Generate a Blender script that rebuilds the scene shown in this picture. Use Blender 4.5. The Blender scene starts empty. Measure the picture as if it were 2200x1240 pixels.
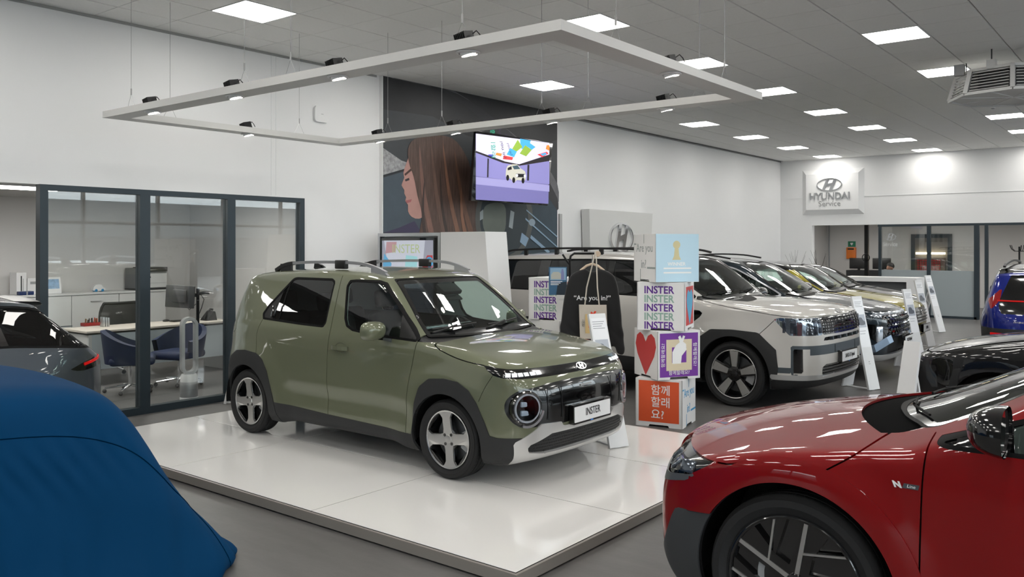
import bpy, bmesh, math, random
import numpy as np
from mathutils import Vector, Matrix

# ---------------------------------------------------------------- camera, world, exposure
SC = bpy.context.scene
COL = SC.collection
FPX, YAW, HOR, CAMZ = 1826.2, 0.668114, 529.2, 1.87      # focal length in px of the 2200 px frame, heading, horizon row, eye height
cam = bpy.data.cameras.new('camera')
cam_o = bpy.data.objects.new('camera', cam)
COL.objects.link(cam_o)
cam_o.location = (0, 0, CAMZ)
cam_o.rotation_euler = (math.pi/2, 0, YAW)
cam.sensor_width = 36
cam.lens = FPX/2200*36
cam.shift_y = -(620 - HOR)/2200
cam.clip_end = 300
SC.camera = cam_o

world = bpy.data.worlds.new('world')
SC.world = world
world.use_nodes = True
wn = world.node_tree
wbg = wn.nodes['Background']
wbg.inputs[0].default_value = (0.86, 0.93, 1.0, 1)        # overcast sky, the same in every direction
wbg.inputs[1].default_value = 3.3
SC.view_settings.view_transform = 'Standard'
SC.view_settings.look = 'None'
SC.view_settings.gamma = 1
SC.view_settings.use_curve_mapping = False
SC.view_settings.exposure = 0.57
PANEL_POWER = 12.0          # ceiling panel emission
SPOT_POWER = 60            # pendant spot disc emission
CEIL = 4.338
WX = -9.12                 # left wall plane
BY = 24.3                  # back wall plane

# pixel -> place (a pixel gives a ray; the plane it meets gives the distance)
_R = np.array([math.cos(YAW), math.sin(YAW)])
_F = np.array([-math.sin(YAW), math.cos(YAW)])


def ray(px, py):
    d = _F + (px - 1100)/FPX*_R
    return np.array([d[0], d[1], (HOR - py)/FPX])


def atz(px, py, z=0.0):
    r = ray(px, py)
    t = (z - CAMZ)/r[2]
    return np.array([r[0]*t, r[1]*t, z])


def atx(px, py, x):
    r = ray(px, py)
    t = x/r[0]
    return np.array([x, r[1]*t, CAMZ + r[2]*t])


def aty(px, py, y):
    r = ray(px, py)
    t = y/r[1]
    return np.array([r[0]*t, y, CAMZ + r[2]*t])

# ---------------------------------------------------------------- materials
def srgb(r, g, b):
    f = lambda c: c/12.92 if c <= .04045 else ((c + .055)/1.055)**2.4
    return (f(r/255), f(g/255), f(b/255), 1)


MATS = {}


def mat(name, col, rough=.5, metal=0.0, coat=0.0, spec=.5, emit=0.0, noise=None, bump=None, alpha=None, sheen=0.0, ecol=None, flake=0.0):
    """principled material; noise = (scale, amount) varies the colour, bump = (scale, strength)"""
    if name in MATS:
        return MATS[name]
    m = bpy.data.materials.new(name)
    m.use_nodes = True
    nt = m.node_tree
    b = nt.nodes['Principled BSDF']
    c = srgb(*col) if max(col) > 1 or len(col) == 3 else col
    b.inputs['Base Color'].default_value = c
    b.inputs['Roughness'].default_value = rough
    b.inputs['Metallic'].default_value = metal
    b.inputs['Coat Weight'].default_value = coat
    b.inputs['Coat Roughness'].default_value = .02
    b.inputs['Specular IOR Level'].default_value = spec
    b.inputs['Sheen Weight'].default_value = sheen
    if emit:
        b.inputs['Emission Color'].default_value = srgb(*ecol) if ecol else c
        b.inputs['Emission Strength'].default_value = emit
    if noise or bump:
        tc = nt.nodes.new('ShaderNodeTexCoord')
    if noise:
        n = nt.nodes.new('ShaderNodeTexNoise')
        n.inputs['Scale'].default_value = noise[0]
        n.inputs['Detail'].default_value = 8
        n.inputs['Roughness'].default_value = .65
        nt.links.new(tc.outputs['Object'], n.inputs['Vector'])
        if len(noise) > 2:
            mp = nt.nodes.new('ShaderNodeMapping')
            mp.inputs['Scale'].default_value = noise[2]
            nt.links.new(tc.outputs['Object'], mp.inputs[0])
            nt.links.new(mp.outputs[0], n.inputs['Vector'])
        r = nt.nodes.new('ShaderNodeMapRange')
        r.inputs['From Min'].default_value = .25
        r.inputs['From Max'].default_value = .75
        r.inputs['To Min'].default_value = 1 - noise[1]
        r.inputs['To Max'].default_value = 1 + noise[1]
        nt.links.new(n.outputs[0], r.inputs[0])
        mx = nt.nodes.new('ShaderNodeMix')
        mx.data_type = 'RGBA'
        mx.blend_type = 'MULTIPLY'
        mx.inputs[0].default_value = 1
        mx.inputs[6].default_value = c
        nt.links.new(r.outputs[0], mx.inputs[7])
        nt.links.new(mx.outputs[2], b.inputs['Base Color'])
    if bump:
        n2 = nt.nodes.new('ShaderNodeTexNoise')
        n2.inputs['Scale'].default_value = bump[0]
        n2.inputs['Detail'].default_value = 5
        nt.links.new(tc.outputs['Object'], n2.inputs['Vector'])
        bp = nt.nodes.new('ShaderNodeBump')
        bp.inputs['Strength'].default_value = bump[1]
        bp.inputs['Distance'].default_value = .01
        nt.links.new(n2.outputs[0], bp.inputs['Height'])
        nt.links.new(bp.outputs[0], b.inputs['Normal'])
    if flake:
        n3 = nt.nodes.new('ShaderNodeTexVoronoi')
        n3.inputs['Scale'].default_value = 900
        tc3 = nt.nodes.new('ShaderNodeTexCoord')
        nt.links.new(tc3.outputs['Object'], n3.inputs['Vector'])
        r3 = nt.nodes.new('ShaderNodeMapRange')
        r3.inputs['To Min'].default_value = rough - flake
        r3.inputs['To Max'].default_value = rough + flake
        nt.links.new(n3.outputs[0], r3.inputs[0])
        nt.links.new(r3.outputs[0], b.inputs['Roughness'])
    MATS[name] = m
    return m


def glass(name, tint=(1, 1, 1), refl=1.0, dark=0.0, ior=1.5):
    """thin pane: tinted see-through plus a Fresnel reflection"""
    if name in MATS:
        return MATS[name]
    m = bpy.data.materials.new(name)
    m.use_nodes = True
    nt = m.node_tree
    nt.nodes.clear()
    out = nt.nodes.new('ShaderNodeOutputMaterial')
    tr = nt.nodes.new('ShaderNodeBsdfTransparent')
    tr.inputs[0].default_value = (*[c*(1 - dark) for c in tint], 1)
    gl = nt.nodes.new('ShaderNodeBsdfGlossy')
    gl.inputs['Roughness'].default_value = .0
    gl.inputs[0].default_value = (refl, refl, refl, 1)
    fr = nt.nodes.new('ShaderNodeFresnel')
    ge = nt.nodes.new('ShaderNodeNewGeometry')          # a thin pane reflects alike from both sides
    io = nt.nodes.new('ShaderNodeMapRange')
    io.inputs['To Min'].default_value = ior
    io.inputs['To Max'].default_value = 1/ior
    nt.links.new(ge.outputs['Backfacing'], io.inputs[0])
    nt.links.new(io.outputs[0], fr.inputs[0])
    mx = nt.nodes.new('ShaderNodeMixShader')
    nt.links.new(fr.outputs[0], mx.inputs[0])
    nt.links.new(tr.outputs[0], mx.inputs[1])
    nt.links.new(gl.outputs[0], mx.inputs[2])
    nt.links.new(mx.outputs[0], out.inputs[0])
    MATS[name] = m
    return m


# ---------------------------------------------------------------- mesh helpers
class MB:
    """collects shapes of ONE part, then builds one mesh object"""
    def __init__(self):
        self.v, self.f, self.m, self.sm = [], [], [], []

    def add(self, vs, fs, mi=0, smooth=False, M=None):
        k = len(self.v)
        if M is not None:
            vs = [tuple(M @ Vector(p)) for p in vs]
        self.v += [tuple(p) for p in vs]
        self.f += [tuple(k + i for i in f) for f in fs]
        self.m += [mi]*len(fs)
        self.sm += [smooth]*len(fs)
        return self

    def box(self, x0, x1, y0, y1, z0, z1, mi=0, M=None):
        vs = [(x0, y0, z0), (x1, y0, z0), (x1, y1, z0), (x0, y1, z0), (x0, y0, z1), (x1, y0, z1), (x1, y1, z1), (x0, y1, z1)]
        return self.add(vs, [(3, 2, 1, 0), (4, 5, 6, 7), (0, 1, 5, 4), (1, 2, 6, 5), (2, 3, 7, 6), (3, 0, 4, 7)], mi, M=M)

    def bbox(self, x0, x1, y0, y1, z0, z1, r=.01, seg=3, mi=0, M=None):
        """box with rounded edges"""
        bm = bmesh.new()
        bmesh.ops.create_cube(bm, size=1)
        for v in bm.verts:
            v.co = Vector((x0 + (v.co.x + .5)*(x1 - x0), y0 + (v.co.y + .5)*(y1 - y0), z0 + (v.co.z + .5)*(z1 - z0)))
        bmesh.ops.bevel(bm, geom=bm.edges[:], offset=r, segments=seg, profile=.5, affect='EDGES')
        bm.verts.index_update()
        vs = [v.co.copy() for v in bm.verts]
        fs = [[v.index for v in f.verts] for f in bm.faces]
        bm.free()
        return self.add(vs, fs, mi, seg > 1, M)

    def extrude(self, poly, z0, z1, mi=0, M=None, smooth=False, cap=(True, True)):
        """polygon in xy (counter-clockwise), extruded along z"""
        n = len(poly)
        vs = [(p[0], p[1], z0) for p in poly] + [(p[0], p[1], z1) for p in poly]
        fs = [(i, (i + 1) % n, n + (i + 1) % n, n + i) for i in range(n)]
        self.add(vs, fs, mi, smooth, M)
        if n > 4:
            from mathutils.geometry import tessellate_polygon
            tris = tessellate_polygon([[Vector((p[0], p[1], 0)) for p in poly]])
        else:
            tris = [tuple(range(n))]
        a = sum(poly[i][0]*poly[(i + 1) % n][1] - poly[(i + 1) % n][0]*poly[i][1] for i in range(n))
        t0, t1 = [], []
        for t in tris:
            s = sum(poly[t[i]][0]*poly[t[(i + 1) % len(t)]][1] - poly[t[(i + 1) % len(t)]][0]*poly[t[i]][1] for i in range(len(t)))
            t = tuple(t) if s > 0 else tuple(reversed(t))
            t1.append(t)
            t0.append(tuple(reversed(t)))
        if cap[0]:
            self.add(vs[:n], t0, mi, False, M)
        if cap[1]:
            self.add(vs[n:], t1, mi, False, M)
        return self

    def lathe(self, prof, n=32, mi=0, M=None, smooth=True, arc=2*math.pi, close=False):
        """profile of (r, z) turned about z"""
        full = arc > 6.28
        cols = n if full else n + 1
        vs = []
        for i in range(cols):
            a = arc*i/n
            vs += [(r*math.cos(a), r*math.sin(a), z) for r, z in prof]
        k = len(prof)
        fs = []
        for i in range(n):
            j = (i + 1) % cols
            for q in range(k - 1 + (1 if close else 0)):
                w = (q + 1) % k
                fs.append((i*k + q, j*k + q, j*k + w, i*k + w))
        return self.add(vs, fs, mi, smooth, M)

    def cyl(self, p0, p1, r, n=12, mi=0, M=None, r1=None, cap=True):
        return self.tube([p0, p1], r, n, mi, M, r1=r1, cap=cap)

    def tube(self, pts, r, n=10, mi=0, M=None, r1=None, cap=True, sq=None):
        """sweep of a circle (or sq=(a,b) rectangle) along points"""
        P = [Vector(p) for p in pts]
        m = len(P)
        vs = []
        up = None
        for i, p in enumerate(P):
            d = (P[min(i + 1, m - 1)] - P[max(i - 1, 0)]).normalized()
            if up is None:
                up = Vector((0, 0, 1)) if abs(d.z) < .9 else Vector((1, 0, 0))
            s = d.cross(up).normalized()
            u = s.cross(d).normalized()
            up = u
            rr = r if r1 is None else r + (r1 - r)*i/(m - 1)
            if sq:
                for a, b in ((-1, -1), (1, -1), (1, 1), (-1, 1)):
                    vs.append(p + s*a*sq[0]/2 + u*b*sq[1]/2)
            else:
                for k in range(n):
                    a = 2*math.pi*k/n
                    vs.append(p + s*math.cos(a)*rr + u*math.sin(a)*rr)
        k = 4 if sq else n
        fs = [(i*k + q, i*k + (q + 1) % k, (i + 1)*k + (q + 1) % k, (i + 1)*k + q) for i in range(m - 1) for q in range(k)]
        if cap:
            fs += [tuple(reversed(range(k))), tuple((m - 1)*k + q for q in range(k))]
        return self.add(vs, fs, mi, not sq, M)

    def grid(self, rows, mi=0, smooth=True, M=None, flip=False):
        """rows: list of equal-length point rows"""
        n, k = len(rows), len(rows[0])
        vs = [p for r in rows for p in r]
        fs = []
        for i in range(n - 1):
            for j in range(k - 1):
                q = (i*k + j, i*k + j + 1, (i + 1)*k + j + 1, (i + 1)*k + j)
                fs.append(tuple(reversed(q)) if flip else q)
        return self.add(vs, fs, mi, smooth, M)

    def sphere(self, c, r, n=16, mi=0, M=None, s=(1, 1, 1)):
        rows = []
        for i in range(n//2 + 1):
            t = math.pi*i/(n//2)
            rows.append([(c[0] + r*s[0]*math.sin(t)*math.cos(2*math.pi*j/n), c[1] + r*s[1]*math.sin(t)*math.sin(2*math.pi*j/n), c[2] - r*s[2]*math.cos(t)) for j in range(n + 1)])
        return self.grid(rows, mi, True, M)

    def build(self, name, mats, parent=None, loc=None, rot=None, sharp=None, merge=False):
        me = bpy.data.meshes.new(name)
        me.from_pydata(self.v, [], self.f)
        for m in (mats if isinstance(mats, (list, tuple)) else [mats]):
            me.materials.append(m)
        me.polygons.foreach_set('material_index', self.m)
        me.polygons.foreach_set('use_smooth', self.sm)
        if merge:
            bm = bmesh.new()
            bm.from_mesh(me)
            bmesh.ops.remove_doubles(bm, verts=bm.verts[:], dist=1e-5)
            bm.to_mesh(me)
            bm.free()
        if any(self.sm):
            me.set_sharp_from_angle(angle=math.radians(sharp or 40))
        me.update()
        return link(name, me, parent, loc, rot)


def link(name, data, parent=None, loc=None, rot=None):
    o = bpy.data.objects.new(name, data)
    COL.objects.link(o)
    if parent is not None:
        o.parent = parent
    if loc is not None:
        o.location = loc
    if rot is not None:
        o.rotation_euler = rot
    return o


def tag(o, label, cat=None, group=None, kind=None):
    o['label'] = label
    if cat:
        o['category'] = cat
    if group:
        o['group'] = group
    if kind:
        o['kind'] = kind
    return o


def struct(o):
    o['kind'] = 'structure'
    return o


def thing(name, label, cat, loc=(0, 0, 0), rz=0.0, group=None):
    o = bpy.data.objects.new(name, None)
    COL.objects.link(o)
    o.empty_display_size = .1
    o.location = loc
    o.rotation_euler = (0, 0, rz)
    return tag(o, label, cat, group)


def text(name, s, size, m, parent, M, depth=.002, align='CENTER', bold=0.0, sx=1.0, spacing=1.0, shear=0.0):
    """lettering as a mesh; M places the text plane (x along the line, y up, z out)"""
    cu = bpy.data.curves.new(name, 'FONT')
    cu.body = s
    cu.size = size
    cu.align_x = align
    cu.align_y = 'CENTER'
    cu.extrude = depth
    cu.offset = bold
    cu.space_character = spacing
    cu.shear = shear
    cu.resolution_u = 3
    tmp = bpy.data.objects.new(name, cu)
    me = bpy.data.meshes.new_from_object(tmp)
    bpy.data.objects.remove(tmp)
    bpy.data.curves.remove(cu)
    me.materials.clear()
    me.materials.append(m)
    me.transform(Matrix.Diagonal((sx, 1, 1, 1)))
    me.transform(M)
    return link(name, me, parent)


def plane_M(o, ux, uy):
    """matrix with origin o, x axis ux, y axis uy"""
    ux = Vector(ux).normalized()
    uz = ux.cross(Vector(uy)).normalized()
    uy = uz.cross(ux)
    return Matrix((( ux.x, uy.x, uz.x, o[0]), (ux.y, uy.y, uz.y, o[1]), (ux.z, uy.z, uz.z, o[2]), (0, 0, 0, 1)))


def rpoly(w, h, r, n=4, cx=0, cy=0):
    """rounded rectangle, counter-clockwise"""
    out = []
    for (sx, sy, a0) in ((1, 1, 0), (-1, 1, 90), (-1, -1, 180), (1, -1, 270)):
        for k in range(n + 1):
            a = math.radians(a0 + 90*k/n)
            out.append((cx + sx*(w/2 - r) + r*math.cos(a), cy + sy*(h/2 - r) + r*math.sin(a)))
    return out


def circ(r, n=24, cx=0, cy=0, sx=1, sy=1):
    return [(cx + r*sx*math.cos(2*math.pi*k/n), cy + r*sy*math.sin(2*math.pi*k/n)) for k in range(n)]

# ---------------------------------------------------------------- the room
M_WALL = mat('wall_paint', (226, 226, 226), .55, noise=(1.2, .012))
M_WHITE = mat('white_paint', (226, 226, 226), .4)
M_CEIL = mat('ceiling_tile', (228, 228, 226), .85, noise=(30, .03))
M_GRID = mat('ceiling_grid', (150, 150, 148), .6)
M_FLOOR = mat('floor_vinyl', (96, 94, 93), .42, noise=(2.2, .16, (1, 3.5, 1)), bump=(26, .05))
M_FRAME = mat('frame_metal', (44, 55, 62), .38, metal=.25)
M_GLASS = glass('partition_glass', (.97, .985, .98), ior=1.62)
M_EMIT = mat('light_diffuser', (255, 255, 255), .5, emit=PANEL_POWER, ecol=(255, 252, 246))
M_BLACK = mat('black_plastic', (18, 18, 19), .45)
M_GREYP = mat('grey_plastic', (150, 152, 153), .45)
M_CHROME = mat('chrome', (225, 226, 228), .08, metal=1.0)
M_STEEL = mat('brushed_steel', (190, 192, 194), .28, metal=1.0)
M_OFFCEIL = mat('office_ceiling', (190, 190, 188), .8)
XR, YF = 8.0, -7.0          # glazed facades to the right of and behind the viewpoint

b = MB().box(-14.5, XR, YF, 31, -.12, 0)
struct(b.build('floor', M_FLOOR))

# left wall: fascia over the office opening, solid stretch up to the picture panel, stretch beyond it
YP0, YP1 = 3.79, 7.09
b = MB()
b.box(WX - .18, WX, YF, YP1 + .02, 2.50, CEIL)
b.box(WX - .18, WX, YP1 + .02, 8.50, 0, CEIL)
b.box(WX - .18, WX, -7, 1.0, 0, 2.50)
wl = struct(b.build('wall_left', M_WALL))
for yy in (6.60, 6.67):
    MB().box(WX, WX + .004, yy, yy + .006, 2.52, CEIL - .03).build('panel_joint', M_WALL, wl)
b = MB().box(WX - .30, WX - .09, 12.80, BY + .2, 0, CEIL)
struct(b.build('wall_left_far', M_WALL))
b = MB().box(WX - .02, WX + .012, YF, 8.4, CEIL - .035, CEIL - .005).box(WX - .1, WX - .07, 12.9, BY, CEIL - .03, CEIL - .005)
struct(b.build('trim_1', M_GRID))

# back wall with the service fascia and its openings
b = MB()
b.box(WX - .3, XR, BY, BY + .2, 2.46, CEIL)
b.box(WX - .3, -8.29, BY, BY + .2, 0, 2.46)
b.box(-1.6, XR, BY, BY + .2, 0, 2.46)
bw = struct(b.build('wall_back', M_WALL))
MB().box(WX, XR, BY - .012, BY, 3.24, 3.252).build('shadow_gap', M_WALL, bw)

# ceiling: slab, grid and tiles
TX, TY = .6292, .655
GX, GY = -7.35, 5.6675      # a seam crossing
cslab = struct(MB().box(WX - .3, XR, YF, BY + .2, CEIL + .012, CEIL + .15).build('ceiling', M_GRID))
LIGHT_CELLS = set()
for ix in range(-1, 24, 4):
    for iy in range(-17, 30, 4):
        LIGHT_CELLS.add((ix, iy))


def cell(ix, iy):
    return GX + ix*TX, GX + (ix + 1)*TX, GY + iy*TY, GY + (iy + 1)*TY


def to_px(p):
    d = p[0]*_F[0] + p[1]*_F[1]
    a = p[0]*_R[0] + p[1]*_R[1]
    if d < .3:
        return None
    return 1100 + FPX*a/d, HOR - FPX*(p[2] - CAMZ)/d, d


tiles = []
for ix in range(-3, 25):
    for iy in range(-20, 29):
        if (ix, iy) in LIGHT_CELLS:
            continue
        x0, x1, y0, y1 = cell(ix, iy)
        x0, x1 = max(x0, WX), min(x1, XR)
        y0, y1 = max(y0, YF), min(y1, BY)
        if x1 - x0 < .05 or y1 - y0 < .05:
            continue
        ps = [to_px((x, y, CEIL)) for x in (x0, x1) for y in (y0, y1)]
        vis = all(ps) and any(-5 < p[0] < 2205 and p[1] > -5 for p in ps) and not (max(p[0] for p in ps) < 0 or min(p[0] for p in ps) > 2200)
        dist = min(p[2] for p in ps) if all(ps) else 99
        tiles.append((not vis, dist, ix, iy, x0, x1, y0, y1))
tiles.sort()
tile_me = {}
rest = MB()
for k, (nv, dist, ix, iy, x0, x1, y0, y1) in enumerate(tiles):
    w, h = x1 - x0 - .010, y1 - y0 - .004
    if k < 300 and not nv:
        key = (round(w, 3), round(h, 3))
        if key not in tile_me:
            t = MB()
            c, d = .004, .006
            vs = [(-w/2, -h/2, .01), (w/2, -h/2, .01), (w/2, h/2, .01), (-w/2, h/2, .01), (-w/2 + c, -h/2 + c/2, -.004), (w/2 - c, -h/2 + c/2, -.004), (w/2 - c, h/2 - c/2, -.004), (-w/2 + c, h/2 - c/2, -.004)]
            t.add(vs, [(7, 6, 5, 4), (0, 4, 5, 1), (1, 5, 6, 2), (2, 6, 7, 3), (3, 7, 4, 0), (0, 1, 2, 3)])
            o = t.build('ceiling_tile', M_CEIL, cslab, ((x0 + x1)/2, (y0 + y1)/2, CEIL))
            tile_me[key] = o.data
        else:
            link('ceiling_tile', tile_me[key], cslab, ((x0 + x1)/2, (y0 + y1)/2, CEIL))
    else:
        rest.box(x0 + .005, x1 - .005, y0 + .002, y1 - .002, CEIL - .004, CEIL + .01)
o = rest.build('ceiling_tiles_beyond', M_CEIL, cslab)
o['kind'] = 'stuff'

# ceiling light panels
ORD = ['first', 'second', 'third', 'fourth', 'fifth', 'sixth', 'seventh', 'eighth', 'ninth', 'tenth', 'eleventh', 'twelfth']
fr_me = df_me = None
for ix, iy in sorted(LIGHT_CELLS):
    x0, x1, y0, y1 = cell(ix, iy)
    if x1 > XR or y0 < YF or y1 > BY:
        continue
    cx, cy = (x0 + x1)/2, (y0 + y1)/2
    row, num = (ix + 1)//4, (iy + 17)//4
    lab = 'ceiling light panel, %s from the service wall in the %s row from the side wall' % (ORD[11 - num], ORD[row])
    t = thing('ceiling_light', lab, 'ceiling light', (cx, cy, CEIL), group='ceiling light panels')
    if fr_me is None:
        f = MB()
        W, Hh = TX/2 - .004, TY/2 - .004
        w, h = W - .014, Hh - .014
        for a in ((-W, W, -Hh, -h), (-W, W, h, Hh), (-W, -w, -h, h), (w, W, -h, h)):
            f.box(a[0], a[1], a[2], a[3], -.008, .01)
        fo = f.build('frame', M_WHITE, t)
        do = MB().box(-w, w, -h, h, -.004, .008).build('diffuser', M_EMIT, t)
        fr_me, df_me = fo.data, do.data
    else:
        link('frame', fr_me, t)
        link('diffuser', df_me, t)

# glazed facade beside the viewpoint (daylight comes in here), wall with two windows behind it
b = MB()
k = YF
while k <= BY + .01:
    b.box(XR - .07, XR + .07, k - .04, k + .04, 0, CEIL)
    k += 2.4
for z0, z1 in ((0, .12), (2.55, 2.63), (CEIL - .25, CEIL)):
    b.box(XR - .06, XR + .06, YF, BY, z0, z1)
w = struct(b.build('window_1', M_FRAME))
MB().box(XR - .006, XR + .006, YF, BY, .1, CEIL).build('pane', glass('facade_glass', (.96, .98, .97)), w)
b = MB()
ops = [(-6.6, -4.4), (-1.2, 1.4), (4.0, 6.6)]
k = WX
for a, c in ops + [(XR, XR)]:
    b.box(k, a, YF - .15, YF, 0, CEIL)
    k = c
for a, c in ops:
    b.box(a, c, YF - .15, YF, 0, .9).box(a, c, YF - .15, YF, 2.6, CEIL)
struct(b.build('wall_front', mat('front_wall_grey', (92, 94, 96), .6)))  # unseen wall, its grey chosen dark to deepen reflections in the cars
for n, (a, c) in enumerate(ops):
    f = MB()
    for q in ((a, c, .9, .96), (a, c, 2.54, 2.6), (a, a + .06, .96, 2.54), (c - .06, c, .96, 2.54), ((a + c)/2 - .03, (a + c)/2 + .03, .96, 2.54)):
        f.box(q[0], q[1], YF - .1, YF - .04, q[2], q[3])
    w = struct(f.build('window_%d' % (n + 2), M_FRAME))
    MB().box(a, c, YF - .076, YF - .064, .9, 2.6).build('pane', glass('facade_glass', (.96, .98, .97)), w)

# outside: yard, cladded units across the road
M_YARD = mat('asphalt', (120, 120, 120), .8)
struct(MB().box(XR + .1, 60, -60, 70, -.2, -.05).box(-40, XR + .1, -60, YF - .1, -.2, -.05).build('ground_outside', M_YARD))
M_CLAD = mat('cladding_grey', (120, 124, 126), .5)
M_CLAD2 = mat('cladding_dark', (82, 84, 86), .6)


def shed(name, label, x0, x1, y0, y1, h, along_y):
    t = thing(name, label, 'building', ((x0 + x1)/2, (y0 + y1)/2, -.05))
    b = MB().box(-(x1 - x0)/2, (x1 - x0)/2, -(y1 - y0)/2, (y1 - y0)/2, 0, h*.55)
    b.build('wall', M_CLAD2, t)
    r = MB()
    n = 80
    if along_y:
        P = []
        for k in range(n + 1):
            y = -(y1 - y0)/2 + (y1 - y0)*k/n
            d = .06 if k % 2 else 0
            P.append([(-(x1 - x0)/2 - d, y, h*.55), (-(x1 - x0)/2 - d, y, h)])
        r.grid(P, smooth=False)
        r.box(-(x1 - x0)/2, (x1 - x0)/2, -(y1 - y0)/2, (y1 - y0)/2, h*.55, h)
    else:
        P = []
        for k in range(n + 1):
            x = -(x1 - x0)/2 + (x1 - x0)*k/n
            d = .06 if k % 2 else 0
            P.append([(x, (y1 - y0)/2 + d, h*.55), (x, (y1 - y0)/2 + d, h)])
        r.grid(P, smooth=False)
        r.box(-(x1 - x0)/2, (x1 - x0)/2, -(y1 - y0)/2, (y1 - y0)/2, h*.55, h)
    r.build('cladding', M_CLAD, t)


shed('warehouse', 'grey corrugated warehouse across the yard, mirrored in the office glass', 30, 44, 4, 60, 4.5, True)
shed('workshop_unit', 'low grey corrugated unit across the yard behind the viewpoint', -22, 14, -38, -28, 5.0, False)

# ---------------------------------------------------------------- display platform
M_PTILE = mat('platform_gloss_white', (236, 235, 233), .08, coat=.3, spec=.5)
M_PEDGE = mat('platform_edge', (138, 132, 126), .4, metal=.1)
PX0, PX1, PY0, PY1 = -8.17, -2.85, 3.65, 7.42
plat = thing('display_platform', 'low white glossy display platform with large square panels under the green car', 'platform', ((PX0 + PX1)/2, (PY0 + PY1)/2, 0))
cx, cy = (PX0 + PX1)/2, (PY0 + PY1)/2
MB().box(PX0 - cx + .03, PX1 - cx - .03, PY0 - cy + .03, PY1 - cy - .03, .0, .0772).build('base', mat('platform_core', (30, 30, 30), .8, spec=.1), plat)
for a in ((PX0, PX1, PY0, PY0 + .02), (PX0, PX1, PY1 - .02, PY1), (PX0, PX0 + .02, PY0 + .02, PY1 - .02), (PX1 - .02, PX1, PY0 + .02, PY1 - .02)):
    MB().box(a[0] - cx, a[1] - cx, a[2] - cy, a[3] - cy, .012, .076).build('edge_strip', M_PEDGE, plat)
XS = [PX0 + .021, -6.44, -4.63, PX1 - .021]
YS = [PY0 + .021, 4.93, 6.20, PY1 - .021]
for i in range(3):
    for j in range(3):
        MB().bbox(XS[i] - cx + .004, XS[i + 1] - cx - .004, YS[j] - cy + .004, YS[j + 1] - cy - .004, .0773, .08, .0006, 1).build('platform_panel', M_PTILE, plat)
# ---------------------------------------------------------------- car surface library (implicit body, meshed and cut into panels)
def crv(pts, n=8, closed=False):
    """Catmull-Rom through 2D points; a point with a third entry is a sharp corner."""
    P = [np.array(p[:2], float) for p in pts]
    cor = [len(p) > 2 for p in pts]
    N = len(P)
    out = []
    rng = range(N if closed else N - 1)
    for i in rng:
        a, b = P[i], P[(i + 1) % N]
        p0 = P[(i - 1) % N] if (closed or i > 0) else 2 * a - b
        p3 = P[(i + 2) % N] if (closed or i + 2 < N) else 2 * b - a
        la = np.linalg.norm(b - a) + 1e-9
        m0 = (b - p0) / (np.linalg.norm(a - p0) + la) * la
        m1 = (p3 - a) / (np.linalg.norm(p3 - b) + la) * la
        if cor[i]:
            m0 = b - a
        if cor[(i + 1) % N]:
            m1 = b - a
        for t in np.arange(n) / n:
            h = (2*t**3 - 3*t**2 + 1, t**3 - 2*t**2 + t, -2*t**3 + 3*t**2, t**3 - t**2)
            out.append(h[0]*a + h[1]*m0 + h[2]*b + h[3]*m1)
    if not closed:
        out.append(P[-1])
    return np.array(out)


def sdf_poly(P, q, exact=False):
    """signed distance (negative inside) of points q (N,2) to closed polygon P; rough but positive far outside"""
    P = np.asarray(P, float)
    q = np.asarray(q, float)
    if not exact:
        lo, hi = P.min(0) - .08, P.max(0) + .08
        near = ((q > lo) & (q < hi)).all(1)
        out = np.full(len(q), .08)
        out[near] = sdf_poly(P, q[near], True)
        return out
    res = np.empty(len(q))
    A = P
    B = np.roll(P, -1, 0)
    E_ = B - A
    L2 = (E_**2).sum(1) + 1e-12
    for s in range(0, len(q), 20000):
        Q = q[s:s + 20000]
        w = Q[:, None, :] - A[None]
        t = np.clip((w * E_).sum(2) / L2, 0, 1)
        d = w - E_ * t[..., None]
        d2 = (d**2).sum(2).min(1)
        c1 = (Q[:, None, 1] >= A[None, :, 1])
        c2 = (Q[:, None, 1] < B[None, :, 1])
        cr = E_[None, :, 0] * w[..., 1] - E_[None, :, 1] * w[..., 0]
        up = c1 & c2 & (cr > 0)
        dn = (~c1) & (~c2) & (cr < 0)
        wn = up.sum(1) - dn.sum(1)
        res[s:s + 20000] = np.sqrt(d2) * np.where(wn != 0, -1, 1)
    return res


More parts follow.
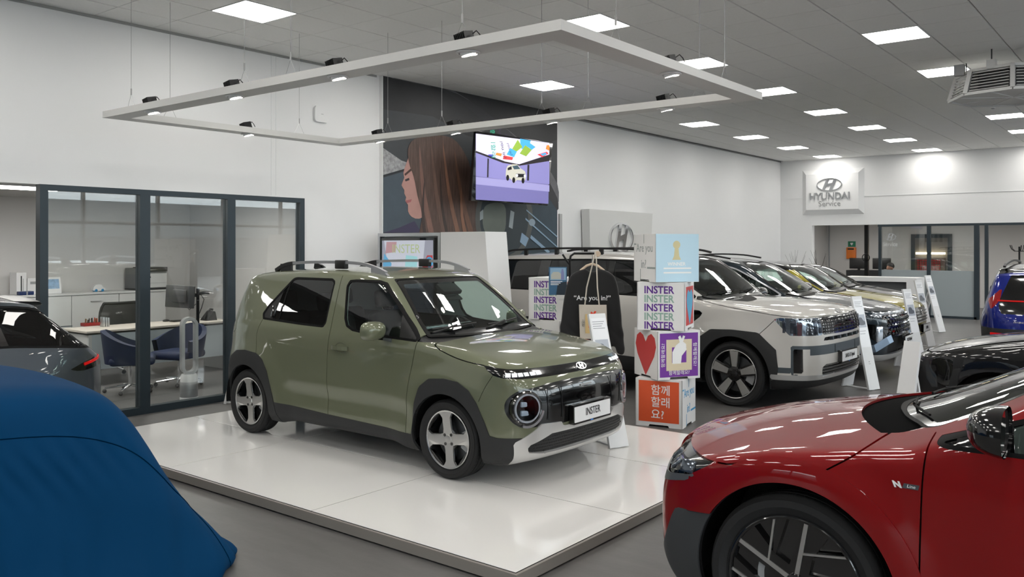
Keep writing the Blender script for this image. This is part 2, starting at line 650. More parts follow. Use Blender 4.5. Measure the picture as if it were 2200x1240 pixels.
class Grid2:
    """2D signed distance field of a polygon on a grid, read back with cubic interpolation"""
    def __init__(self, P, lo, hi, h=0.02, blur=1):
        self.lo = np.array(lo)
        self.h = h
        nx, ny = int((hi[0] - lo[0]) / h) + 2, int((hi[1] - lo[1]) / h) + 2
        X, Y = np.meshgrid(lo[0] + h*np.arange(nx), lo[1] + h*np.arange(ny), indexing='ij')
        D = sdf_poly(P, np.c_[X.ravel(), Y.ravel()], True).reshape(nx, ny)
        for _ in range(blur):
            Q = np.pad(D, 1, mode='edge')
            D = (Q[:-2, 1:-1] + 2*Q[1:-1, 1:-1] + Q[2:, 1:-1]) / 4
            Q = np.pad(D, 1, mode='edge')
            D = (Q[1:-1, :-2] + 2*Q[1:-1, 1:-1] + Q[1:-1, 2:]) / 4
        self.D = D

    def __call__(self, x, y):
        u = (x - self.lo[0]) / self.h
        v = (y - self.lo[1]) / self.h
        nx, ny = self.D.shape
        uc = np.clip(u, 1, nx - 3.001)
        vc = np.clip(v, 1, ny - 3.001)
        i = uc.astype(int)
        j = vc.astype(int)
        a = uc - i
        b = vc - j

        def wts(t):
            return (-.5*t**3 + t**2 - .5*t, 1.5*t**3 - 2.5*t**2 + 1, -1.5*t**3 + 2*t**2 + .5*t, .5*t**3 - .5*t**2)
        wa, wb = wts(a), wts(b)
        r = 0
        for p in range(4):
            c = 0
            for q in range(4):
                c = c + wb[q] * self.D[i + p - 1, j + q - 1]
            r = r + wa[p] * c
        return r + np.hypot(u - uc, v - vc) * self.h


def smax(a, b, k):
    h = np.maximum(k - np.abs(a - b), 0) / k
    return np.maximum(a, b) + h**3 * k / 6


def smin(a, b, k):
    return -smax(-a, -b, k)


def sstep(e0, e1, x):
    t = np.clip((x - e0) / (e1 - e0), 0, 1)
    return t*t*(3 - 2*t)


def tab(pts, n=10):
    c = crv(pts, n)
    o = np.argsort(c[:, 0])
    c = c[o]
    return lambda v: np.interp(v, c[:, 0], c[:, 1])


class CarField:
    def __init__(self, side, plan, off, crown=0.05, bow=0.12, xmid=-1.3, k=0.10, bumps=(), n=5):
        S = crv(side, n, True)
        Pl = crv(list(plan) + [(x, -y) for x, y, *_ in reversed(list(plan)) if abs(y) > 1e-6], n, True)
        lo, hi = S.min(0), S.max(0)
        self.S = Grid2(S, lo - .3, hi + .3)
        self.P = Grid2(Pl, Pl.min(0) - .3, Pl.max(0) + .3)
        self.off = tab(off)
        self.crown, self.bow, self.xmid, self.k, self.bumps = crown, bow, xmid, k, bumps
        self.lo = np.array([lo[0], Pl[:, 1].min(), lo[1]])
        self.hi = np.array([hi[0], Pl[:, 1].max(), hi[1]])

    def __call__(self, p):
        x, y, z = p[:, 0], p[:, 1], p[:, 2]
        ay = np.abs(y)
        bw = self.bow * (2*sstep(self.xmid - 1.2, self.xmid + 1.2, x) - 1)
        d1 = self.S(x + bw*y*y, z + self.crown*y*y*sstep(.35, .9, z))
        e = .01
        o = self.off(z)
        sl = (self.off(z + e) - self.off(z - e)) / (2*e)
        d2 = (self.P(x, y) + o) / np.sqrt(1 + sl**2)
        k = self.k(p) if callable(self.k) else self.k
        f = smax(d1, d2, k)
        for b in self.bumps:
            f = f - b(x, ay, z)
        return f

    def grad(self, p, e=.004):
        g = np.empty_like(p)
        for i in range(3):
            d = np.zeros(3)
            d[i] = e
            g[:, i] = (self(p + d) - self(p - d)) / (2*e)
        return g


def surface_nets(F, cell):
    lo, hi = F.lo - .12, F.hi + .12
    ny = 2*int(np.ceil(hi[1] / cell)) + 1
    ys = (np.arange(ny) - (ny - 1)/2) * cell
    xs = np.arange(lo[0], hi[0] + cell, cell)
    zs = np.arange(lo[2], hi[2] + cell, cell)
    X = np.stack(np.meshgrid(xs, ys, zs, indexing='ij'), -1)
    n = X.shape[:3]
    D = F(X.reshape(-1, 3)).reshape(n)
    cs = np.zeros(tuple(k - 1 for k in n) + (3,))
    cn = np.zeros(tuple(k - 1 for k in n))
    sl = [slice(0, -1), slice(1, None)]
    quads = []
    for ax in range(3):
        A = [slice(None)]*3
        B = [slice(None)]*3
        A[ax] = slice(0, -1)
        B[ax] = slice(1, None)
        a, b = D[tuple(A)], D[tuple(B)]
        m = (a < 0) != (b < 0)
        t = np.where(m, a / np.where(m, a - b, 1), 0)
        pos = X[tuple(A)] + (X[tuple(B)] - X[tuple(A)]) * t[..., None]
        o1, o2 = [i for i in range(3) if i != ax]
        for s1 in (0, 1):
            for s2 in (0, 1):
                I = [slice(None)]*3
                I[o1] = sl[s1]
                I[o2] = sl[s2]
                mm = m[tuple(I)]
                cs += np.where(mm[..., None], pos[tuple(I)], 0)
                cn += mm
    idx = -np.ones(cn.shape, int)
    act = cn > 0
    idx[act] = np.arange(act.sum())
    V = cs[act] / cn[act][:, None]
    for ax in range(3):
        A = [slice(None)]*3
        B = [slice(None)]*3
        A[ax] = slice(0, -1)
        B[ax] = slice(1, None)
        a, b = D[tuple(A)], D[tuple(B)]
        w = np.argwhere((a < 0) != (b < 0))
        o1, o2 = [(1, 2), (2, 0), (0, 1)][ax]
        ok = (w[:, o1] > 0) & (w[:, o2] > 0) & (w[:, o1] < n[o1] - 1) & (w[:, o2] < n[o2] - 1)
        w = w[ok]
        sgn = (a < 0)[tuple(w.T)]
        c = []
        for (d1, d2) in ((-1, -1), (0, -1), (0, 0), (-1, 0)):
            q = w.copy()
            q[:, o1] += d1
            q[:, o2] += d2
            c.append(idx[tuple(q.T)])
        Q = np.stack(c, 1)
        Q[~sgn] = Q[~sgn][:, ::-1]
        quads.append(Q)
    return V, np.concatenate(quads)


def project(F, V, it=3, clamp=.03):
    for _ in range(it):
        d = F(V)
        g = F.grad(V)
        g2 = (g**2).sum(1) + 1e-6
        s = np.clip(d / g2, -clamp, clamp)
        V = V - g * s[:, None]
    return V


def relax(V, Q, F, it=2):
    E_ = np.concatenate([Q[:, [0, 1]], Q[:, [1, 2]], Q[:, [2, 3]], Q[:, [3, 0]]])
    for _ in range(it):
        S = np.zeros_like(V)
        c = np.zeros(len(V))
        for a, b in ((0, 1), (1, 0)):
            for k in range(3):
                S[:, k] += np.bincount(E_[:, a], V[E_[:, b], k], len(V))
            c += np.bincount(E_[:, a], minlength=len(V))
        M = S / np.maximum(c, 1)[:, None]
        g = F.grad(V)
        g /= np.linalg.norm(g, axis=1)[:, None] + 1e-9
        d = (M - V) * .6
        d -= g * (d*g).sum(1)[:, None]
        V = project(F, V + d, 1)
    return V


def subdiv(V, Q):
    E_ = np.sort(np.concatenate([Q[:, [0, 1]], Q[:, [1, 2]], Q[:, [2, 3]], Q[:, [3, 0]]]), 1)
    u, inv = np.unique(E_, axis=0, return_inverse=True)
    inv = inv.reshape(-1)
    n, m = len(V), len(Q)
    M = V[u].mean(1)
    C_ = V[Q].mean(1)
    e = [n + inv[i*m:(i + 1)*m] for i in range(4)]
    c = n + len(u) + np.arange(m)
    q = [np.stack([Q[:, i], e[i], c, e[i - 1]], 1) for i in range(4)]
    return np.concatenate([V, M, C_]), np.concatenate(q)


class Sheet:
    """triangle soup on a shared vertex pool, cut by sign functions"""
    def __init__(self, V, T):
        self.V, self.T = V, T

    @staticmethod
    def of(F, cell=.045, subs=1):
        V, Q = surface_nets(F, cell)
        V = project(F, V, 4)
        V = relax(V, Q, F, 3)
        for _ in range(subs):
            V, Q = subdiv(V, Q)
            V = project(F, V, 2)
            V = relax(V, Q, F, 1)
        a = np.linalg.norm(V[Q[:, 0]] - V[Q[:, 2]], axis=1) <= np.linalg.norm(V[Q[:, 1]] - V[Q[:, 3]], axis=1)
        T = np.concatenate([Q[a][:, [0, 1, 2]], Q[a][:, [0, 2, 3]], Q[~a][:, [0, 1, 3]], Q[~a][:, [1, 2, 3]]])
        return Sheet(V, T)

    def cut(self, fn):
        """-> (inside, outside) sheets; fn(V) negative inside"""
        V, T = self.V, self.T
        used = np.zeros(len(V), bool)
        used[T.ravel()] = True
        s = np.full(len(V), 1.0)
        s[used] = fn(V[used])
        s[np.abs(s) < 1e-7] = 1e-7
        neg = s < 0
        c = neg[T].sum(1)
        tin, tout = [T[c == 3]], [T[c == 0]]
        mix = T[(c == 1) | (c == 2)]
        if len(mix):
            one = neg[mix].sum(1) == 1
            lone = np.where(one[:, None], neg[mix], ~neg[mix]).argmax(1)
            r = np.arange(len(mix))
            a, b, d = mix[r, lone], mix[r, (lone + 1) % 3], mix[r, (lone + 2) % 3]
            E_ = np.sort(np.concatenate([np.stack([a, b], 1), np.stack([a, d], 1)]), 1)
            u, inv = np.unique(E_, axis=0, return_inverse=True)
            inv = inv.reshape(-1)
            t = np.clip(s[u[:, 0]] / (s[u[:, 0]] - s[u[:, 1]]), .001, .999)
            N = V[u[:, 0]] + (V[u[:, 1]] - V[u[:, 0]]) * t[:, None]
            k = len(V)
            V = np.concatenate([V, N])
            m = len(mix)
            ab, ad = k + inv[:m], k + inv[m:]
            tri = np.stack([a, ab, ad], 1)
            q1 = np.stack([ab, b, d], 1)
            q2 = np.stack([ab, d, ad], 1)
            tin += [tri[one], q1[~one], q2[~one]]
            tout += [tri[~one], q1[one], q2[one]]
        return Sheet(V, np.concatenate(tin)), Sheet(V, np.concatenate(tout))

    def split(self, fn):
        """add the edges where fn changes sign, keep everything"""
        a, b = self.cut(fn)
        return Sheet(a.V, np.concatenate([a.T, b.T])) if len(a.V) == len(b.V) else self

    def compact(self):
        u, inv = np.unique(self.T, return_inverse=True)
        return self.V[u], inv.reshape(-1, 3)

    def normals(self):
        V, T = self.V, self.T
        n = np.cross(V[T[:, 1]] - V[T[:, 0]], V[T[:, 2]] - V[T[:, 0]])
        N = np.zeros_like(V)
        for i in range(3):
            for k in range(3):
                N[:, k] += np.bincount(T[:, i], n[:, k], len(V))
        return N / (np.linalg.norm(N, axis=1)[:, None] + 1e-12)

    def offset(self, d, rim=0.0, rim_to=None):
        """move along normals by d (number or function of V); rim > 0 folds the border edges inward by that depth"""
        N = self.normals()
        V = self.V + N * (d(self.V) if callable(d) else d)[..., None] if callable(d) else self.V + N * d
        S = Sheet(V, self.T)
        if rim:
            V, T = S.compact()
            S = Sheet(V, T)
            N = S.normals()
            E_ = np.concatenate([T[:, [0, 1]], T[:, [1, 2]], T[:, [2, 0]]])
            key = np.sort(E_, 1)
            _, inv, cnt = np.unique(key, axis=0, return_inverse=True, return_counts=True)
            B = E_[cnt[inv.reshape(-1)] == 1]
            bv, binv = np.unique(B, return_inverse=True)
            binv = binv.reshape(-1, 2)
            n = len(V)
            # doubled border ring so that the fold shades as an edge
            V = np.concatenate([V, V[bv], V[bv] - N[bv]*rim])
            m = len(bv)
            a, b = n + binv[:, 0], n + binv[:, 1]
            T = np.concatenate([T, np.stack([b, a, a + m], 1), np.stack([b, a + m, b + m], 1)])
            S = Sheet(V, T)
        return S

    def half(self, sgn):
        c = self.V[self.T].mean(1)[:, 1]
        return Sheet(self.V, self.T[c*sgn > 0])


def ray_hit(F, o, d, tmax=30, start=0):
    """first point of a ray on the field, or None"""
    t = np.linspace(start, tmax, int((tmax - start)/.03) + 2)
    v = F(o + d*t[:, None])
    for _ in range(2):
        k = np.flatnonzero((v[1:] <= 0) & (v[:-1] > 0))
        if not len(k):
            return None
        t = np.linspace(t[k[0]], t[k[0] + 1], 20)
        v = F(o + d*t[:, None])
    k = int(np.argmax(v <= 0))
    if k == 0:
        return o + d*t[0]
    return o + d*(t[k - 1] + (t[k] - t[k - 1])*v[k - 1]/(v[k - 1] - v[k]))

# ---------------------------------------------------------------- car parts
M_TYRE = mat('tyre_rubber', (24, 24, 25), .75, bump=(60, .1))
M_CLADB = mat('car_cladding', (34, 35, 36), .62, bump=(220, .12))
M_GLOSSB = mat('gloss_black', (7, 7, 8), .12, coat=1.0)
M_SATINB = mat('satin_black', (16, 16, 17), .5)
M_MACH = mat('machined_alloy', (205, 204, 202), .30, metal=.9)
M_DARKRIM = mat('dark_rim', (30, 31, 33), .4, metal=.4)
M_RUB = mat('window_rubber', (8, 8, 9), .6, spec=.15)
M_WSG = glass('windscreen_glass', (.72, .84, .80), ior=1.55)
M_CLG = glass('side_glass', (.74, .84, .80), ior=1.55)
M_PRG = glass('privacy_glass', (.12, .13, .135), ior=1.6)
M_LENS = glass('lamp_lens', (.75, .78, .8), ior=1.5)
M_INT = mat('car_interior', (20, 20, 22), .8)
M_INTG = mat('car_trim_grey', (165, 172, 170), .7)
M_PLATE = mat('number_plate_white', (228, 229, 230), .4)
M_INK = mat('ink_black', (16, 17, 20), .5)
M_RED = mat('tail_lamp_red', (150, 12, 16), .15, coat=1.0)
M_REDL = mat('tail_lamp_lit_red', (180, 16, 18), .2, emit=.12, ecol=(255, 40, 30))
M_SILV = mat('silver_paint', (198, 198, 197), .32, metal=.55, coat=.6)
M_DRL = mat('lamp_white', (235, 238, 240), .25, emit=.25, ecol=(240, 245, 255))
M_ALU = mat('satin_aluminium', (178, 180, 184), .35, metal=.85)


def paint(name, col, metal=.35, rough=.38):
    return mat(name, col, rough, metal=metal, coat=1.0, spec=.15, flake=.06)


def sp(P, y0=.35, x=None, smooth=0):
    """side-view polygon (x,z) as a cutting function for both flanks"""
    P = crv(P, smooth, True) if smooth else np.array(P)
    return lambda V: np.maximum(sdf_poly(P, V[:, [0, 2]]), y0 - np.abs(V[:, 1]))


def fp(P, xmin, smooth=0, sym=False, back=False):
    """front-view polygon (y,z), kept in front of x = xmin (or behind it)"""
    P = crv(P, smooth, True) if smooth else np.array(P)

    def f(V):
        q = np.c_[np.abs(V[:, 1]) if sym else V[:, 1], V[:, 2]]
        d = sdf_poly(P, q)
        return np.maximum(d, (V[:, 0] - xmin) if back else (xmin - V[:, 0]))
    return f


def line_gap(pts, w=.0035, y0=.35, smooth=6):
    """thin band along an open side-view polyline: (signed side function, band function)"""
    L = crv(pts, smooth) if smooth else np.array(pts, float)
    A, B = L[:-1], L[1:]
    E_ = B - A
    L2 = (E_**2).sum(1) + 1e-12

    def dist(V, signed):
        q = V[:, [0, 2]]
        d = np.full(len(q), .07)
        lo, hi = L.min(0) - .06, L.max(0) + .06
        k = ((q > lo) & (q < hi)).all(1) & (np.abs(V[:, 1]) > y0)
        Q = q[k]
        if not len(Q):
            return d
        w_ = Q[:, None] - A[None]
        t = np.clip((w_*E_).sum(2)/L2, 0, 1)
        dd = np.sqrt(((w_ - E_*t[..., None])**2).sum(2))
        i = dd.argmin(1)
        r = dd[np.arange(len(Q)), i]
        if signed:
            c = E_[i, 0]*w_[np.arange(len(Q)), i, 1] - E_[i, 1]*w_[np.arange(len(Q)), i, 0]
            r = np.where(r < .06, r*np.where(c < 0, -1, 1), .06)
        d[k] = r
        return d
    return (lambda V: dist(V, True)), (lambda V: dist(V, False) - w)


class Car:
    def __init__(self, name, label, F, loc, rz, cell=.05, subs=1):
        self.F = F
        self.root = thing(name, label, 'car', loc, rz)
        self.S = Sheet.of(F, cell, subs)
        self.full = self.S

    def emit(self, S, name, m, parent=None, sides=False, label=None):
        if sides:
            return [self.emit(S.half(s), name, m, parent) for s in (-1, 1)]
        if len(S.T) == 0:
            return None
        yc = S.V[S.T].mean(1)[:, 1]
        if np.abs(yc).min() > .10 and (yc > 0).any() and (yc < 0).any():
            return [self.emit(S.half(s), name, m, parent) for s in (-1, 1)]
        V, T = S.compact()
        me = bpy.data.meshes.new(name)
        me.vertices.add(len(V))
        me.vertices.foreach_set('co', V.ravel())
        me.loops.add(len(T)*3)
        me.loops.foreach_set('vertex_index', T.ravel().astype(np.int32))
        me.polygons.add(len(T))
        me.polygons.foreach_set('loop_start', (np.arange(len(T))*3).astype(np.int32))
        me.polygons.foreach_set('use_smooth', np.ones(len(T), bool))
        me.materials.append(m)
        me.update(calc_edges=True)
        me.validate()
        o = link(name, me, self.root if parent is None else parent)
        if label:
            o['label'] = label
        return o

    def drop(self, fn):
        self.S = self.S.cut(fn)[1]

    def gap(self, g):
        self.S = self.S.split(g[0])
        self.S = self.S.cut(g[1])[1]

    def take(self, fn, name, m, d=0.0, rim=.012, sides=False, parent=None, label=None):
        a, self.S = self.S.cut(fn)
        if len(a.T) == 0:
            return None
        if d or rim:
            a = a.offset(d, rim)
        return self.emit(a, name, m, parent, sides, label)

    def finish(self, name, m, rim=.012):
        return self.emit(self.S.offset(0, rim), name, m)

    def at(self, x=None, y=None, z=None, side=None, d=(0, -1, 0)):
        """surface point found by marching from outside along d, with its normal"""
        o = np.array([x if x is not None else 0, y if y is not None else 0, z if z is not None else 0], float)
        d = np.array(d, float)
        p = ray_hit(self.F, o - d*4.6, d, 7.5)
        if p is None:
            raise ValueError('no surface at %s' % o)
        g = self.F.grad(p[None])[0]
        return Vector(p), Vector(g/np.linalg.norm(g))


def basis(p, n, up=(0, 0, 1)):
    """matrix at p with z along n and y as near to up as can be"""
    n = Vector(n).normalized()
    x = Vector(up).cross(n).normalized()
    y = n.cross(x)
    return Matrix(((x.x, y.x, n.x, p[0]), (x.y, y.y, n.y, p[1]), (x.z, y.z, n.z, p[2]), (0, 0, 0, 1)))


def tyre_profile(R, W, rim):
    h = W/2
    sw = R - rim
    p = [(rim - .004, -h*.80), (rim + .012, -h*.86), (rim + sw*.45, -h*1.0), (rim + sw*.78, -h*.985), (R - .016, -h*.90), (R - .004, -h*.78), (R, -h*.66)]
    for g in (-.42, -.02, .38):
        p += [(R, h*(g - .02)), (R - .007, h*(g - .01)), (R - .007, h*(g + .05)), (R, h*(g + .06))]
    p += [(R, h*.66), (R - .004, h*.78), (R - .016, h*.90), (rim + sw*.78, h*.985), (rim + sw*.45, h*1.0), (rim + .012, h*.86), (rim - .004, h*.80)]
    return p


def wheel(car, x, y, z, R, W, rim, design, n=56, caliper=True, steer=0.0, nuts=4):
    """one wheel on the flank given by the sign of y; design(MBs, rim) adds the face"""
    s = 1 if y > 0 else -1
    # local z axis points outward
    M = Matrix.Translation((x, y, z)) @ Matrix.Rotation(steer, 4, 'Z') @ Matrix.Rotation(-s*math.pi/2, 4, 'X')
    lo = W/2
    w = MB().lathe([(rim, -lo*.82), (rim - .012, -lo*.7), (rim - .02, lo*.2), (rim - .014, lo*.72), (rim - .004, lo*.86), (rim + .006, lo*.88), (rim + .006, lo*.80)], n, M=M).build('wheel', M_DARKRIM, car.root)
    t = MB().lathe(tyre_profile(R, W, rim), n, M=M)
    ty = t.build('tyre', M_TYRE, w, sharp=30)
    tr = MB()
    k = 64
    for i in range(k):
        a = 2*math.pi*i/k
        for z0, z1, da in ((-lo*.64, -lo*.46, .02), (lo*.46, lo*.64, -.02)):
            c0, s0 = math.cos(a), math.sin(a)
            c1, s1 = math.cos(a + da), math.sin(a + da)
            r0 = R - .012
            e = .0035
            tr.add([(R*c0 - e*s0, R*s0 + e*c0, z0*.8 + .2*z1), (R*c0 + e*s0, R*s0 - e*c0, z0*.8 + .2*z1), (R*c1 + e*s1, R*s1 - e*c1, z1), (R*c1 - e*s1, R*s1 + e*c1, z1)], [(0, 1, 2, 3)])
    for i in range(len(tr.v)):
        p = tr.v[i]
        tr.v[i] = tuple(M @ Vector((p[0]*1.0006, p[1]*1.0006, p[2])))
    tr.build('tread_groove', M_INK, w)['kind'] = 'stuff'
    d = MB().lathe([(.02, -.01), (rim*.74, -.01), (rim*.74, .012), (.02, .012)], 40, M=M, close=True)
    d.build('brake_disc', mat('disc_steel', (96, 98, 100), .4, metal=.8), w)
    if caliper:
        cm = MB()
        P = [(rim*.5*math.cos(a), rim*.5*math.sin(a)) for a in np.linspace(-.5, .5, 6)] + [(rim*.84*math.cos(a), rim*.84*math.sin(a)) for a in np.linspace(.5, -.5, 6)]
        cm.extrude(P[::-1], -.02, lo*.42, M=M)
        cm.build('brake_caliper', M_GREYP, w)
    MB().lathe([(0, -lo*.5), (rim*.99, -lo*.5), (rim*.99, -lo*.52), (0, -lo*.52)], 32, M=M).build('backing_plate', M_INK, w)
    face, dark = MB(), MB()
    lugs = []

    class Lug:
        def lathe(self, *a, **k):
            lugs.append(MB().lathe(*a, **k))
    design(face, dark, Lug(), rim, lo)
    for mb, nm, mt in [(dark, 'rim_spokes', M_GLOSSB), (face, 'rim_face', M_MACH)] + [(q, 'lug_nut', M_GLOSSB) for q in lugs]:
        if mb.v:
            mb.v = [tuple(M @ Vector(p)) for p in mb.v]
            mb.build(nm, mt, w)
    return w


def rot2(P, a):
    c, s = math.cos(a), math.sin(a)
    return [(c*p[0] - s*p[1], s*p[0] + c*p[1]) for p in P]


def dish(mb, P, z_in, z_out, rim, thick, a):
    """spoke polygon, dished from z_in at the hub to z_out at the rim"""
    k = len(mb.v)
    mb.extrude(rot2(P, a), 0, 1)
    for i in range(k, len(mb.v)):
        x, y, t = mb.v[i]
        r = math.hypot(x, y)/rim
        zz = z_in + (z_out - z_in)*min(r, 1)**1.3
        mb.v[i] = (x, y, zz - thick*(1 - t))


def spokes_cross(face, dark, lug, rim, lo):
    """four broad machined blades with dark square pockets between them"""
    for q in range(4):
        a = q*math.pi/2 + .12
        P = [(.010, -.056), (rim*.36, -.040), (rim*.74, -.040), (rim*.86, -.058), (rim*.955, -.092), (rim*.985, -.04), (rim*.99, 0), (rim*.985, .04), (rim*.955, .092), (rim*.86, .058), (rim*.74, .040), (rim*.36, .040), (.010, .056)]
        dish(face, P, lo*.72, lo*.84, rim, .018, a)
        # dark frames of the pockets
        b = a + math.pi/4
        for P2 in ([(rim*.30, -.03), (rim*.30, .03), (rim*.36, .03), (rim*.36, -.03)],):
            dish(dark, P2[::-1], lo*.60, lo*.60, rim, .03, b)
        dish(dark, [(rim*.86, -.13), (rim*.99, -.11), (rim*.99, .11), (rim*.86, .13)], lo*.72, lo*.74, rim, .03, b)
        for sg in (-1, 1):
            P3 = [(rim*.32, sg*.035), (rim*.36, sg*.018), (rim*.80, sg*.115), (rim*.86, sg*.150)]
            dish(dark, P3 if sg > 0 else P3[::-1], lo*.62, lo*.70, rim, .03, b)
    for q in range(4):
        a = q*math.pi/2 + .12 + math.pi/4
        lug.lathe([(0, lo*.78), (.012, lo*.78), (.014, lo*.70), (.014, lo*.5)], 10, M=Matrix.Translation((.048*math.cos(a), .048*math.sin(a), 0)))
    face.lathe([(0, lo*.80), (.030, lo*.79), (.033, lo*.74), (.033, lo*.5)], 20)
    face.lathe([(rim*1.005, lo*.86), (rim*.985, lo*.885), (rim*.955, lo*.86), (rim*.95, lo*.78)], 56)


def spokes_five(face, dark, lug, rim, lo):
    """five straight machined spokes over a dark star"""
    for q in range(5):
        a = q*2*math.pi/5 + .30
        dish(face, [(rim*.30, -.030), (rim*.93, -.052), (rim*.95, .052), (rim*.30, .030)], lo*.66, lo*.86, rim, .02, a)
        dish(dark, [(.0, -.045), (rim*.34, -.042), (rim*.34, .042), (.0, .045)], lo*.62, lo*.66, rim, .03, a)
        dish(dark, [(rim*.30, -.05), (rim*.96, -.075), (rim*.96, .075), (rim*.30, .05)], lo*.58, lo*.74, rim, .03, a)
    for q in range(5):
        a = q*2*math.pi/5 + .30 + math.pi/5
        lug.lathe([(0, lo*.70), (.012, lo*.70), (.014, lo*.64), (.014, lo*.4)], 10, M=Matrix.Translation((.055*math.cos(a), .055*math.sin(a), 0)))
    dark.lathe([(0, lo*.76), (.034, lo*.75), (.038, lo*.70), (.04, lo*.5)], 20)
    face.lathe([(rim*1.005, lo*.86), (rim*.985, lo*.885), (rim*.965, lo*.86), (rim*.96, lo*.78)], 56)


def spokes_blade(face, dark, lug, rim, lo):
    """dark turbine wheel, each blade edged with a thin machined line"""
    for q in range(5):
        a = q*2*math.pi/5 + math.radians(258)
        dish(dark, [(.0, -.05), (rim*.45, -.05), (rim*.98, -.11), (rim*.98, .03), (rim*.45, .03), (.0, .05)], lo*.52, lo*.78, rim, .03, a)
        dish(face, [(rim*.12, -.010), (rim*.97, -.009), (rim*.97, .009), (rim*.12, .010)], lo*.58, lo*.82, rim, .012, a)
        x1, y1 = rim*.97*math.cos(-.75), rim*.97*math.sin(-.75)
        dish(dark, [(rim*.40, 0), (rim*.97*math.cos(-.95), rim*.97*math.sin(-.95)), (x1, y1)], lo*.50, lo*.74, rim, .03, a)
        d = Vector((x1 - rim*.46, y1)).normalized()*.0045
        dish(face, [(rim*.46 + d.y, -d.x), (x1 + d.y, y1 - d.x), (x1 - d.y, y1 + d.x), (rim*.46 - d.y, d.x)], lo*.58, lo*.80, rim, .012, a)
    dark.lathe([(rim*.98, lo*.50), (rim*.60, lo*.42), (rim*.2, lo*.40)], 48)
    dark.lathe([(0, lo*.66), (.036, lo*.65), (.04, lo*.60), (.044, lo*.4)], 20)
    dark.lathe([(rim*1.005, lo*.86), (rim*.985, lo*.885), (rim*.955, lo*.86), (rim*.95, lo*.78)], 56)


def arch_liner(car, x, z, r, y0, y1):
    P = []
    for k in range(25):
        a = -.12 + (math.pi + .24)*k/24
        P.append([(x + r*math.cos(a), y0, z + r*math.sin(a)), (x + r*math.cos(a), y1, z + r*math.sin(a))])
    b = MB().grid(P)
    n = len(P)
    c = [(x, y0, z)] + [p[0] for p in P]
    b.add(c, [(0, i, i + 1) for i in range(1, n)])
    b.build('wheel_well', M_SATINB, car.root)


def number_plate(car, p, n, txt, w=.52, h=.112, sx=.8, size=.07):
    M = basis(p, n)
    pl = MB().extrude(rpoly(w + .028, h + .03, .01), -.03, .008, M=M).build('number_plate', M_GLOSSB, car.root)
    MB().extrude(rpoly(w, h, .006), .006, .011, M=M).build('plate_face', M_PLATE, pl)
    MB().box(-.03, .005, -h/2 - .012, -h/2 - .003, .008, .0095, M=M).build('plate_badge', mat('badge_blue', (40, 110, 190), .4), pl)
    text('plate_lettering', txt, size, M_INK, pl, M @ Matrix.Translation((0, .002, .0125)), .001, sx=sx)
    return pl


def emblem(parent, M, w, h, m=None, depth=.008, ring=.10):
    """slanted letter inside an oval ring"""
    m = m or M_CHROME
    b = MB()
    n = 40
    t = []
    for k in range(n):
        a = 2*math.pi*k/n
        t.append((a, w/2*math.cos(a), h/2*math.sin(a)))
    ro = [(x, y) for _, x, y in t]
    ri = [(x*(1 - ring), y*(1 - ring*w/h*.8)) for _, x, y in t]
    vs = [(x, y, 0) for x, y in ro] + [(x*.985, y*.985, depth) for x, y in ro] + [(x, y, depth) for x, y in ri] + [(x, y, 0) for x, y in ri]
    fs = []
    for k in range(n):
        j = (k + 1) % n
        for q in range(3):
            fs.append((q*n + k, q*n + j, (q + 1)*n + j, (q + 1)*n + k))
    b.add(vs, fs, 0, True, M)
    u, v = w/2, h/2
    # slanted H: two strokes and a rising bar, one outline
    up = [(.20*u, .06*v), (.36*u, .92*v - .06*v), (.56*u, .78*v), (.40*u, -.02*v), (.24*u, -.88*v), (.02*u, -.96*v), (.14*u, -.22*v)]
    H_ = [(-.56*u, -.78*v), (-.36*u, -.90*v), (-.24*u, -.26*v), (.12*u, -.12*v), (-.02*u, -.95*v), (.22*u, -.92*v), (.56*u, .78*v), (.36*u, .90*v), (.24*u, .26*v), (-.12*u, .12*v), (.02*u, .95*v), (-.22*u, .92*v)]
    b.extrude(H_, .0, depth*.9, M=M)
    return b.build('emblem', m, parent)


def mirror(car, x, y, z, s, m, base=(.10, .02, -.05), scale=1.0):
    """door mirror on flank s (-1 or 1)"""
    r = []
    for k in range(9):
        t = k/8
        # shell swept from the glass plane forward
        f = math.sqrt(max(0, 1 - (t*1.0)**2.4))
        row = []
        for q in range(20):
            a = 2*math.pi*q/20
            yy = math.copysign(abs(math.cos(a))**.7, math.cos(a))*.118*scale*(f*.985 + .015)
            zz = math.copysign(abs(math.sin(a))**.75, math.sin(a))*.078*scale*(f*.985 + .015)
            row.append((x + t*.115*scale, y + s*.02 + yy*1.0, z + zz + .008*t))
        row.append(row[0])
        r.append(row)
    o = MB().grid(r, flip=(s < 0) ^ True).build('door_mirror', m, car.root)
    g = MB()
    c = r[0]
    g.add([(p[0] + .012, y + (p[1] - y)*.93, z + (p[2] - z)*.93) for p in c[:-1]], [tuple(range(20))])
    g.build('mirror_glass', M_CHROME, o)
    MB().tube([(x + .05, y - s*.04, z - .06*scale), (x + .06, y - s*.13, z - .085*scale)], .02, 8, sq=(.07, .03)).build('mirror_arm', M_GLOSSB, o)
    return o
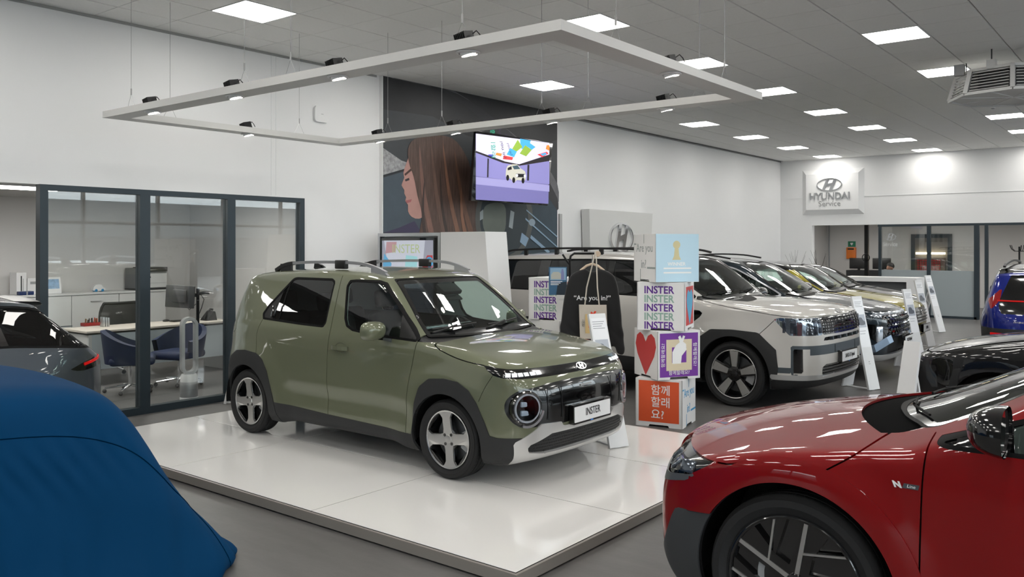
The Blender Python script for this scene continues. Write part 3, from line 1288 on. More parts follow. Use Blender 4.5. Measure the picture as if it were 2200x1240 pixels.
INS_SIDE = [(.56, .20), (.70, .22), (.76, .29), (.785, .42), (.785, .58), (.765, .72), (.72, .82), (.665, .875), (.60, .925), (.45, .975), (.2, 1.02), (0, 1.045), (-.18, 1.06, 1),
            (-.30, 1.11), (-.58, 1.335), (-.80, 1.495), (-.90, 1.545), (-1.1, 1.578), (-1.45, 1.595), (-1.9, 1.592), (-2.4, 1.572), (-2.72, 1.545), (-2.84, 1.515), (-2.90, 1.45),
            (-3.02, 1.20), (-3.10, .98), (-3.14, .80), (-3.17, .62), (-3.185, .45), (-3.15, .30), (-3.02, .21), (-2.6, .19), (-1.3, .19), (-.3, .19)]
INS_PLAN = [(.785, 0), (.782, .25), (.755, .50), (.675, .68), (.53, .775), (.25, .80), (-.4, .805), (-1.3, .815), (-2.2, .815), (-2.7, .80), (-2.96, .74), (-3.11, .60), (-3.175, .35), (-3.185, 0)]
INS_OFF = [(0, .09), (.18, .07), (.26, .03), (.40, .012), (.55, .0), (.75, 0), (.92, .006), (1.02, .022), (1.08, .038), (1.2, .068), (1.4, .122), (1.55, .168), (1.7, .22)]


def ins_flare(x, ay, z):
    r = 0
    for cx in (0.0, -2.60):
        d = np.hypot(x - cx, (z - .31)*1.0)
        r = r + .030 * sstep(.70, .46, d) * sstep(.55, .75, ay) * sstep(1.0, .7, z)
    # scallop low in the doors
    dx = np.abs(x + 1.25)
    r = r - .016 * sstep(.92, .78, dx) * np.exp(-((z - .47)/.085)**2) * sstep(.5, .7, ay)
    return r


def ins_k(p):
    x, z = p[:, 0], p[:, 2]
    return .07 + .07*sstep(-.2, .2, x)*sstep(.6, .9, z) + .05*sstep(1.2, 1.5, z)


INSTER = CarField(INS_SIDE, INS_PLAN, INS_OFF, crown=.06, bow=.10, xmid=-1.3, k=ins_k, bumps=(ins_flare,))

# ---------------------------------------------------------------- the green car on the platform
PLZ = .08
M_GREEN = paint('green_paint', (108, 112, 91), metal=.25, rough=.36)


def build_inster():
    car = Car('compact_crossover_car', 'sage green boxy electric car standing on the white display platform', INSTER, (-4.425, 5.607, PLZ), math.radians(-.5), .045, 1)
    R = car.root
    RZ = .305
    arches = [(0.0, RZ), (-2.60, RZ)]
    under, _ = car.S.cut(lambda V: V[:, 2] - .235)
    # openings and wells
    for cx, cz in arches:
        car.drop(lambda V: np.maximum(np.hypot(V[:, 0] - cx, V[:, 2] - cz) - .355, .42 - np.abs(V[:, 1])))
        for s in (-1, 1):
            arch_liner(car, cx, cz, .372, s*.44, s*.80)
    # inner skin seen through the glass and the shut lines
    SH = car.S
    # black cladding
    CF = [(-.40, .10), (-.37, .30), (-.341, .404), (-.315, .56), (-.262, .69), (-.16, .762), (0, .778), (.14, .766), (.25, .715), (.331, .625), (.40, .50), (.44, .398), (.50, .388), (1.0, .388), (1.0, .10)]
    CR = [(-2.10, .10), (-2.155, .35), (-2.19, .50), (-2.237, .63), (-2.32, .735), (-2.42, .785), (-2.60, .80), (-2.76, .785), (-2.88, .72), (-2.96, .60), (-3.0, .46), (-3.04, .40), (-3.5, .40), (-3.5, .10)]
    skid = fp([(-.735, .355), (-.715, .20), (-.60, .10), (.60, .10), (.715, .20), (.735, .355), (.56, .482), (.36, .474), (.335, .44), (-.335, .44), (-.36, .474), (-.56, .482)], .35)
    mesh = fp([(-.655, .330), (-.645, .280), (-.52, .262), (-.40, .258), (.40, .258), (.52, .262), (.645, .280), (.655, .330), (.46, .402), (-.46, .402)], .4)
    gr = car.take(mesh, 'lower_grille', mat('grille_mesh', (26, 27, 28), .6), d=-.012, rim=.01)
    sk = car.take(skid, 'skid_plate', M_SILV, d=.010, rim=.03, label='silver skid plate under the front bumper')
    # slots on the mesh
    b = MB()
    for iy in range(-24, 25):
        for iz in range(5):
            y, z = iy*.0265 + (iz % 2)*.013, .275 + iz*.024
            if abs(y) > .62 - max(0, iz - 2)*.075 or abs(abs(y) - .0) < .012:
                continue
            try:
                p, n = car.at(y=y, z=z, d=(-1, 0, 0))
            except ValueError:
                continue
            b.box(-.008, .008, -.0025, .0025, -.013, -.0095, M=basis(p, n))
    b.build('grille_slots', M_SATINB, gr)['kind'] = 'stuff'
    car.take(sp(CF, .30), 'wheel_arch_trim', M_CLADB, d=.008, rim=.02, sides=True)
    car.take(sp(CR, .30), 'wheel_arch_trim', M_CLADB, d=.008, rim=.02, sides=True)
    car.take(sp([(-2.2, .10), (-2.2, .352), (-1.42, .325), (-.33, .298), (-.33, .10)], .30), 'side_sill', M_CLADB, d=.004, rim=.02, sides=True)
    car.take(lambda V: V[:, 2] - .235, 'underbody', M_SATINB, rim=0)
    # windscreen and side windows
    wsP = [(-.668, 1.082), (-.62, 1.072), (0, 1.068), (.62, 1.072), (.668, 1.082), (.530, 1.488), (.50, 1.50), (0, 1.505), (-.50, 1.50), (-.530, 1.488)]
    grow = lambda P, e: [(p[0]*(1 + e/.6), 1.28 + (p[1] - 1.28)*(1 + e/.24)) for p in P]
    wcond = fp(grow(wsP, .012), -.98, 3)
    FW = [(-1.295, 1.44), (-1.275, 1.482), (-1.20, 1.488), (-.92, 1.488), (-.855, 1.470), (-.62, 1.29), (-.345, 1.052), (-.36, 1.042), (-.62, 1.050), (-.95, 1.066), (-1.12, 1.082), (-1.20, 1.112), (-1.238, 1.17)]
    RW = [(-2.07, 1.480), (-2.03, 1.490), (-1.52, 1.490), (-1.482, 1.470), (-1.490, 1.12), (-1.515, 1.088), (-1.8, 1.092), (-2.40, 1.112), (-2.415, 1.15), (-2.36, 1.22)]
    gcut = lambda P, e: (lambda V: np.maximum(sdf_poly(np.array(P), V[:, [0, 2]]) - e, .35 - np.abs(V[:, 1])))
    cowl = sp([(-.34, 1.03), (-.34, 1.083), (-.20, 1.085), (-.16, 1.055), (-.16, 1.03)], -1)
    fr = []
    for P, gl, m in ((FW, lambda V: V[:, 0] + .545 + .10*(V[:, 2] - 1.05), M_CLG), (RW, None, M_PRG)):
        a, car.S = car.S.cut(gcut(P, .014))
        g, ring = a.cut(gcut(P, -.006))
        if gl is not None:
            g, sail = g.cut(gl)
            car.emit(sail.offset(-.002, .006), 'mirror_sail', M_SATINB, sides=True)
        else:
            bar = lambda V: np.abs(V[:, 0] + 2.135 - .17*(V[:, 2] - 1.30)) - .012
            br, g = g.cut(bar)
            car.emit(br.offset(-.002, .006), 'window_divider', M_RUB, sides=True)
            pn, g = g.cut(lambda V: V[:, 0] + 2.262 - .32*(V[:, 2] - 1.12))
            pp = car.emit(pn.offset(-.004, .006), 'handle_panel', M_SATINB, sides=True)
        car.emit(ring.offset(-.001, .01), 'window_frame', M_RUB, sides=True)
        car.emit(g.offset(-.006), 'side_window', m, sides=True)
    a, car.S = car.S.cut(wcond)
    g, ring = a.cut(fp(wsP, -.98, 3))
    g2, frit = g.cut(fp(grow(wsP, -.035), -.98, 3))
    car.emit(ring.offset(-.001, .01), 'windscreen_trim', M_RUB)
    car.emit(frit.offset(-.004), 'windscreen_border', M_GLOSSB)
    ws = car.emit(g2.offset(-.004), 'windscreen', M_WSG)
    car.take(cowl, 'cowl_panel', M_SATINB, d=-.012, rim=.008)
    # rear glass
    car.take(fp([(-.55, 1.10), (.55, 1.10), (.50, 1.42), (-.50, 1.42)], -2.6, back=True), 'rear_window', M_PRG, d=-.004)
    # light band, grille panel
    band = car.take(sp([(1.0, .812), (.70, .815), (.62, .818), (.52, .824), (.452, .838), (.345, .902), (.37, .905), (.46, .895), (.616, .880), (.70, .877), (1.0, .874)], -1), 'light_band', M_GLOSSB, d=-.003)
    gp = []
    for k in range(24):
        a_ = math.radians(78 + 204*k/23)
        gp.append((-.668 + .108*math.cos(a_), .606 + .145*math.sin(a_)))
    gp = gp + [(-.50, .462), (-.36, .46), (.36, .46), (.50, .462)] + [(-p[0], p[1]) for p in reversed(gp)] + [(.50, .765), (.3, .775), (-.3, .775), (-.50, .765)]
    gpan = car.take(fp(gp, .40), 'grille_panel', M_GLOSSB, d=-.003, rim=.012)
    # shut lines
    gaps = [line_gap([(-1.399, 1.53), (-1.40, 1.2), (-1.405, .89), (-1.42, .30)], .0035),
            line_gap([(-.338, 1.045), (-.362, .90), (-.385, .776), (-.41, .55), (-.435, .29)], .0035),
            line_gap([(-2.41, 1.10), (-2.455, .99), (-2.45, .88), (-2.40, .70)], .003),
            line_gap([(-.262, 1.060), (-.22, 1.042), (-.15, 1.010), (-.085, .985), (.04, .950), (.158, .926), (.27, .912), (.36, .905)], .0035, .3),
            line_gap([(.452, .842), (.40, .76), (.345, .635)], .0022),
            line_gap([(-2.86, .99), (-2.93, .94), (-3.10, .93)], .002)]
    for g in gaps:
        car.gap(g)
    hood, car.S = car.S.cut(lambda V: np.maximum(np.interp(V[:, 0], [-.27, -.15, -.085, .158, .36, .45, .616], [1.06, 1.010, .985, .926, .905, .897, .880]) - V[:, 2], np.maximum(-.30 - V[:, 0], V[:, 2] - 1.10)))
    car.emit(hood.offset(0, .012), 'hood', M_GREEN)
    for x0, x1, nm in ((-1.40, -.33, 'door'), (-2.46, -1.40, 'door')):
        d_, car.S = car.S.cut(lambda V: np.maximum(np.maximum(x0 - V[:, 0] + (.0 if x0 == -1.40 else np.interp(V[:, 2], [.3, .7, .88, .99, 1.10], [.28, .06, .01, .005, .05])), V[:, 0] - np.interp(V[:, 2], [.29, .55, .776, .9, 1.045], [-.435, -.41, -.385, -.362, -.338]) if x1 == -.33 else V[:, 0] - x1), np.maximum(np.maximum(.35 - np.abs(V[:, 1]), V[:, 2] - 1.535), .28 - V[:, 2])))
        car.emit(d_.offset(0, .012), nm, M_GREEN, sides=True)
    car.finish('body_shell', M_GREEN)
    # inner skin
    SH = SH.cut(lambda V: np.minimum(np.minimum(gcut(FW, 0)(V), gcut(RW, 0)(V)), fp(wsP, -.98, 3)(V)))[1]
    SH = SH.cut(lambda V: V[:, 2] - .24)[1]
    up, low = SH.cut(lambda V: 1.10 - V[:, 2])
    car.emit(up.offset(-.028), 'roof_lining', M_INTG)
    car.emit(low.offset(-.028), 'inner_body', M_INT)
    # wheels
    for cx, cz in arches:
        for s in (-1, 1):
            wheel(car, cx, s*.705, cz, .3045, .205, .224, spokes_cross)
    # lamps
    for s in (-1, 1):
        p, n = car.at(y=s*.665, z=.606, d=(-1, 0, 0))
        n = Vector((1, s*.42, .03)).normalized()
        M = basis(p + n*.004 - Vector((.012, 0, 0)), n)
        h = MB().lathe([(.128, -.05), (.128, .000), (.120, .008), (.112, .004), (.108, -.03)], 40, M=M).build('headlamp', M_GLOSSB, R)
        MB().lathe([(.108, -.004), (.105, .008), (.094, .008), (.090, -.004)], 40, M=M).build('light_ring', mat('ring_light', (150, 155, 164), .2), h)
        MB().lathe([(0, -.03), (.09, -.03)], 32, M=M).build('reflector', mat('lamp_bowl', (12, 14, 18), .3), h)
        for zz in (.030, -.034):
            MB().bbox(-.05, .028, zz - .019, zz + .019, -.03, .003, .006, 2, M=M).build('projector', mat('lamp_optic', (190, 202, 216), .15), h)
        d = MB()
        d.lathe([(0, .012), (.05, .010), (.09, .006)], 32, M=M)
        d.build('lens', M_LENS, h)
        # half-moon chrome apron outside the ring
        ap = MB()
        P = [(.124*math.cos(a), .124*math.sin(a)) for a in np.linspace(-1.9, -.2, 14)] + [(.142*math.cos(a), .142*math.sin(a)) for a in np.linspace(-.2, -1.9, 14)]
        if s > 0:
            P = [(-x, y) for x, y in reversed(P)]
        ap.extrude(P[::-1], -.01, .012, M=M)
        ap.build('lamp_bezel', M_ALU, h)
    for s in (-1, 1):
        for k in range(6):
            y = s*(.505, .562, .616, .665, .708, .744)[k]
            p, n = car.at(y=y, z=.846, d=(-1, 0, 0))
            M = basis(p, n)
            MB().extrude([(-.021, -.016), (.019, -.016), (.021, .016), (-.019, .016)], -.004, .001, M=M).build('daytime_light', M_DRL, band)
    p, n = car.at(y=0, z=.846, d=(-1, 0, 0))
    emblem(R, basis(p, n), .125, .066)
    number_plate(car, Vector((.800, 0, .508)), Vector((1, 0, .02)), 'INSTER', .50, .118, sx=.78, size=.082)
    # panel breaks of the grille
    for y in (-.50, -.345, .345, .50):
        p, n = car.at(y=y, z=.62, d=(-1, 0, 0))
        MB().box(-.002, .002, -.115, .12, -.003, .0015, M=basis(p, n)).build('panel_seam', M_INK, gpan)
    p, n = car.at(y=-.02, z=.715, d=(-1, 0, 0))
    MB().box(-.075, .075, -.007, .007, -.003, .002, M=basis(p, n)).build('sensor_strip', M_GREYP, gpan)
    # handles
    for s in (-1, 1):
        p, n = car.at(x=-1.235, z=.917, d=(0, -s, 0))
        M = basis(p, n)
        h = MB().lathe([(0, -.004), (.06, -.004), (.074, .0015)], 24, M=M @ Matrix.Diagonal((1, .62, 1, 1)))
        hp = h.build('door_handle', mat('green_shade', (96, 101, 82), .4, coat=1.0), R)
        g = MB()
        sgn = -s
        P = [(-.10, 0, .010), (-.06, 0, .030), (.0, 0, .034), (.06, 0, .030), (.10, 0, .010)]
        g.tube(P, .016, 8, M=M, sq=(.034, .016))
        g.build('grip', M_GREEN, hp)
        p, n = car.at(x=-2.27, z=1.18, d=(0, -s, 0))
        M = basis(p, n)
        h2 = MB().bbox(-.03, .03, -.06, .06, -.02, .004, .01, 2, M=M).build('rear_handle', M_GLOSSB, R)
        mirror(car, -.72, s*.905, 1.105, s, M_GREEN)
        p, n = car.at(x=.02, z=.80, d=(0, -s, 0))
        # roof rail
        y = s*.535
        pts = [(-2.52, y, 1.555), (-2.40, y, 1.603), (-2.25, y, 1.628), (-1.9, y, 1.642), (-1.5, y, 1.644), (-1.25, y, 1.632), (-1.08, y, 1.598), (-.96, y, 1.560)]
        c = crv([(q[0], q[2]) for q in pts], 5)
        r = MB().tube([(q[0], y, q[1]) for q in c], .015, 8, sq=(.030, .026))
        rl = r.build('roof_rail', M_ALU, R)
        r = MB().tube([(q[0], y, q[1]) for q in c if q[0] < -2.20], .02, 8, sq=(.036, .034))
        r.box(-2.44, -2.28, y - .014, y + .014, 1.55, 1.62)
        r.build('rail_end', M_SATINB, rl)
        MB().bbox(-1.62, -1.48, y - .024, y + .024, 1.585, 1.664, .008, 2).build('rail_bracket', M_SATINB, rl)
        MB().extrude([(-1.14, 1.555), (-.93, 1.535), (-.97, 1.566), (-1.14, 1.61)], -.014, .014, M=Matrix(((1, 0, 0, 0), (0, 0, -1, y), (0, 1, 0, 0), (0, 0, 0, 1)))).build('rail_foot', M_ALU, rl)
    # antenna
    MB().extrude([(-2.62, 1.55), (-2.42, 1.56), (-2.50, 1.60), (-2.60, 1.63)], -.012, .012, M=Matrix(((1, 0, 0, 0), (0, 0, -1, 0), (0, 1, 0, 0), (0, 0, 0, 1)))).build('antenna_fin', M_GLOSSB, R)
    # wipers
    for y0, y1 in ((-.60, -.10), (.02, .50)):
        pa, na = car.at(y=y0, z=1.105, d=(-1, 0, 0))
        pb, nb = car.at(y=y1, z=1.125, d=(-1, 0, 0))
        pm, nm_ = car.at(y=(y0 + y1)/2, z=1.110, d=(-1, 0, 0))
        MB().tube([pa + na*.016, pm + nm_*.018, pb + nb*.016], .007, 6).tube([pa + na*.012 - Vector((0, 0, .03)), pm + nm_*.032], .009, 6).build('wiper', M_SATINB, R)
    # cabin: seats, dash, wheel
    for y in (-.36, .36):
        for x in (-1.50, -2.18):
            st = MB().bbox(x - .26, x + .26, y - .24, y + .24, .42, .62, .06, 3).build('seat', M_INT, R)
            MB().bbox(-.09, .09, -.23, .23, 0, .60, .06, 3, M=Matrix.Translation((x - .26, y, .56)) @ Matrix.Rotation(-.25, 4, 'Y')).build('seat_back', M_INT, st)
            MB().bbox(-.05, .05, -.13, .13, 0, .17, .04, 3, M=Matrix.Translation((x - .42, y, 1.18)) @ Matrix.Rotation(-.2, 4, 'Y')).build('headrest', M_INT, st)
    MB().bbox(-.72, -.28, -.64, .64, .70, 1.035, .05, 3).build('dashboard', M_INT, R)
    MB().bbox(-.74, -.71, -.30, .30, 1.0, 1.10, .008, 2).build('dash_screen', M_GLOSSB, R)
    Ms = Matrix.Translation((-.86, .34, .98)) @ Matrix.Rotation(math.radians(62), 4, 'Y')
    sw = MB().lathe([(.17 + .014*math.cos(a), .014*math.sin(a)) for a in np.linspace(0, 2*math.pi, 9)], 28, M=Ms)
    sw.tube([(-.17, 0, 0), (.17, 0, 0)], .02, 8, M=Ms).tube([(0, 0, 0), (.17, 0, 0)], .02, 8, M=Ms)
    sw.build('steering_wheel', M_INT, R)
    p, n = car.at(y=0, z=1.455, d=(-1, 0, 0))
    MB().bbox(-.12, .12, -.10, .02, -.05, -.008, .01, 2, M=basis(p, n)).bbox(-.10, .10, -.16, -.10, -.07, -.05, .01, 2, M=basis(p, n)).build('camera_housing', M_INT, R)
    MB().box(-2.9, -.1, -.62, .62, .24, .28).build('cabin_floor', M_INT, R)
    return car


build_inster()

# ---------------------------------------------------------------- body surfaces of the other cars (x forward from the front axle)
def flare(xs, zc, r0, r1, amt, y0=.6):
    def f(x, ay, z):
        r = 0
        for cx in xs:
            d = np.hypot(x - cx, z - zc)
            r = r + amt*sstep(r1, r0, d)*sstep(y0, y0 + .18, ay)*sstep(1.15, .85, z)
        return r
    return f


SF_SIDE = [(.80, .27), (.94, .28), (1.0, .36), (1.03, .50), (1.035, .70), (1.02, .88), (1.0, 1.0), (.955, 1.085), (.86, 1.135), (.6, 1.18), (.2, 1.215), (-.12, 1.235), (-.28, 1.245, 1),
           (-.40, 1.295), (-.75, 1.545), (-.98, 1.695), (-1.12, 1.745), (-1.4, 1.778), (-1.9, 1.795), (-2.6, 1.795), (-3.3, 1.78), (-3.75, 1.75), (-3.93, 1.70), (-3.98, 1.55),
           (-4.05, 1.15), (-4.09, .8), (-4.08, .5), (-4.0, .32), (-3.8, .27), (-2, .26)]
SF_PLAN = [(1.035, 0), (1.02, .38), (.975, .64), (.885, .82), (.74, .91), (.45, .95), (-.5, .96), (-1.5, .965), (-2.9, .965), (-3.6, .945), (-3.93, .87), (-4.05, .70), (-4.09, .3), (-4.09, 0)]
SF_SIDE = [(q[0] - .055*float(sstep(.5, .9, np.array(q[0]))), *q[1:]) for q in SF_SIDE]
SF_PLAN = [(q[0] - .055*float(sstep(.5, .9, np.array(q[0]))), *q[1:]) for q in SF_PLAN]
SF_OFF = [(0, .10), (.25, .07), (.38, .02), (.6, 0), (.95, 0), (1.1, .008), (1.2, .03), (1.26, .05), (1.5, .115), (1.75, .19), (1.9, .25)]
SANTAFE = CarField(SF_SIDE, SF_PLAN, SF_OFF, .05, .09, -1.5, lambda p: .07 + .03*sstep(1.3, 1.7, p[:, 2]), (flare((0, -2.90), .38, .52, .74, .028),))

TU_SIDE = [(.72, .27), (.86, .30), (.93, .40), (.955, .58), (.945, .76), (.90, .90), (.80, .985), (.55, 1.055), (.2, 1.11), (-.1, 1.145), (-.32, 1.165, 1), (-.5, 1.245), (-.95, 1.50), (-1.2, 1.615),
           (-1.45, 1.665), (-1.9, 1.695), (-2.5, 1.68), (-3.1, 1.62), (-3.45, 1.545), (-3.55, 1.45), (-3.68, 1.15), (-3.75, .8), (-3.73, .5), (-3.6, .32), (-3.2, .27), (-1.5, .26)]
TU_PLAN = [(.955, 0), (.94, .35), (.88, .60), (.76, .78), (.55, .88), (.2, .92), (-.6, .93), (-2.0, .94), (-3.0, .93), (-3.45, .86), (-3.65, .68), (-3.75, .3), (-3.75, 0)]
TU_OFF = [(0, .10), (.25, .07), (.40, .02), (.6, 0), (.9, 0), (1.05, .02), (1.15, .05), (1.4, .13), (1.65, .22), (1.8, .28)]
TUCSON = CarField(TU_SIDE, TU_PLAN, TU_OFF, .06, .12, -1.4, .12, (flare((0, -2.76), .37, .48, .72, .03),))

KO_SIDE = [(.70, .25), (.82, .28), (.90, .40), (.92, .58), (.90, .74), (.84, .86), (.72, .935), (.45, 1.0), (.1, 1.05), (-.2, 1.085), (-.35, 1.10, 1), (-.5, 1.165), (-.9, 1.40), (-1.15, 1.52),
           (-1.4, 1.575), (-1.9, 1.61), (-2.5, 1.60), (-3.0, 1.55), (-3.3, 1.48), (-3.42, 1.35), (-3.52, 1.05), (-3.56, .8), (-3.53, .5), (-3.4, .30), (-3, .25), (-1.5, .24)]
KO_PLAN = [(.92, 0), (.905, .35), (.84, .60), (.72, .77), (.5, .87), (.2, .905), (-.6, .915), (-2.0, .92), (-2.9, .91), (-3.3, .82), (-3.48, .62), (-3.56, .3), (-3.56, 0)]
KO_OFF = [(0, .10), (.25, .06), (.40, .02), (.6, 0), (.85, 0), (1.0, .02), (1.1, .05), (1.4, .15), (1.6, .22), (1.8, .28)]
KONA = CarField(KO_SIDE, KO_PLAN, KO_OFF, .06, .12, -1.4, .12, (flare((0, -2.70), .36, .46, .70, .03),))

GR_SIDE = [(.68, .22), (.80, .25), (.86, .36), (.875, .55), (.85, .70), (.78, .80), (.62, .875), (.35, .945), (0, 1.005), (-.25, 1.045), (-.42, 1.06, 1), (-.6, 1.13), (-1.0, 1.345), (-1.25, 1.445),
           (-1.5, 1.49), (-1.9, 1.505), (-2.5, 1.49), (-2.9, 1.44), (-3.15, 1.35), (-3.28, 1.10), (-3.32, .8), (-3.28, .5), (-3.15, .28), (-2.8, .22), (-1.5, .21)]
GREYCAR = CarField(GR_SIDE, [(x*.955, y*.965) for x, y in KO_PLAN], KO_OFF, .06, .12, -1.4, .11, (flare((0, -2.60), .33, .44, .66, .02),))

IO_SIDE = [(.62, .22), (.78, .24), (.855, .34), (.875, .50), (.875, .66), (.86, .77), (.82, .850), (.70, .900), (.45, .965), (.1, 1.03), (-.12, 1.065), (-.26, 1.085, 1), (-.44, 1.155), (-1.0, 1.405), (-1.4, 1.53),
           (-1.7, 1.575), (-2.2, 1.61), (-2.8, 1.60), (-3.4, 1.53), (-3.7, 1.45), (-3.85, 1.25), (-3.92, 1.0), (-3.93, .7), (-3.88, .45), (-3.7, .28), (-2, .21)]
IO_PLAN = [(.885, 0), (.88, .42), (.855, .68), (.775, .845), (.58, .925), (.2, .955), (-.6, .965), (-2.0, .97), (-3.1, .96), (-3.6, .90), (-3.85, .72), (-3.93, .3), (-3.93, 0)]
IO_OFF = [(0, .10), (.22, .05), (.40, .012), (.6, 0), (.85, 0), (.98, .010), (1.08, .028), (1.13, .05), (1.4, .15), (1.6, .23), (1.8, .3)]
IONIQ = CarField(IO_SIDE, IO_PLAN, IO_OFF, .05, .26, -1.5, lambda p: .05 + .03*sstep(.6, .9, p[:, 2]), (flare((0, -3.09), .39, .46, .66, .022),))

DK_SIDE = [(.68, .24), (.82, .27), (.90, .40), (.90, .6), (.85, .78), (.6, .90), (.1, 1.0), (-.3, 1.06, 1), (-.9, 1.33), (-1.3, 1.46), (-1.8, 1.50), (-2.4, 1.485), (-2.8, 1.455), (-2.98, 1.425, 1), (-3.02, 1.385, 1),
           (-3.30, 1.15), (-3.50, .985), (-3.57, .90), (-3.60, .72), (-3.58, .5), (-3.45, .30), (-3, .25), (-1.5, .24)]
DARK = CarField(DK_SIDE, KO_PLAN[:-3] + [(-3.52, .62), (-3.60, .3), (-3.60, 0)], KO_OFF, .05, .10, -1.4, .06, (flare((0, -2.70), .36, .46, .70, .02),))

BA_SIDE = KO_SIDE[:18] + [(-3.0, 1.53), (-3.22, 1.46), (-3.32, 1.33), (-3.45, 1.06), (-3.50, .92), (-3.54, .72), (-3.55, .52), (-3.45, .32), (-3, .25), (-1.5, .24)]
BAYON = CarField(BA_SIDE, KO_PLAN, KO_OFF, .06, .12, -1.4, .10, (flare((0, -2.70), .36, .46, .70, .03),))

# cover draped over a car, nose at x = 0
CV_SIDE = [(.36, 0), (.16, .20), (-.07, .48), (-.25, .80), (-.38, 1.0), (-.52, 1.13), (-.8, 1.205), (-1.3, 1.27), (-1.7, 1.42), (-2.2, 1.66), (-2.8, 1.76), (-3.8, 1.75), (-4.5, 1.62), (-4.9, 1.1), (-5.05, 0), (-2.5, -.3)]
CV_PLAN = [(.50, 0), (.46, .4), (.34, .72), (.02, .93), (-.6, 1.0), (-1.4, 1.04), (-3.5, 1.05), (-4.5, 1.0), (-4.95, .7), (-5.05, 0)]
CV_OFF = [(-.4, -.12), (0, -.04), (.3, .04), (.6, .07), (.9, .10), (1.2, .15), (1.5, .24), (1.8, .34)]


def cv_fold(x, ay, z):
    a = np.arctan2(ay, x + 1.6)
    low = sstep(.85, .15, z)
    crease = .007*np.exp(-((z - .80)/.13)**2)*np.exp(-((x + .85)/.38)**2)*np.sin((x*1.5 + z)*42)*sstep(.6, .8, ay)
    return crease + low*(.010*np.sin(a*26 + 3*np.sin(z*4)) + .006*np.sin(a*61 + z*5)) + .004*np.sin(x*9 + z*11)*sstep(.3, .8, z)


COVER = CarField(CV_SIDE, CV_PLAN, CV_OFF, .05, .06, -2.4, .22, (cv_fold,))

# ---------------------------------------------------------------- generic builder for the other cars
def xcut(x0, side):
    return lambda V: (V[:, 0] - x0)*side


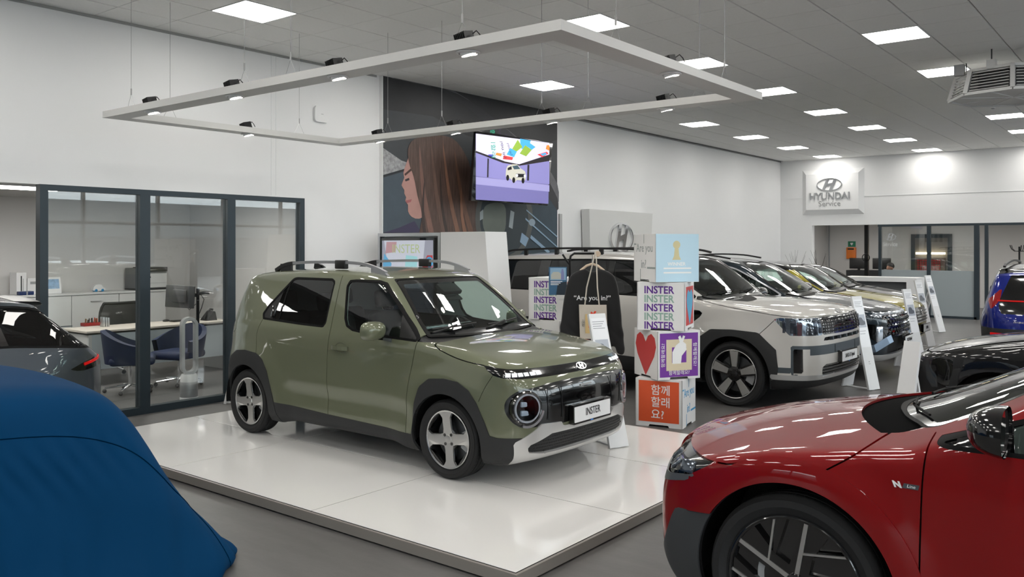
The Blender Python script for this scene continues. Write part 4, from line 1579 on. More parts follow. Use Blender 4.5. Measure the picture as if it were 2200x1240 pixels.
def build_car(name, label, F, loc, rz, sp_, cell=.06):
    """sp_ describes the openings, panels and fittings of one car"""
    g = sp_.get
    pm = sp_['paint']
    car = Car(name, label, F, loc, rz, cell, 1)
    R = car.root
    for cx, cz, ar in sp_['arches']:
        car.drop(lambda V: np.maximum(np.hypot(V[:, 0] - cx, V[:, 2] - cz) - ar, .45 - np.abs(V[:, 1])))
        for s in (-1, 1):
            arch_liner(car, cx, cz, ar + .015, s*.5, s*(sp_['hw'] - .03))
    SH = car.S
    for fn, nm, m, d, rim in g('first', []):
        car.take(fn, nm, m, d=d, rim=rim)
    for P in g('clad', []):
        car.take(sp(P, .30), 'wheel_arch_trim', g('cladm', M_CLADB), d=.008, rim=.02, sides=True)
    if g('sill'):
        car.take(sp(sp_['sill'], .30), 'side_sill', g('cladm', M_CLADB), d=.004, rim=.02, sides=True)
    car.take(lambda V: V[:, 2] - sp_['under'], 'underbody', M_SATINB, rim=0)
    gcut = lambda P, e: (lambda V: np.maximum(sdf_poly(np.array(P), V[:, [0, 2]]) - e, .35 - np.abs(V[:, 1])))
    cut_in = []
    for P, m, divs in sp_['windows']:
        P = crv(P, 4, True) if g('wsm', True) else P
        a, car.S = car.S.cut(gcut(P, .014))
        gl, ring = a.cut(gcut(P, -.004))
        car.emit(ring.offset(-.001, .01), 'window_frame', g('dlo', M_RUB), sides=True)
        for dx, sl, w in divs:
            br, gl = gl.cut(lambda V: np.abs(V[:, 0] - dx - sl*(V[:, 2] - 1.3)) - w)
            car.emit(br.offset(-.002, .006), 'window_divider', M_GLOSSB, sides=True)
        car.emit(gl.offset(-.006), 'side_window', m, sides=True)
        cut_in.append(gcut(P, 0))
    wsP, wx = sp_['windscreen'], sp_['wsx']
    cz_ = sum(p[1] for p in wsP)/len(wsP)
    grow = lambda e: [(p[0]*(1 + e/.65), cz_ + (p[1] - cz_)*(1 + e/.25)) for p in wsP]
    a, car.S = car.S.cut(fp(grow(.012), wx, 3))
    gl, ring = a.cut(fp(wsP, wx, 3))
    g2, frit = gl.cut(fp(grow(-.03), wx, 3))
    car.emit(ring.offset(-.001, .01), 'windscreen_trim', M_RUB)
    car.emit(frit.offset(-.004), 'windscreen_border', M_GLOSSB)
    car.emit(g2.offset(-.004), 'windscreen', g('wsm_', M_WSG))
    cut_in.append(fp(wsP, wx, 3))
    if g('cowl'):
        car.take(sp(sp_['cowl'], -1), 'cowl_panel', M_SATINB, d=-.012, rim=.008)
    for fn, nm, m, d, rim in g('panels', []):
        car.take(fn, nm, m, d=d, rim=rim)
    if g('hood_line'):
        hl = sp_['hood_line']
        car.gap(line_gap(hl, .0035, .3))
        xs, zs = [p[0] for p in hl], [p[1] for p in hl]
        hd, car.S = car.S.cut(lambda V: np.maximum(np.interp(V[:, 0], xs, zs) - V[:, 2], np.maximum(xs[0] - .05 - V[:, 0], V[:, 2] - sp_['hood_top'])))
        car.emit(hd.offset(0, .012), 'hood', g('hoodm', pm))
    for L in g('gaps', []):
        car.gap(line_gap(L, .0035))
    for x0, x1, zl, zh in g('doors', []):
        d_, car.S = car.S.cut(lambda V: np.maximum(np.maximum(np.interp(V[:, 2], [q[1] for q in x0], [q[0] for q in x0]) - V[:, 0], V[:, 0] - np.interp(V[:, 2], [q[1] for q in x1], [q[0] for q in x1])), np.maximum(np.maximum(.35 - np.abs(V[:, 1]), V[:, 2] - zh), zl - V[:, 2])))
        car.emit(d_.offset(0, .012), 'door', pm, sides=True)
    if g('roofm'):
        car.take(sp_['roofcut'], 'roof_panel', sp_['roofm'], rim=.004)
    car.finish('body_shell', pm)
    SH = SH.cut(lambda V: np.minimum.reduce([c(V) for c in cut_in]))[1]
    SH = SH.cut(lambda V: V[:, 2] - sp_['under'] - .01)[1]
    car.emit(SH.offset(-.03), 'inner_body', g('inner', M_INT))
    for cx, cz, ar in sp_['arches']:
        for s in (-1, 1):
            wheel(car, cx, s*(sp_['hw'] - .115), cz, sp_['R'], .235, sp_['rim'], sp_['spokes'], caliper=True)
    if g('mirror'):
        for s in (-1, 1):
            x, y, z = sp_['mirror']
            mirror(car, x, s*y, z, s, g('mirrorm', pm), scale=1.15)
    if g('seats'):
        for x in sp_['seats']:
            for y in (-.40, .40):
                st = MB().bbox(x - .26, x + .26, y - .25, y + .25, .50, .70, .06, 3).build('seat', g('seatm', M_INT), R)
                MB().bbox(-.09, .09, -.24, .24, 0, .58, .06, 3, M=Matrix.Translation((x - .26, y, .64)) @ Matrix.Rotation(-.25, 4, 'Y')).build('seat_back', g('seatm', M_INT), st)
                MB().bbox(-.05, .05, -.13, .13, 0, .15, .04, 3, M=Matrix.Translation((x - .41, y, 1.24)) @ Matrix.Rotation(-.2, 4, 'Y')).build('headrest', g('seatm', M_INT), st)
        x, z = sp_['dash']
        MB().bbox(x - .45, x, -.70, .70, z - .35, z, .05, 3).build('dashboard', M_INT, R)
        Ms = Matrix.Translation((x - .60, .38, z - .06)) @ Matrix.Rotation(math.radians(62), 4, 'Y')
        sw = MB().lathe([(.18 + .014*math.cos(a), .014*math.sin(a)) for a in np.linspace(0, 2*math.pi, 9)], 28, M=Ms)
        sw.tube([(-.17, 0, 0), (.17, 0, 0)], .02, 8, M=Ms)
        sw.build('steering_wheel', M_INT, R)
    return car


def wipers(car, z, spans):
    for y0, y1 in spans:
        pa, na = car.at(y=y0, z=z, d=(-1, 0, 0))
        pb, nb = car.at(y=y1, z=z + .02, d=(-1, 0, 0))
        pm, nm_ = car.at(y=(y0 + y1)/2, z=z + .006, d=(-1, 0, 0))
        MB().tube([pa + na*.010, pm + nm_*.012, pb + nb*.010], .006, 6).tube([pa + na*.008 - Vector((0, 0, .03)), pm + nm_*.020], .007, 6).build('wiper', M_RUB, car.root)


def slats(car, name, ys, zs, m, parent=None, hor=True, th=.008, out=.004, step=.05):
    """bars laid on the front surface, each a piece of its own"""
    for q in (zs if hor else ys):
        pts = []
        for k in (np.arange(ys[0], ys[1] + .001, step) if hor else np.linspace(zs[0], zs[1], 5)):
            p, n = car.at(y=k if hor else q, z=q if hor else k, d=(-1, 0, 0))
            pts.append(p + n*out)
        MB().tube(pts, th, 4, sq=(th, th*(1.6 if hor else 1.4))).build(name, m, parent or car.root)


# ---------------------------------------------------------------- pale silver seven-seater
M_PALE = paint('pale_silver_paint', (196, 193, 188), metal=.15, rough=.4)
M_GUN = mat('gunmetal_trim', (72, 80, 86), .45, metal=.2)


def build_santafe():
    hlP = [(.48, 1.045), (.55, 1.062), (.95, 1.062), (1.2, 1.062), (1.2, .868), (.80, .868), (.66, .868)]
    hl = lambda V: np.maximum(sdf_poly(np.array(hlP), V[:, [0, 2]]), np.maximum(.60 - np.abs(V[:, 1]), .40 - V[:, 0]))
    car = build_car('boxy_seven_seater_car', 'pale silver boxy hybrid car with black roof rails parked behind the green car', SANTAFE, (-4.084, 10.339, 0), math.radians(-2), dict(
        paint=M_PALE, hw=.965, R=.378, rim=.285, spokes=spokes_five, under=.30,
        arches=[(0, .378, .445), (-2.90, .378, .445)],
        first=[(fp([(-.62, .50), (-.60, .40), (.60, .40), (.62, .50), (.55, .535), (-.55, .535)], .8), 'lower_grille', M_GLOSSB, -.01, .01),
               (lambda V: np.maximum(V[:, 2] - .425, np.maximum(.365 - V[:, 2], .45 - V[:, 0])), 'bumper_lip', M_SILV, .004, .015),
               (lambda V: np.maximum(V[:, 2] - .365, .45 - V[:, 0]), 'bumper_valance', M_CLADB, 0, .01)],
        clad=[[(-.60, .2), (-.57, .60), (-.483, .745), (-.277, .888), (0, .900), (.30, .885), (.33, .871), (.522, .701), (.545, .50), (.535, .44), (.52, .2)],
              [(-3.44, .2), (-3.44, .60), (-3.38, .745), (-3.18, .888), (-2.9, .900), (-2.62, .885), (-2.42, .71), (-2.36, .50), (-2.33, .2)]],
        sill=[(-2.45, .2), (-2.45, .50), (-.50, .44), (-.50, .2)],
        windows=[([(-3.83, 1.648), (-3.80, 1.668), (-2.0, 1.690), (-1.20, 1.672), (-1.02, 1.60), (-.52, 1.255), (-.56, 1.235), (-2.0, 1.262), (-3.83, 1.275), (-3.86, 1.30)], M_PRG, [(-2.92, .10, .09), (-1.78, 0, .045)])],
        wsm=False,
        windscreen=[(-.80, 1.262), (0, 1.252), (.80, 1.262), (.665, 1.675), (0, 1.705), (-.665, 1.675)], wsx=-1.16,
        cowl=[(-.50, 1.225), (-.50, 1.27), (-.30, 1.27), (-.26, 1.235), (-.26, 1.22)],
        panels=[(hl, 'headlamp_housing', mat('lamp_glass', (150, 160, 172), .05, metal=.9), -.004, .012),
                (fp([(-.60, .868), (.60, .868), (.60, 1.068), (-.60, 1.068)], .8), 'grille', M_GLOSSB, -.010, .012),
                (fp([(-.60, .800), (.60, .800), (.57, .842), (-.57, .842)], .8), 'bumper_intake', M_SATINB, -.03, .03),
                (lambda V: np.maximum(fp([(-.80, .648), (.80, .648), (.80, .755), (-.80, .755)], .7)(V), -9), 'bumper_band', M_GUN, -.002, .006),
                (lambda V: np.maximum(np.maximum(np.abs(V[:, 2] - .59) - .165, .672 - V[:, 0]), np.maximum(V[:, 0] - .875, np.maximum(.6 - np.abs(V[:, 1]), -np.maximum(np.abs(V[:, 2] - .575) - .14, np.abs(V[:, 0] - .79) - .09)))), 'lamp_surround', M_GUN, -.002, .004),
                (lambda V: np.maximum(np.maximum(np.abs(V[:, 2] - .475) - .032, .52 - V[:, 0]), np.maximum(V[:, 0] - .675, .6 - np.abs(V[:, 1]))), 'bumper_corner_trim', M_GUN, -.002, .004),
                (lambda V: np.maximum(np.maximum(np.abs(V[:, 2] - .59) - .145, np.abs(V[:, 0] - .745) - .045), .6 - np.abs(V[:, 1])), 'fog_lamp', M_GLOSSB, -.012, .014),
                (lambda V: np.maximum(sdf_poly(np.array([(-.60, 1.11), (-.44, 1.10), (-.40, 1.07), (-.42, 1.03), (-.54, .94), (-.60, .93)]), V[:, [0, 2]]), .5 - np.abs(V[:, 1])), 'fender_vent', M_GLOSSB, -.004, .008)],
        hood_line=[(-.50, 1.232), (-.2, 1.175), (.2, 1.125), (.55, 1.085), (.80, 1.075), (1.2, 1.072)], hood_top=1.30,
        gaps=[[(-.54, 1.24), (-.52, .9), (-.56, .62)], [(-1.78, 1.70), (-1.79, .42)], [(-2.96, 1.26), (-2.98, .98), (-2.80, .86)], [(.49, 1.03), (.33, .87)]],
        mirror=(-.80, 1.06, 1.27), mirrorm=M_GLOSSB, seats=(-1.55, -2.4), dash=(-.45, 1.15), inner=M_INT), .06)
    R = car.root
    # lamp insides
    for s in (-1, 1):
        for x, w in ((.60, .02), (.70, .035)):
            p, n = car.at(x=x, z=.965, d=(0, -s, 0))
            MB().bbox(-w, w, -.075, .07, -.02, .0, .006, 2, M=basis(p, n)).build('headlamp_cell', mat('lamp_dark2', (60, 66, 76), .1, metal=.6), R)
        for y in (.64, .72):
            p, n = car.at(y=s*y, z=.965, d=(-1, 0, 0))
            MB().bbox(-.03, .03, -.075, .07, -.02, .0, .006, 2, M=basis(p, n)).build('headlamp_cell', mat('lamp_dark2', (60, 66, 76), .1, metal=.6), R)
    slats(car, 'grille_bar', (-.58, .58), (.90, .935, .97, 1.005, 1.04), M_DARKRIM, th=.007)
    slats(car, 'grille_post', np.arange(-.55, .56, .11), (.88, 1.055), M_DARKRIM, hor=False, th=.005, out=.006)
    slats(car, 'intake_divider', (-.40, -.2, 0, .2, .40), (.802, .84), M_GUN, hor=False, th=.03, out=-.006)
    slats(car, 'lower_grille_bar', (-.58, .58), (.43, .465, .50), M_DARKRIM, th=.006)
    number_plate(car, Vector((1.003, 0, .595)), Vector((1, 0, 0)), 'SANTA FE Hybrid', .50, .115, sx=.62, size=.068)
    slats(car, 'band_seam', (-.33, .33), (.66, .745), M_INK, hor=False, th=.003, out=.0)
    for s in (-1, 1):
        y = s*.735
        pts = crv([(-3.65, 1.79), (-3.5, 1.815), (-2.6, 1.842), (-1.6, 1.835), (-1.3, 1.815), (-1.15, 1.785)], 4)
        rl = MB().tube([(q[0], y, q[1]) for q in pts], .012, 8, sq=(.045, .028)).build('roof_rail', M_SATINB, R)
        b = MB()
        for x in (-3.3, -2.75, -2.0, -1.45):
            b.box(x - .03, x + .03, y - .014, y + .014, 1.74, 1.83)
        b.build('rail_foot', M_SATINB, rl)
    wipers(car, 1.285, ((-.70, -.08), (.02, .6)))
    p, n = car.at(y=0, z=1.105, d=(-1, 0, 0))
    emblem(R, basis(p, n), .15, .075, M_SILV)
    return car


build_santafe()

# ---------------------------------------------------------------- dark teal-grey SUV next in the row
M_TEAL = paint('dark_teal_paint', (34, 43, 50), metal=.4, rough=.32)


def build_tucson():
    wedge = lambda V: np.maximum(sdf_poly(np.array([(.28, .965), (.45, .96), (1.2, .93), (1.2, .60), (.82, .60), (.70, .80), (.50, .90)]), V[:, [0, 2]]), .2 - V[:, 0])
    car = build_car('teal_suv_car', 'dark teal grey hybrid car beside the pale silver car, chrome jewelled grille', TUCSON, (-4.06, 12.99, 0), math.radians(2), dict(
        paint=M_TEAL, hw=.93, R=.366, rim=.27, spokes=spokes_five, under=.30,
        arches=[(0, .37, .43), (-2.76, .37, .43)],
        first=[(lambda V: np.maximum(V[:, 2] - .375, .50 - V[:, 0]), 'bumper_lip', M_SILV, .006, .02)],
        clad=[[(-.56, .2), (-.50, .62), (-.26, .84), (0, .87), (.26, .84), (.48, .64), (.55, .375), (.55, .2)], [(-3.32, .2), (-3.27, .62), (-3.03, .84), (-2.76, .87), (-2.5, .84), (-2.28, .62), (-2.2, .2)]],
        sill=[(-2.4, .2), (-2.4, .44), (-.46, .40), (-.46, .2)],
        windows=[([(-3.15, 1.42), (-2.9, 1.50), (-2.4, 1.565), (-1.8, 1.59), (-1.35, 1.545), (-1.05, 1.42), (-.56, 1.165), (-.62, 1.15), (-1.8, 1.165), (-2.8, 1.20)], M_CLG, [(-1.72, 0, .045), (-2.72, .3, .03)])],
        dlo=M_ALU,
        windscreen=[(-.78, 1.19), (0, 1.178), (.78, 1.19), (.60, 1.575), (0, 1.61), (-.60, 1.575)], wsx=-1.32,
        cowl=[(-.50, 1.14), (-.50, 1.19), (-.34, 1.19), (-.30, 1.155), (-.30, 1.14)],
        panels=[(fp([(-.66, .62), (.66, .62), (.76, .78), (.70, .92), (.3, .925), (-.3, .925), (-.70, .92), (-.76, .78)], .45), 'grille', M_GLOSSB, -.01, .012),
                (fp([(-.84, .91), (-.78, .955), (-.70, .955), (.70, .955), (.78, .955), (.84, .91), (.76, .895), (-.76, .895)], .3), 'light_strip', mat('lamp_mirror', (215, 222, 232), .1, metal=.8), -.004, .01),
                (fp([(-.64, .40), (.64, .40), (.62, .60), (-.62, .60)], .5), 'lower_grille', M_SATINB, -.02, .02),
                (lambda V: np.maximum(sdf_poly(np.array([(.66, .79), (.645, .52), (.72, .49), (.835, .60), (.875, .80)]), np.c_[np.abs(V[:, 1]), V[:, 2]]), .35 - V[:, 0]), 'headlamp', M_GLOSSB, -.015, .015)],
        hood_line=[(-.46, 1.155), (-.1, 1.10), (.3, 1.045), (.55, .985), (.75, .965), (1.0, .962)], hood_top=1.22,
        gaps=[[(-.56, 1.165), (-.53, .9), (-.55, .60)], [(-1.72, 1.60), (-1.72, .40)]],
        mirror=(-.82, 1.02, 1.19), mirrorm=M_GLOSSB, seats=(-1.5, -2.35), dash=(-.5, 1.08)), .065)
    R = car.root
    b = MB()
    rnd = random.Random(3)
    for i in range(-6, 7):
        for j in range(5):
            y, z = i*.10 + (j % 2)*.05, .66 + j*.058
            if abs(y) > .66:
                continue
            p, n = car.at(y=y, z=z, d=(-1, 0, 0))
            M = basis(p, n)
            b.add([(-.045, 0, 0), (0, -.024, 0), (.045, 0, 0), (0, .024, 0), (0, 0, .016)], [(0, 1, 4), (1, 2, 4), (2, 3, 4), (3, 0, 4)], M=M)
    b.build('grille_jewels', mat('dark_chrome', (120, 126, 134), .12, metal=1), R)['kind'] = 'stuff'
    for s in (-1, 1):
        p, n = car.at(y=s*.76, z=.66, d=(-1, 0, 0))
        MB().bbox(-.05, .05, -.12, .11, -.03, -.004, .015, 2, M=basis(p, n)).build('headlamp_cell', mat('lamp_mirror', (215, 222, 232), .1, metal=.8), R)
        P = []
        for y, z in ((.90, .445), (.80, .47), (.66, .575), (.58, .60)):
            p, n = car.at(y=s*y, z=z, d=(-1, 0, 0))
            P.append(p + n*.01)
        MB().tube(P, .03, 6, sq=(.03, .10)).build('bumper_blade', mat('blue_grey_trim', (120, 134, 150), .3, metal=.7), R)
        y = s*.66
        pts = crv([(-3.1, 1.63), (-2.9, 1.68), (-2.2, 1.735), (-1.7, 1.725), (-1.4, 1.68)], 4)
        MB().tube([(q[0], y, q[1]) for q in pts], .012, 8, sq=(.035, .024)).build('roof_rail', M_SATINB, R)
    number_plate(car, Vector((.99, 0, .545)), Vector((1, 0, 0)), 'TUCSON Hybrid', .50, .112, sx=.68, size=.066)
    p, n = car.at(y=0, z=.88, d=(-1, 0, 0))
    wipers(car, 1.21, ((-.66, -.08), (.02, .56)))
    MB().tube([(-2.5, .0, 1.69), (-2.62, 0, 1.86)], .006, 6, r1=.003).build('antenna', M_SATINB, R)
    return car


build_tucson()

# ---------------------------------------------------------------- yellow-green crossover with a black roof
M_YEL = paint('olive_yellow_paint', (150, 140, 48), metal=.25, rough=.38)
M_DGREY = paint('graphite_paint', (62, 62, 66), metal=.6, rough=.32)


def small_spec(pm, roof=None, **k):
    d = dict(paint=pm, hw=.90, R=.345, rim=.25, spokes=spokes_five, under=.28,
             arches=[(0, .35, .405), (-2.70, .35, .405)],
             clad=[[(-.52, .2), (-.46, .58), (-.24, .77), (0, .80), (.24, .77), (.44, .6), (.50, .36), (.50, .2)], [(-3.24, .2), (-3.18, .58), (-2.94, .77), (-2.70, .80), (-2.46, .77), (-2.24, .58), (-2.18, .2)]],
             sill=[(-2.3, .2), (-2.3, .40), (-.44, .37), (-.44, .2)],
             windows=[([(-3.0, 1.36), (-2.7, 1.45), (-2.2, 1.495), (-1.75, 1.505), (-1.35, 1.465), (-1.05, 1.345), (-.58, 1.105), (-.64, 1.09), (-1.8, 1.105), (-2.7, 1.14)], M_CLG, [(-1.66, 0, .045), (-2.6, .3, .03)])],
             windscreen=[(-.76, 1.125), (0, 1.112), (.76, 1.125), (.58, 1.49), (0, 1.52), (-.58, 1.49)], wsx=-1.27,
             cowl=[(-.52, 1.08), (-.52, 1.12), (-.37, 1.12), (-.33, 1.09), (-.33, 1.07)],
             hood_line=[(-.48, 1.085), (-.1, 1.04), (.3, .965), (.55, .91), (.75, .885), (1.0, .88)], hood_top=1.15,
             gaps=[[(-.58, 1.10), (-.54, .85), (-.56, .56)], [(-1.66, 1.51), (-1.66, .36)]],
             mirror=(-.84, 1.0, 1.12), seats=(-1.5, -2.3), dash=(-.52, 1.02),
             panels=[(fp([(-.62, .58), (.62, .58), (.70, .70), (.62, .84), (-.62, .84), (-.70, .70)], .45), 'grille', M_GLOSSB, -.01, .012),
                     (fp([(-.62, .34), (.62, .34), (.60, .56), (-.60, .56)], .45), 'lower_grille', M_SATINB, -.02, .02)])
    d.update(k)
    if roof:
        d['roofm'] = roof
        d['roofcut'] = lambda V: np.maximum(1.535 - V[:, 2] - .12*np.abs(V[:, 1]), V[:, 0] + .9)
    return d


car = build_car('yellow_crossover_car', 'olive yellow crossover car with a black roof, third in the parked row', KONA, (-4.36, 15.62, 0), math.radians(1), small_spec(M_YEL, M_GLOSSB), .07)
slats(car, 'grille_bar', (-.60, .60), (.62, .67, .72, .77), M_DARKRIM, th=.007, step=.1)
slats(car, 'bumper_strip', (-.70, .70), (.36, .42), M_YEL, th=.02, step=.1)
number_plate(car, Vector((.955, 0, .50)), Vector((1, 0, 0)), 'KONA', .50, .112, sx=.8, size=.07)
p, n = car.at(y=0, z=.755, d=(-1, 0, 0))
emblem(car.root, basis(p, n), .16, .09)
wipers(car, 1.15, ((-.62, -.08), (.02, .52)))

car = build_car('graphite_hatchback_car', 'graphite grey hatchback car at the far end of the parked row', GREYCAR, (-4.86, 18.35, 0), math.radians(1), small_spec(
    M_DGREY, hw=.868, R=.325, rim=.235, arches=[(0, .33, .385), (-2.60, .33, .385)], under=.25,
    clad=[[(-.44, .2), (-.40, .50), (-.22, .68), (0, .72), (.22, .68), (.40, .5), (.44, .3), (.44, .2)], [(-3.04, .2), (-3.0, .50), (-2.82, .68), (-2.60, .72), (-2.38, .68), (-2.2, .5), (-2.16, .2)]], cladm=M_DGREY,
    windows=[([(-2.9, 1.28), (-2.6, 1.36), (-2.2, 1.395), (-1.8, 1.40), (-1.45, 1.37), (-1.1, 1.26), (-.66, 1.07), (-.72, 1.055), (-1.8, 1.07), (-2.7, 1.10)], M_CLG, [(-1.70, 0, .045)])],
    windscreen=[(-.72, 1.09), (0, 1.078), (.72, 1.09), (.56, 1.40), (0, 1.43), (-.56, 1.40)], wsx=-1.36,
    cowl=[(-.58, 1.04), (-.58, 1.085), (-.43, 1.085), (-.39, 1.055), (-.39, 1.03)],
    hood_line=[(-.55, 1.045), (-.2, 1.0), (.2, .925), (.5, .85), (.7, .825), (1.0, .82)], hood_top=1.11,
    gaps=[[(-.66, 1.07), (-.60, .85), (-.58, .5)]], mirror=(-.92, .96, 1.08), dash=(-.58, .99),
    panels=[(fp([(-.60, .46), (.60, .46), (.66, .60), (.56, .72), (-.56, .72), (-.66, .60)], .45), 'grille', M_GLOSSB, -.01, .012),
            (lambda V: np.maximum(sdf_poly(np.array([(.50, .70), (.78, .70), (.82, .80), (.76, .83), (.60, .80)]), np.c_[np.abs(V[:, 1]), V[:, 2]]), .3 - V[:, 0]), 'headlamp', M_GLOSSB, -.004, .01)]), .07)
p, n = car.at(y=0, z=.62, d=(-1, 0, 0))
emblem(car.root, basis(p, n), .16, .09)
wipers(car, 1.12, ((-.58, -.08), (.02, .5)))

# ---------------------------------------------------------------- red car in the near corner
M_REDP = paint('red_paint', (124, 0, 4), metal=.15, rough=.4)
M_GREYT = mat('grey_trim', (92, 94, 96), .35, metal=.3, coat=.5)
M_ANTH = mat('anthracite_trim', (58, 60, 62), .5)


def build_red():
    RZ = .39
    ring = lambda r: (lambda V: np.maximum(np.hypot(V[:, 0], V[:, 2] - RZ) - r, .5 - np.abs(V[:, 1])))
    ringr = lambda r: (lambda V: np.maximum(np.hypot(V[:, 0] + 3.09, V[:, 2] - RZ) - r, .5 - np.abs(V[:, 1])))
    hlP = np.array([(.36, .870), (.45, .872), (.60, .866), (1.0, .866), (1.0, .775), (.62, .772), (.50, .786)])
    stP = np.array([(.45, .800), (.50, .788), (.62, .774), (1.0, .777), (1.0, .728), (.66, .728), (.52, .755)])
    blP = np.array([(.36, .635), (.575, .615), (.600, .57), (.715, .28), (.66, .20), (.30, .20), (.30, .5)])
    cowl = lambda V: np.maximum(np.maximum(V[:, 0] + .06 + .50*V[:, 1]**2, -.75 - V[:, 0]), np.maximum(V[:, 2] - 1.125, np.abs(V[:, 1]) - .69))
    car = build_car('red_electric_car', 'glossy dark red electric car in the near corner with thin-line dark wheel', IONIQ, (-1.34, 4.63, 0), math.pi, dict(
        paint=M_REDP, hw=.968, R=.388, rim=.296, spokes=spokes_blade, under=.24,
        arches=[(0, RZ, .448), (-3.09, RZ, .448)],
        first=[(lambda V: np.maximum(sdf_poly(blP, V[:, [0, 2]]), .5 - np.abs(V[:, 1])), 'bumper_corner_trim', M_ANTH, .004, .012),
               (lambda V: np.maximum(sdf_poly(hlP, V[:, [0, 2]]), .42 - np.abs(V[:, 1])), 'headlamp', M_GLOSSB, -.012, .014),
               (lambda V: np.maximum(sdf_poly(stP, V[:, [0, 2]]), -1), 'bumper_strip', M_GREYT, .002, .008),
               (fp([(-.50, .28), (.50, .28), (.56, .45), (-.56, .45)], .5), 'lower_grille', M_SATINB, -.02, .02)],
        sill=[(-2.7, .1), (-2.7, .34), (-.40, .31), (-.40, .1)],
        windows=[([(-3.1, 1.40), (-2.7, 1.48), (-2.2, 1.505), (-1.75, 1.49), (-1.42, 1.395), (-1.0, 1.245), (-.58, 1.092), (-.62, 1.083), (-1.8, 1.10), (-2.8, 1.14)], M_CLG, [(-.72, .1, .10), (-1.85, 0, .05)])],
        wsm=True,
        windscreen=[(-.715, 1.122), (-.6, 1.102), (0, 1.088), (.6, 1.102), (.715, 1.122), (.555, 1.45), (0, 1.50), (-.555, 1.45)], wsx=-1.55,
        panels=[(cowl, 'cowl_panel', mat('cowl_black', (6, 6, 7), .85, spec=.03), -.015, .012),
                (ring(.552), 'wheel_arch_trim', M_REDP, .012, .014),
                (ringr(.552), 'wheel_arch_trim', M_REDP, .012, .014)],
        gaps=[[(-.54, 1.10), (-.525, .92), (-.518, .55), (-.52, .30)], [(-1.85, 1.50), (-1.85, .30)], [(.36, .868), (.29, .872), (.22, .895)], [(-.13, .905), (-.24, .98), (-.345, 1.062), (-.42, 1.10)]],
        doors=[([(-1.85, 0), (-1.85, 2)], [(-.52, .30), (-.518, .55), (-.525, .92), (-.54, 1.10)], .28, 1.12)],
        mirror=(-.84, 1.085, 1.195), mirrorm=M_GLOSSB, seats=(-1.7, -2.6), dash=(-.5, 1.02), seatm=M_INT), .04)
    R = car.root
    wipers(car, 1.10, ((-.60, -.05), (.02, .56)))
    for s in (-1, 1):
        for x, w in ((.52, .04), (.62, .045), (.70, .035)):
            p, n = car.at(x=x, z=.822, d=(0, -s, 0))
            MB().bbox(-w, w, -.030, .034, -.022, -.004, .006, 2, M=basis(p, n)).build('headlamp_cell', mat('lamp_dark', (104, 110, 118), .12, metal=.8), R)
        p, n = car.at(x=-.455, z=.905, d=(0, -s, 0))
        M = basis(p, n, (0, 0, 1)) @ Matrix.Scale(.74, 4)
        bd = MB().extrude([(-.005, -.013), (.075, -.013), (.082, .013), (.003, .013)], 0, .003, M=M).build('side_badge', mat('badge_grey', (105, 110, 116), .3, metal=.8), R)
        text('badge_letter', 'N', .044, M_PLATE, bd, M @ Matrix.Translation((-.026, 0, .002)), .002, bold=.002, shear=-.35, sx=1.2)
        text('badge_word', 'Line', .024, M_PLATE, bd, M @ Matrix.Translation((.040, 0, .0035)), .001, shear=.15, sx=1.1)
    return car


build_red()

# ---------------------------------------------------------------- black car behind the red one
M_BLKP = paint('black_paint', (14, 14, 16), metal=.3, rough=.3)
car = build_car('black_hatchback_car', 'black hatchback car whose hood shows above the red car windscreen', GREYCAR, (-1.30, 9.75, 0), math.radians(176), small_spec(
    M_BLKP, hw=.868, R=.325, rim=.235, arches=[(0, .33, .385), (-2.60, .33, .385)], under=.25, cladm=M_BLKP,
    clad=[[(-.44, .2), (-.40, .50), (-.22, .68), (0, .72), (.22, .68), (.40, .5), (.44, .3), (.44, .2)], [(-3.04, .2), (-3.0, .50), (-2.82, .68), (-2.60, .72), (-2.38, .68), (-2.2, .5), (-2.16, .2)]],
    windows=[([(-2.9, 1.28), (-2.6, 1.36), (-2.2, 1.395), (-1.8, 1.40), (-1.45, 1.37), (-1.1, 1.26), (-.66, 1.07), (-.72, 1.055), (-1.8, 1.07), (-2.7, 1.10)], M_PRG, [(-1.70, 0, .045)])],
    windscreen=[(-.72, 1.09), (0, 1.078), (.72, 1.09), (.56, 1.40), (0, 1.43), (-.56, 1.40)], wsx=-1.36,
    cowl=[(-.58, 1.04), (-.58, 1.085), (-.43, 1.085), (-.39, 1.055), (-.39, 1.03)],
    hood_line=[(-.55, 1.045), (-.2, 1.0), (.2, .925), (.5, .85), (.7, .825), (1.0, .82)], hood_top=1.11,
    gaps=[[(-.66, 1.07), (-.60, .85), (-.58, .5)]], mirror=(-.92, .96, 1.08), dash=(-.58, .99),
    panels=[(fp([(-.60, .46), (.60, .46), (.66, .60), (.56, .72), (-.56, .72), (-.66, .60)], .45), 'grille', M_GLOSSB, -.01, .012),
            (fp([(-.78, .735), (.78, .735), (.78, .755), (-.78, .755)], .3), 'chrome_strip', M_CHROME, .003, .006)]), .07)

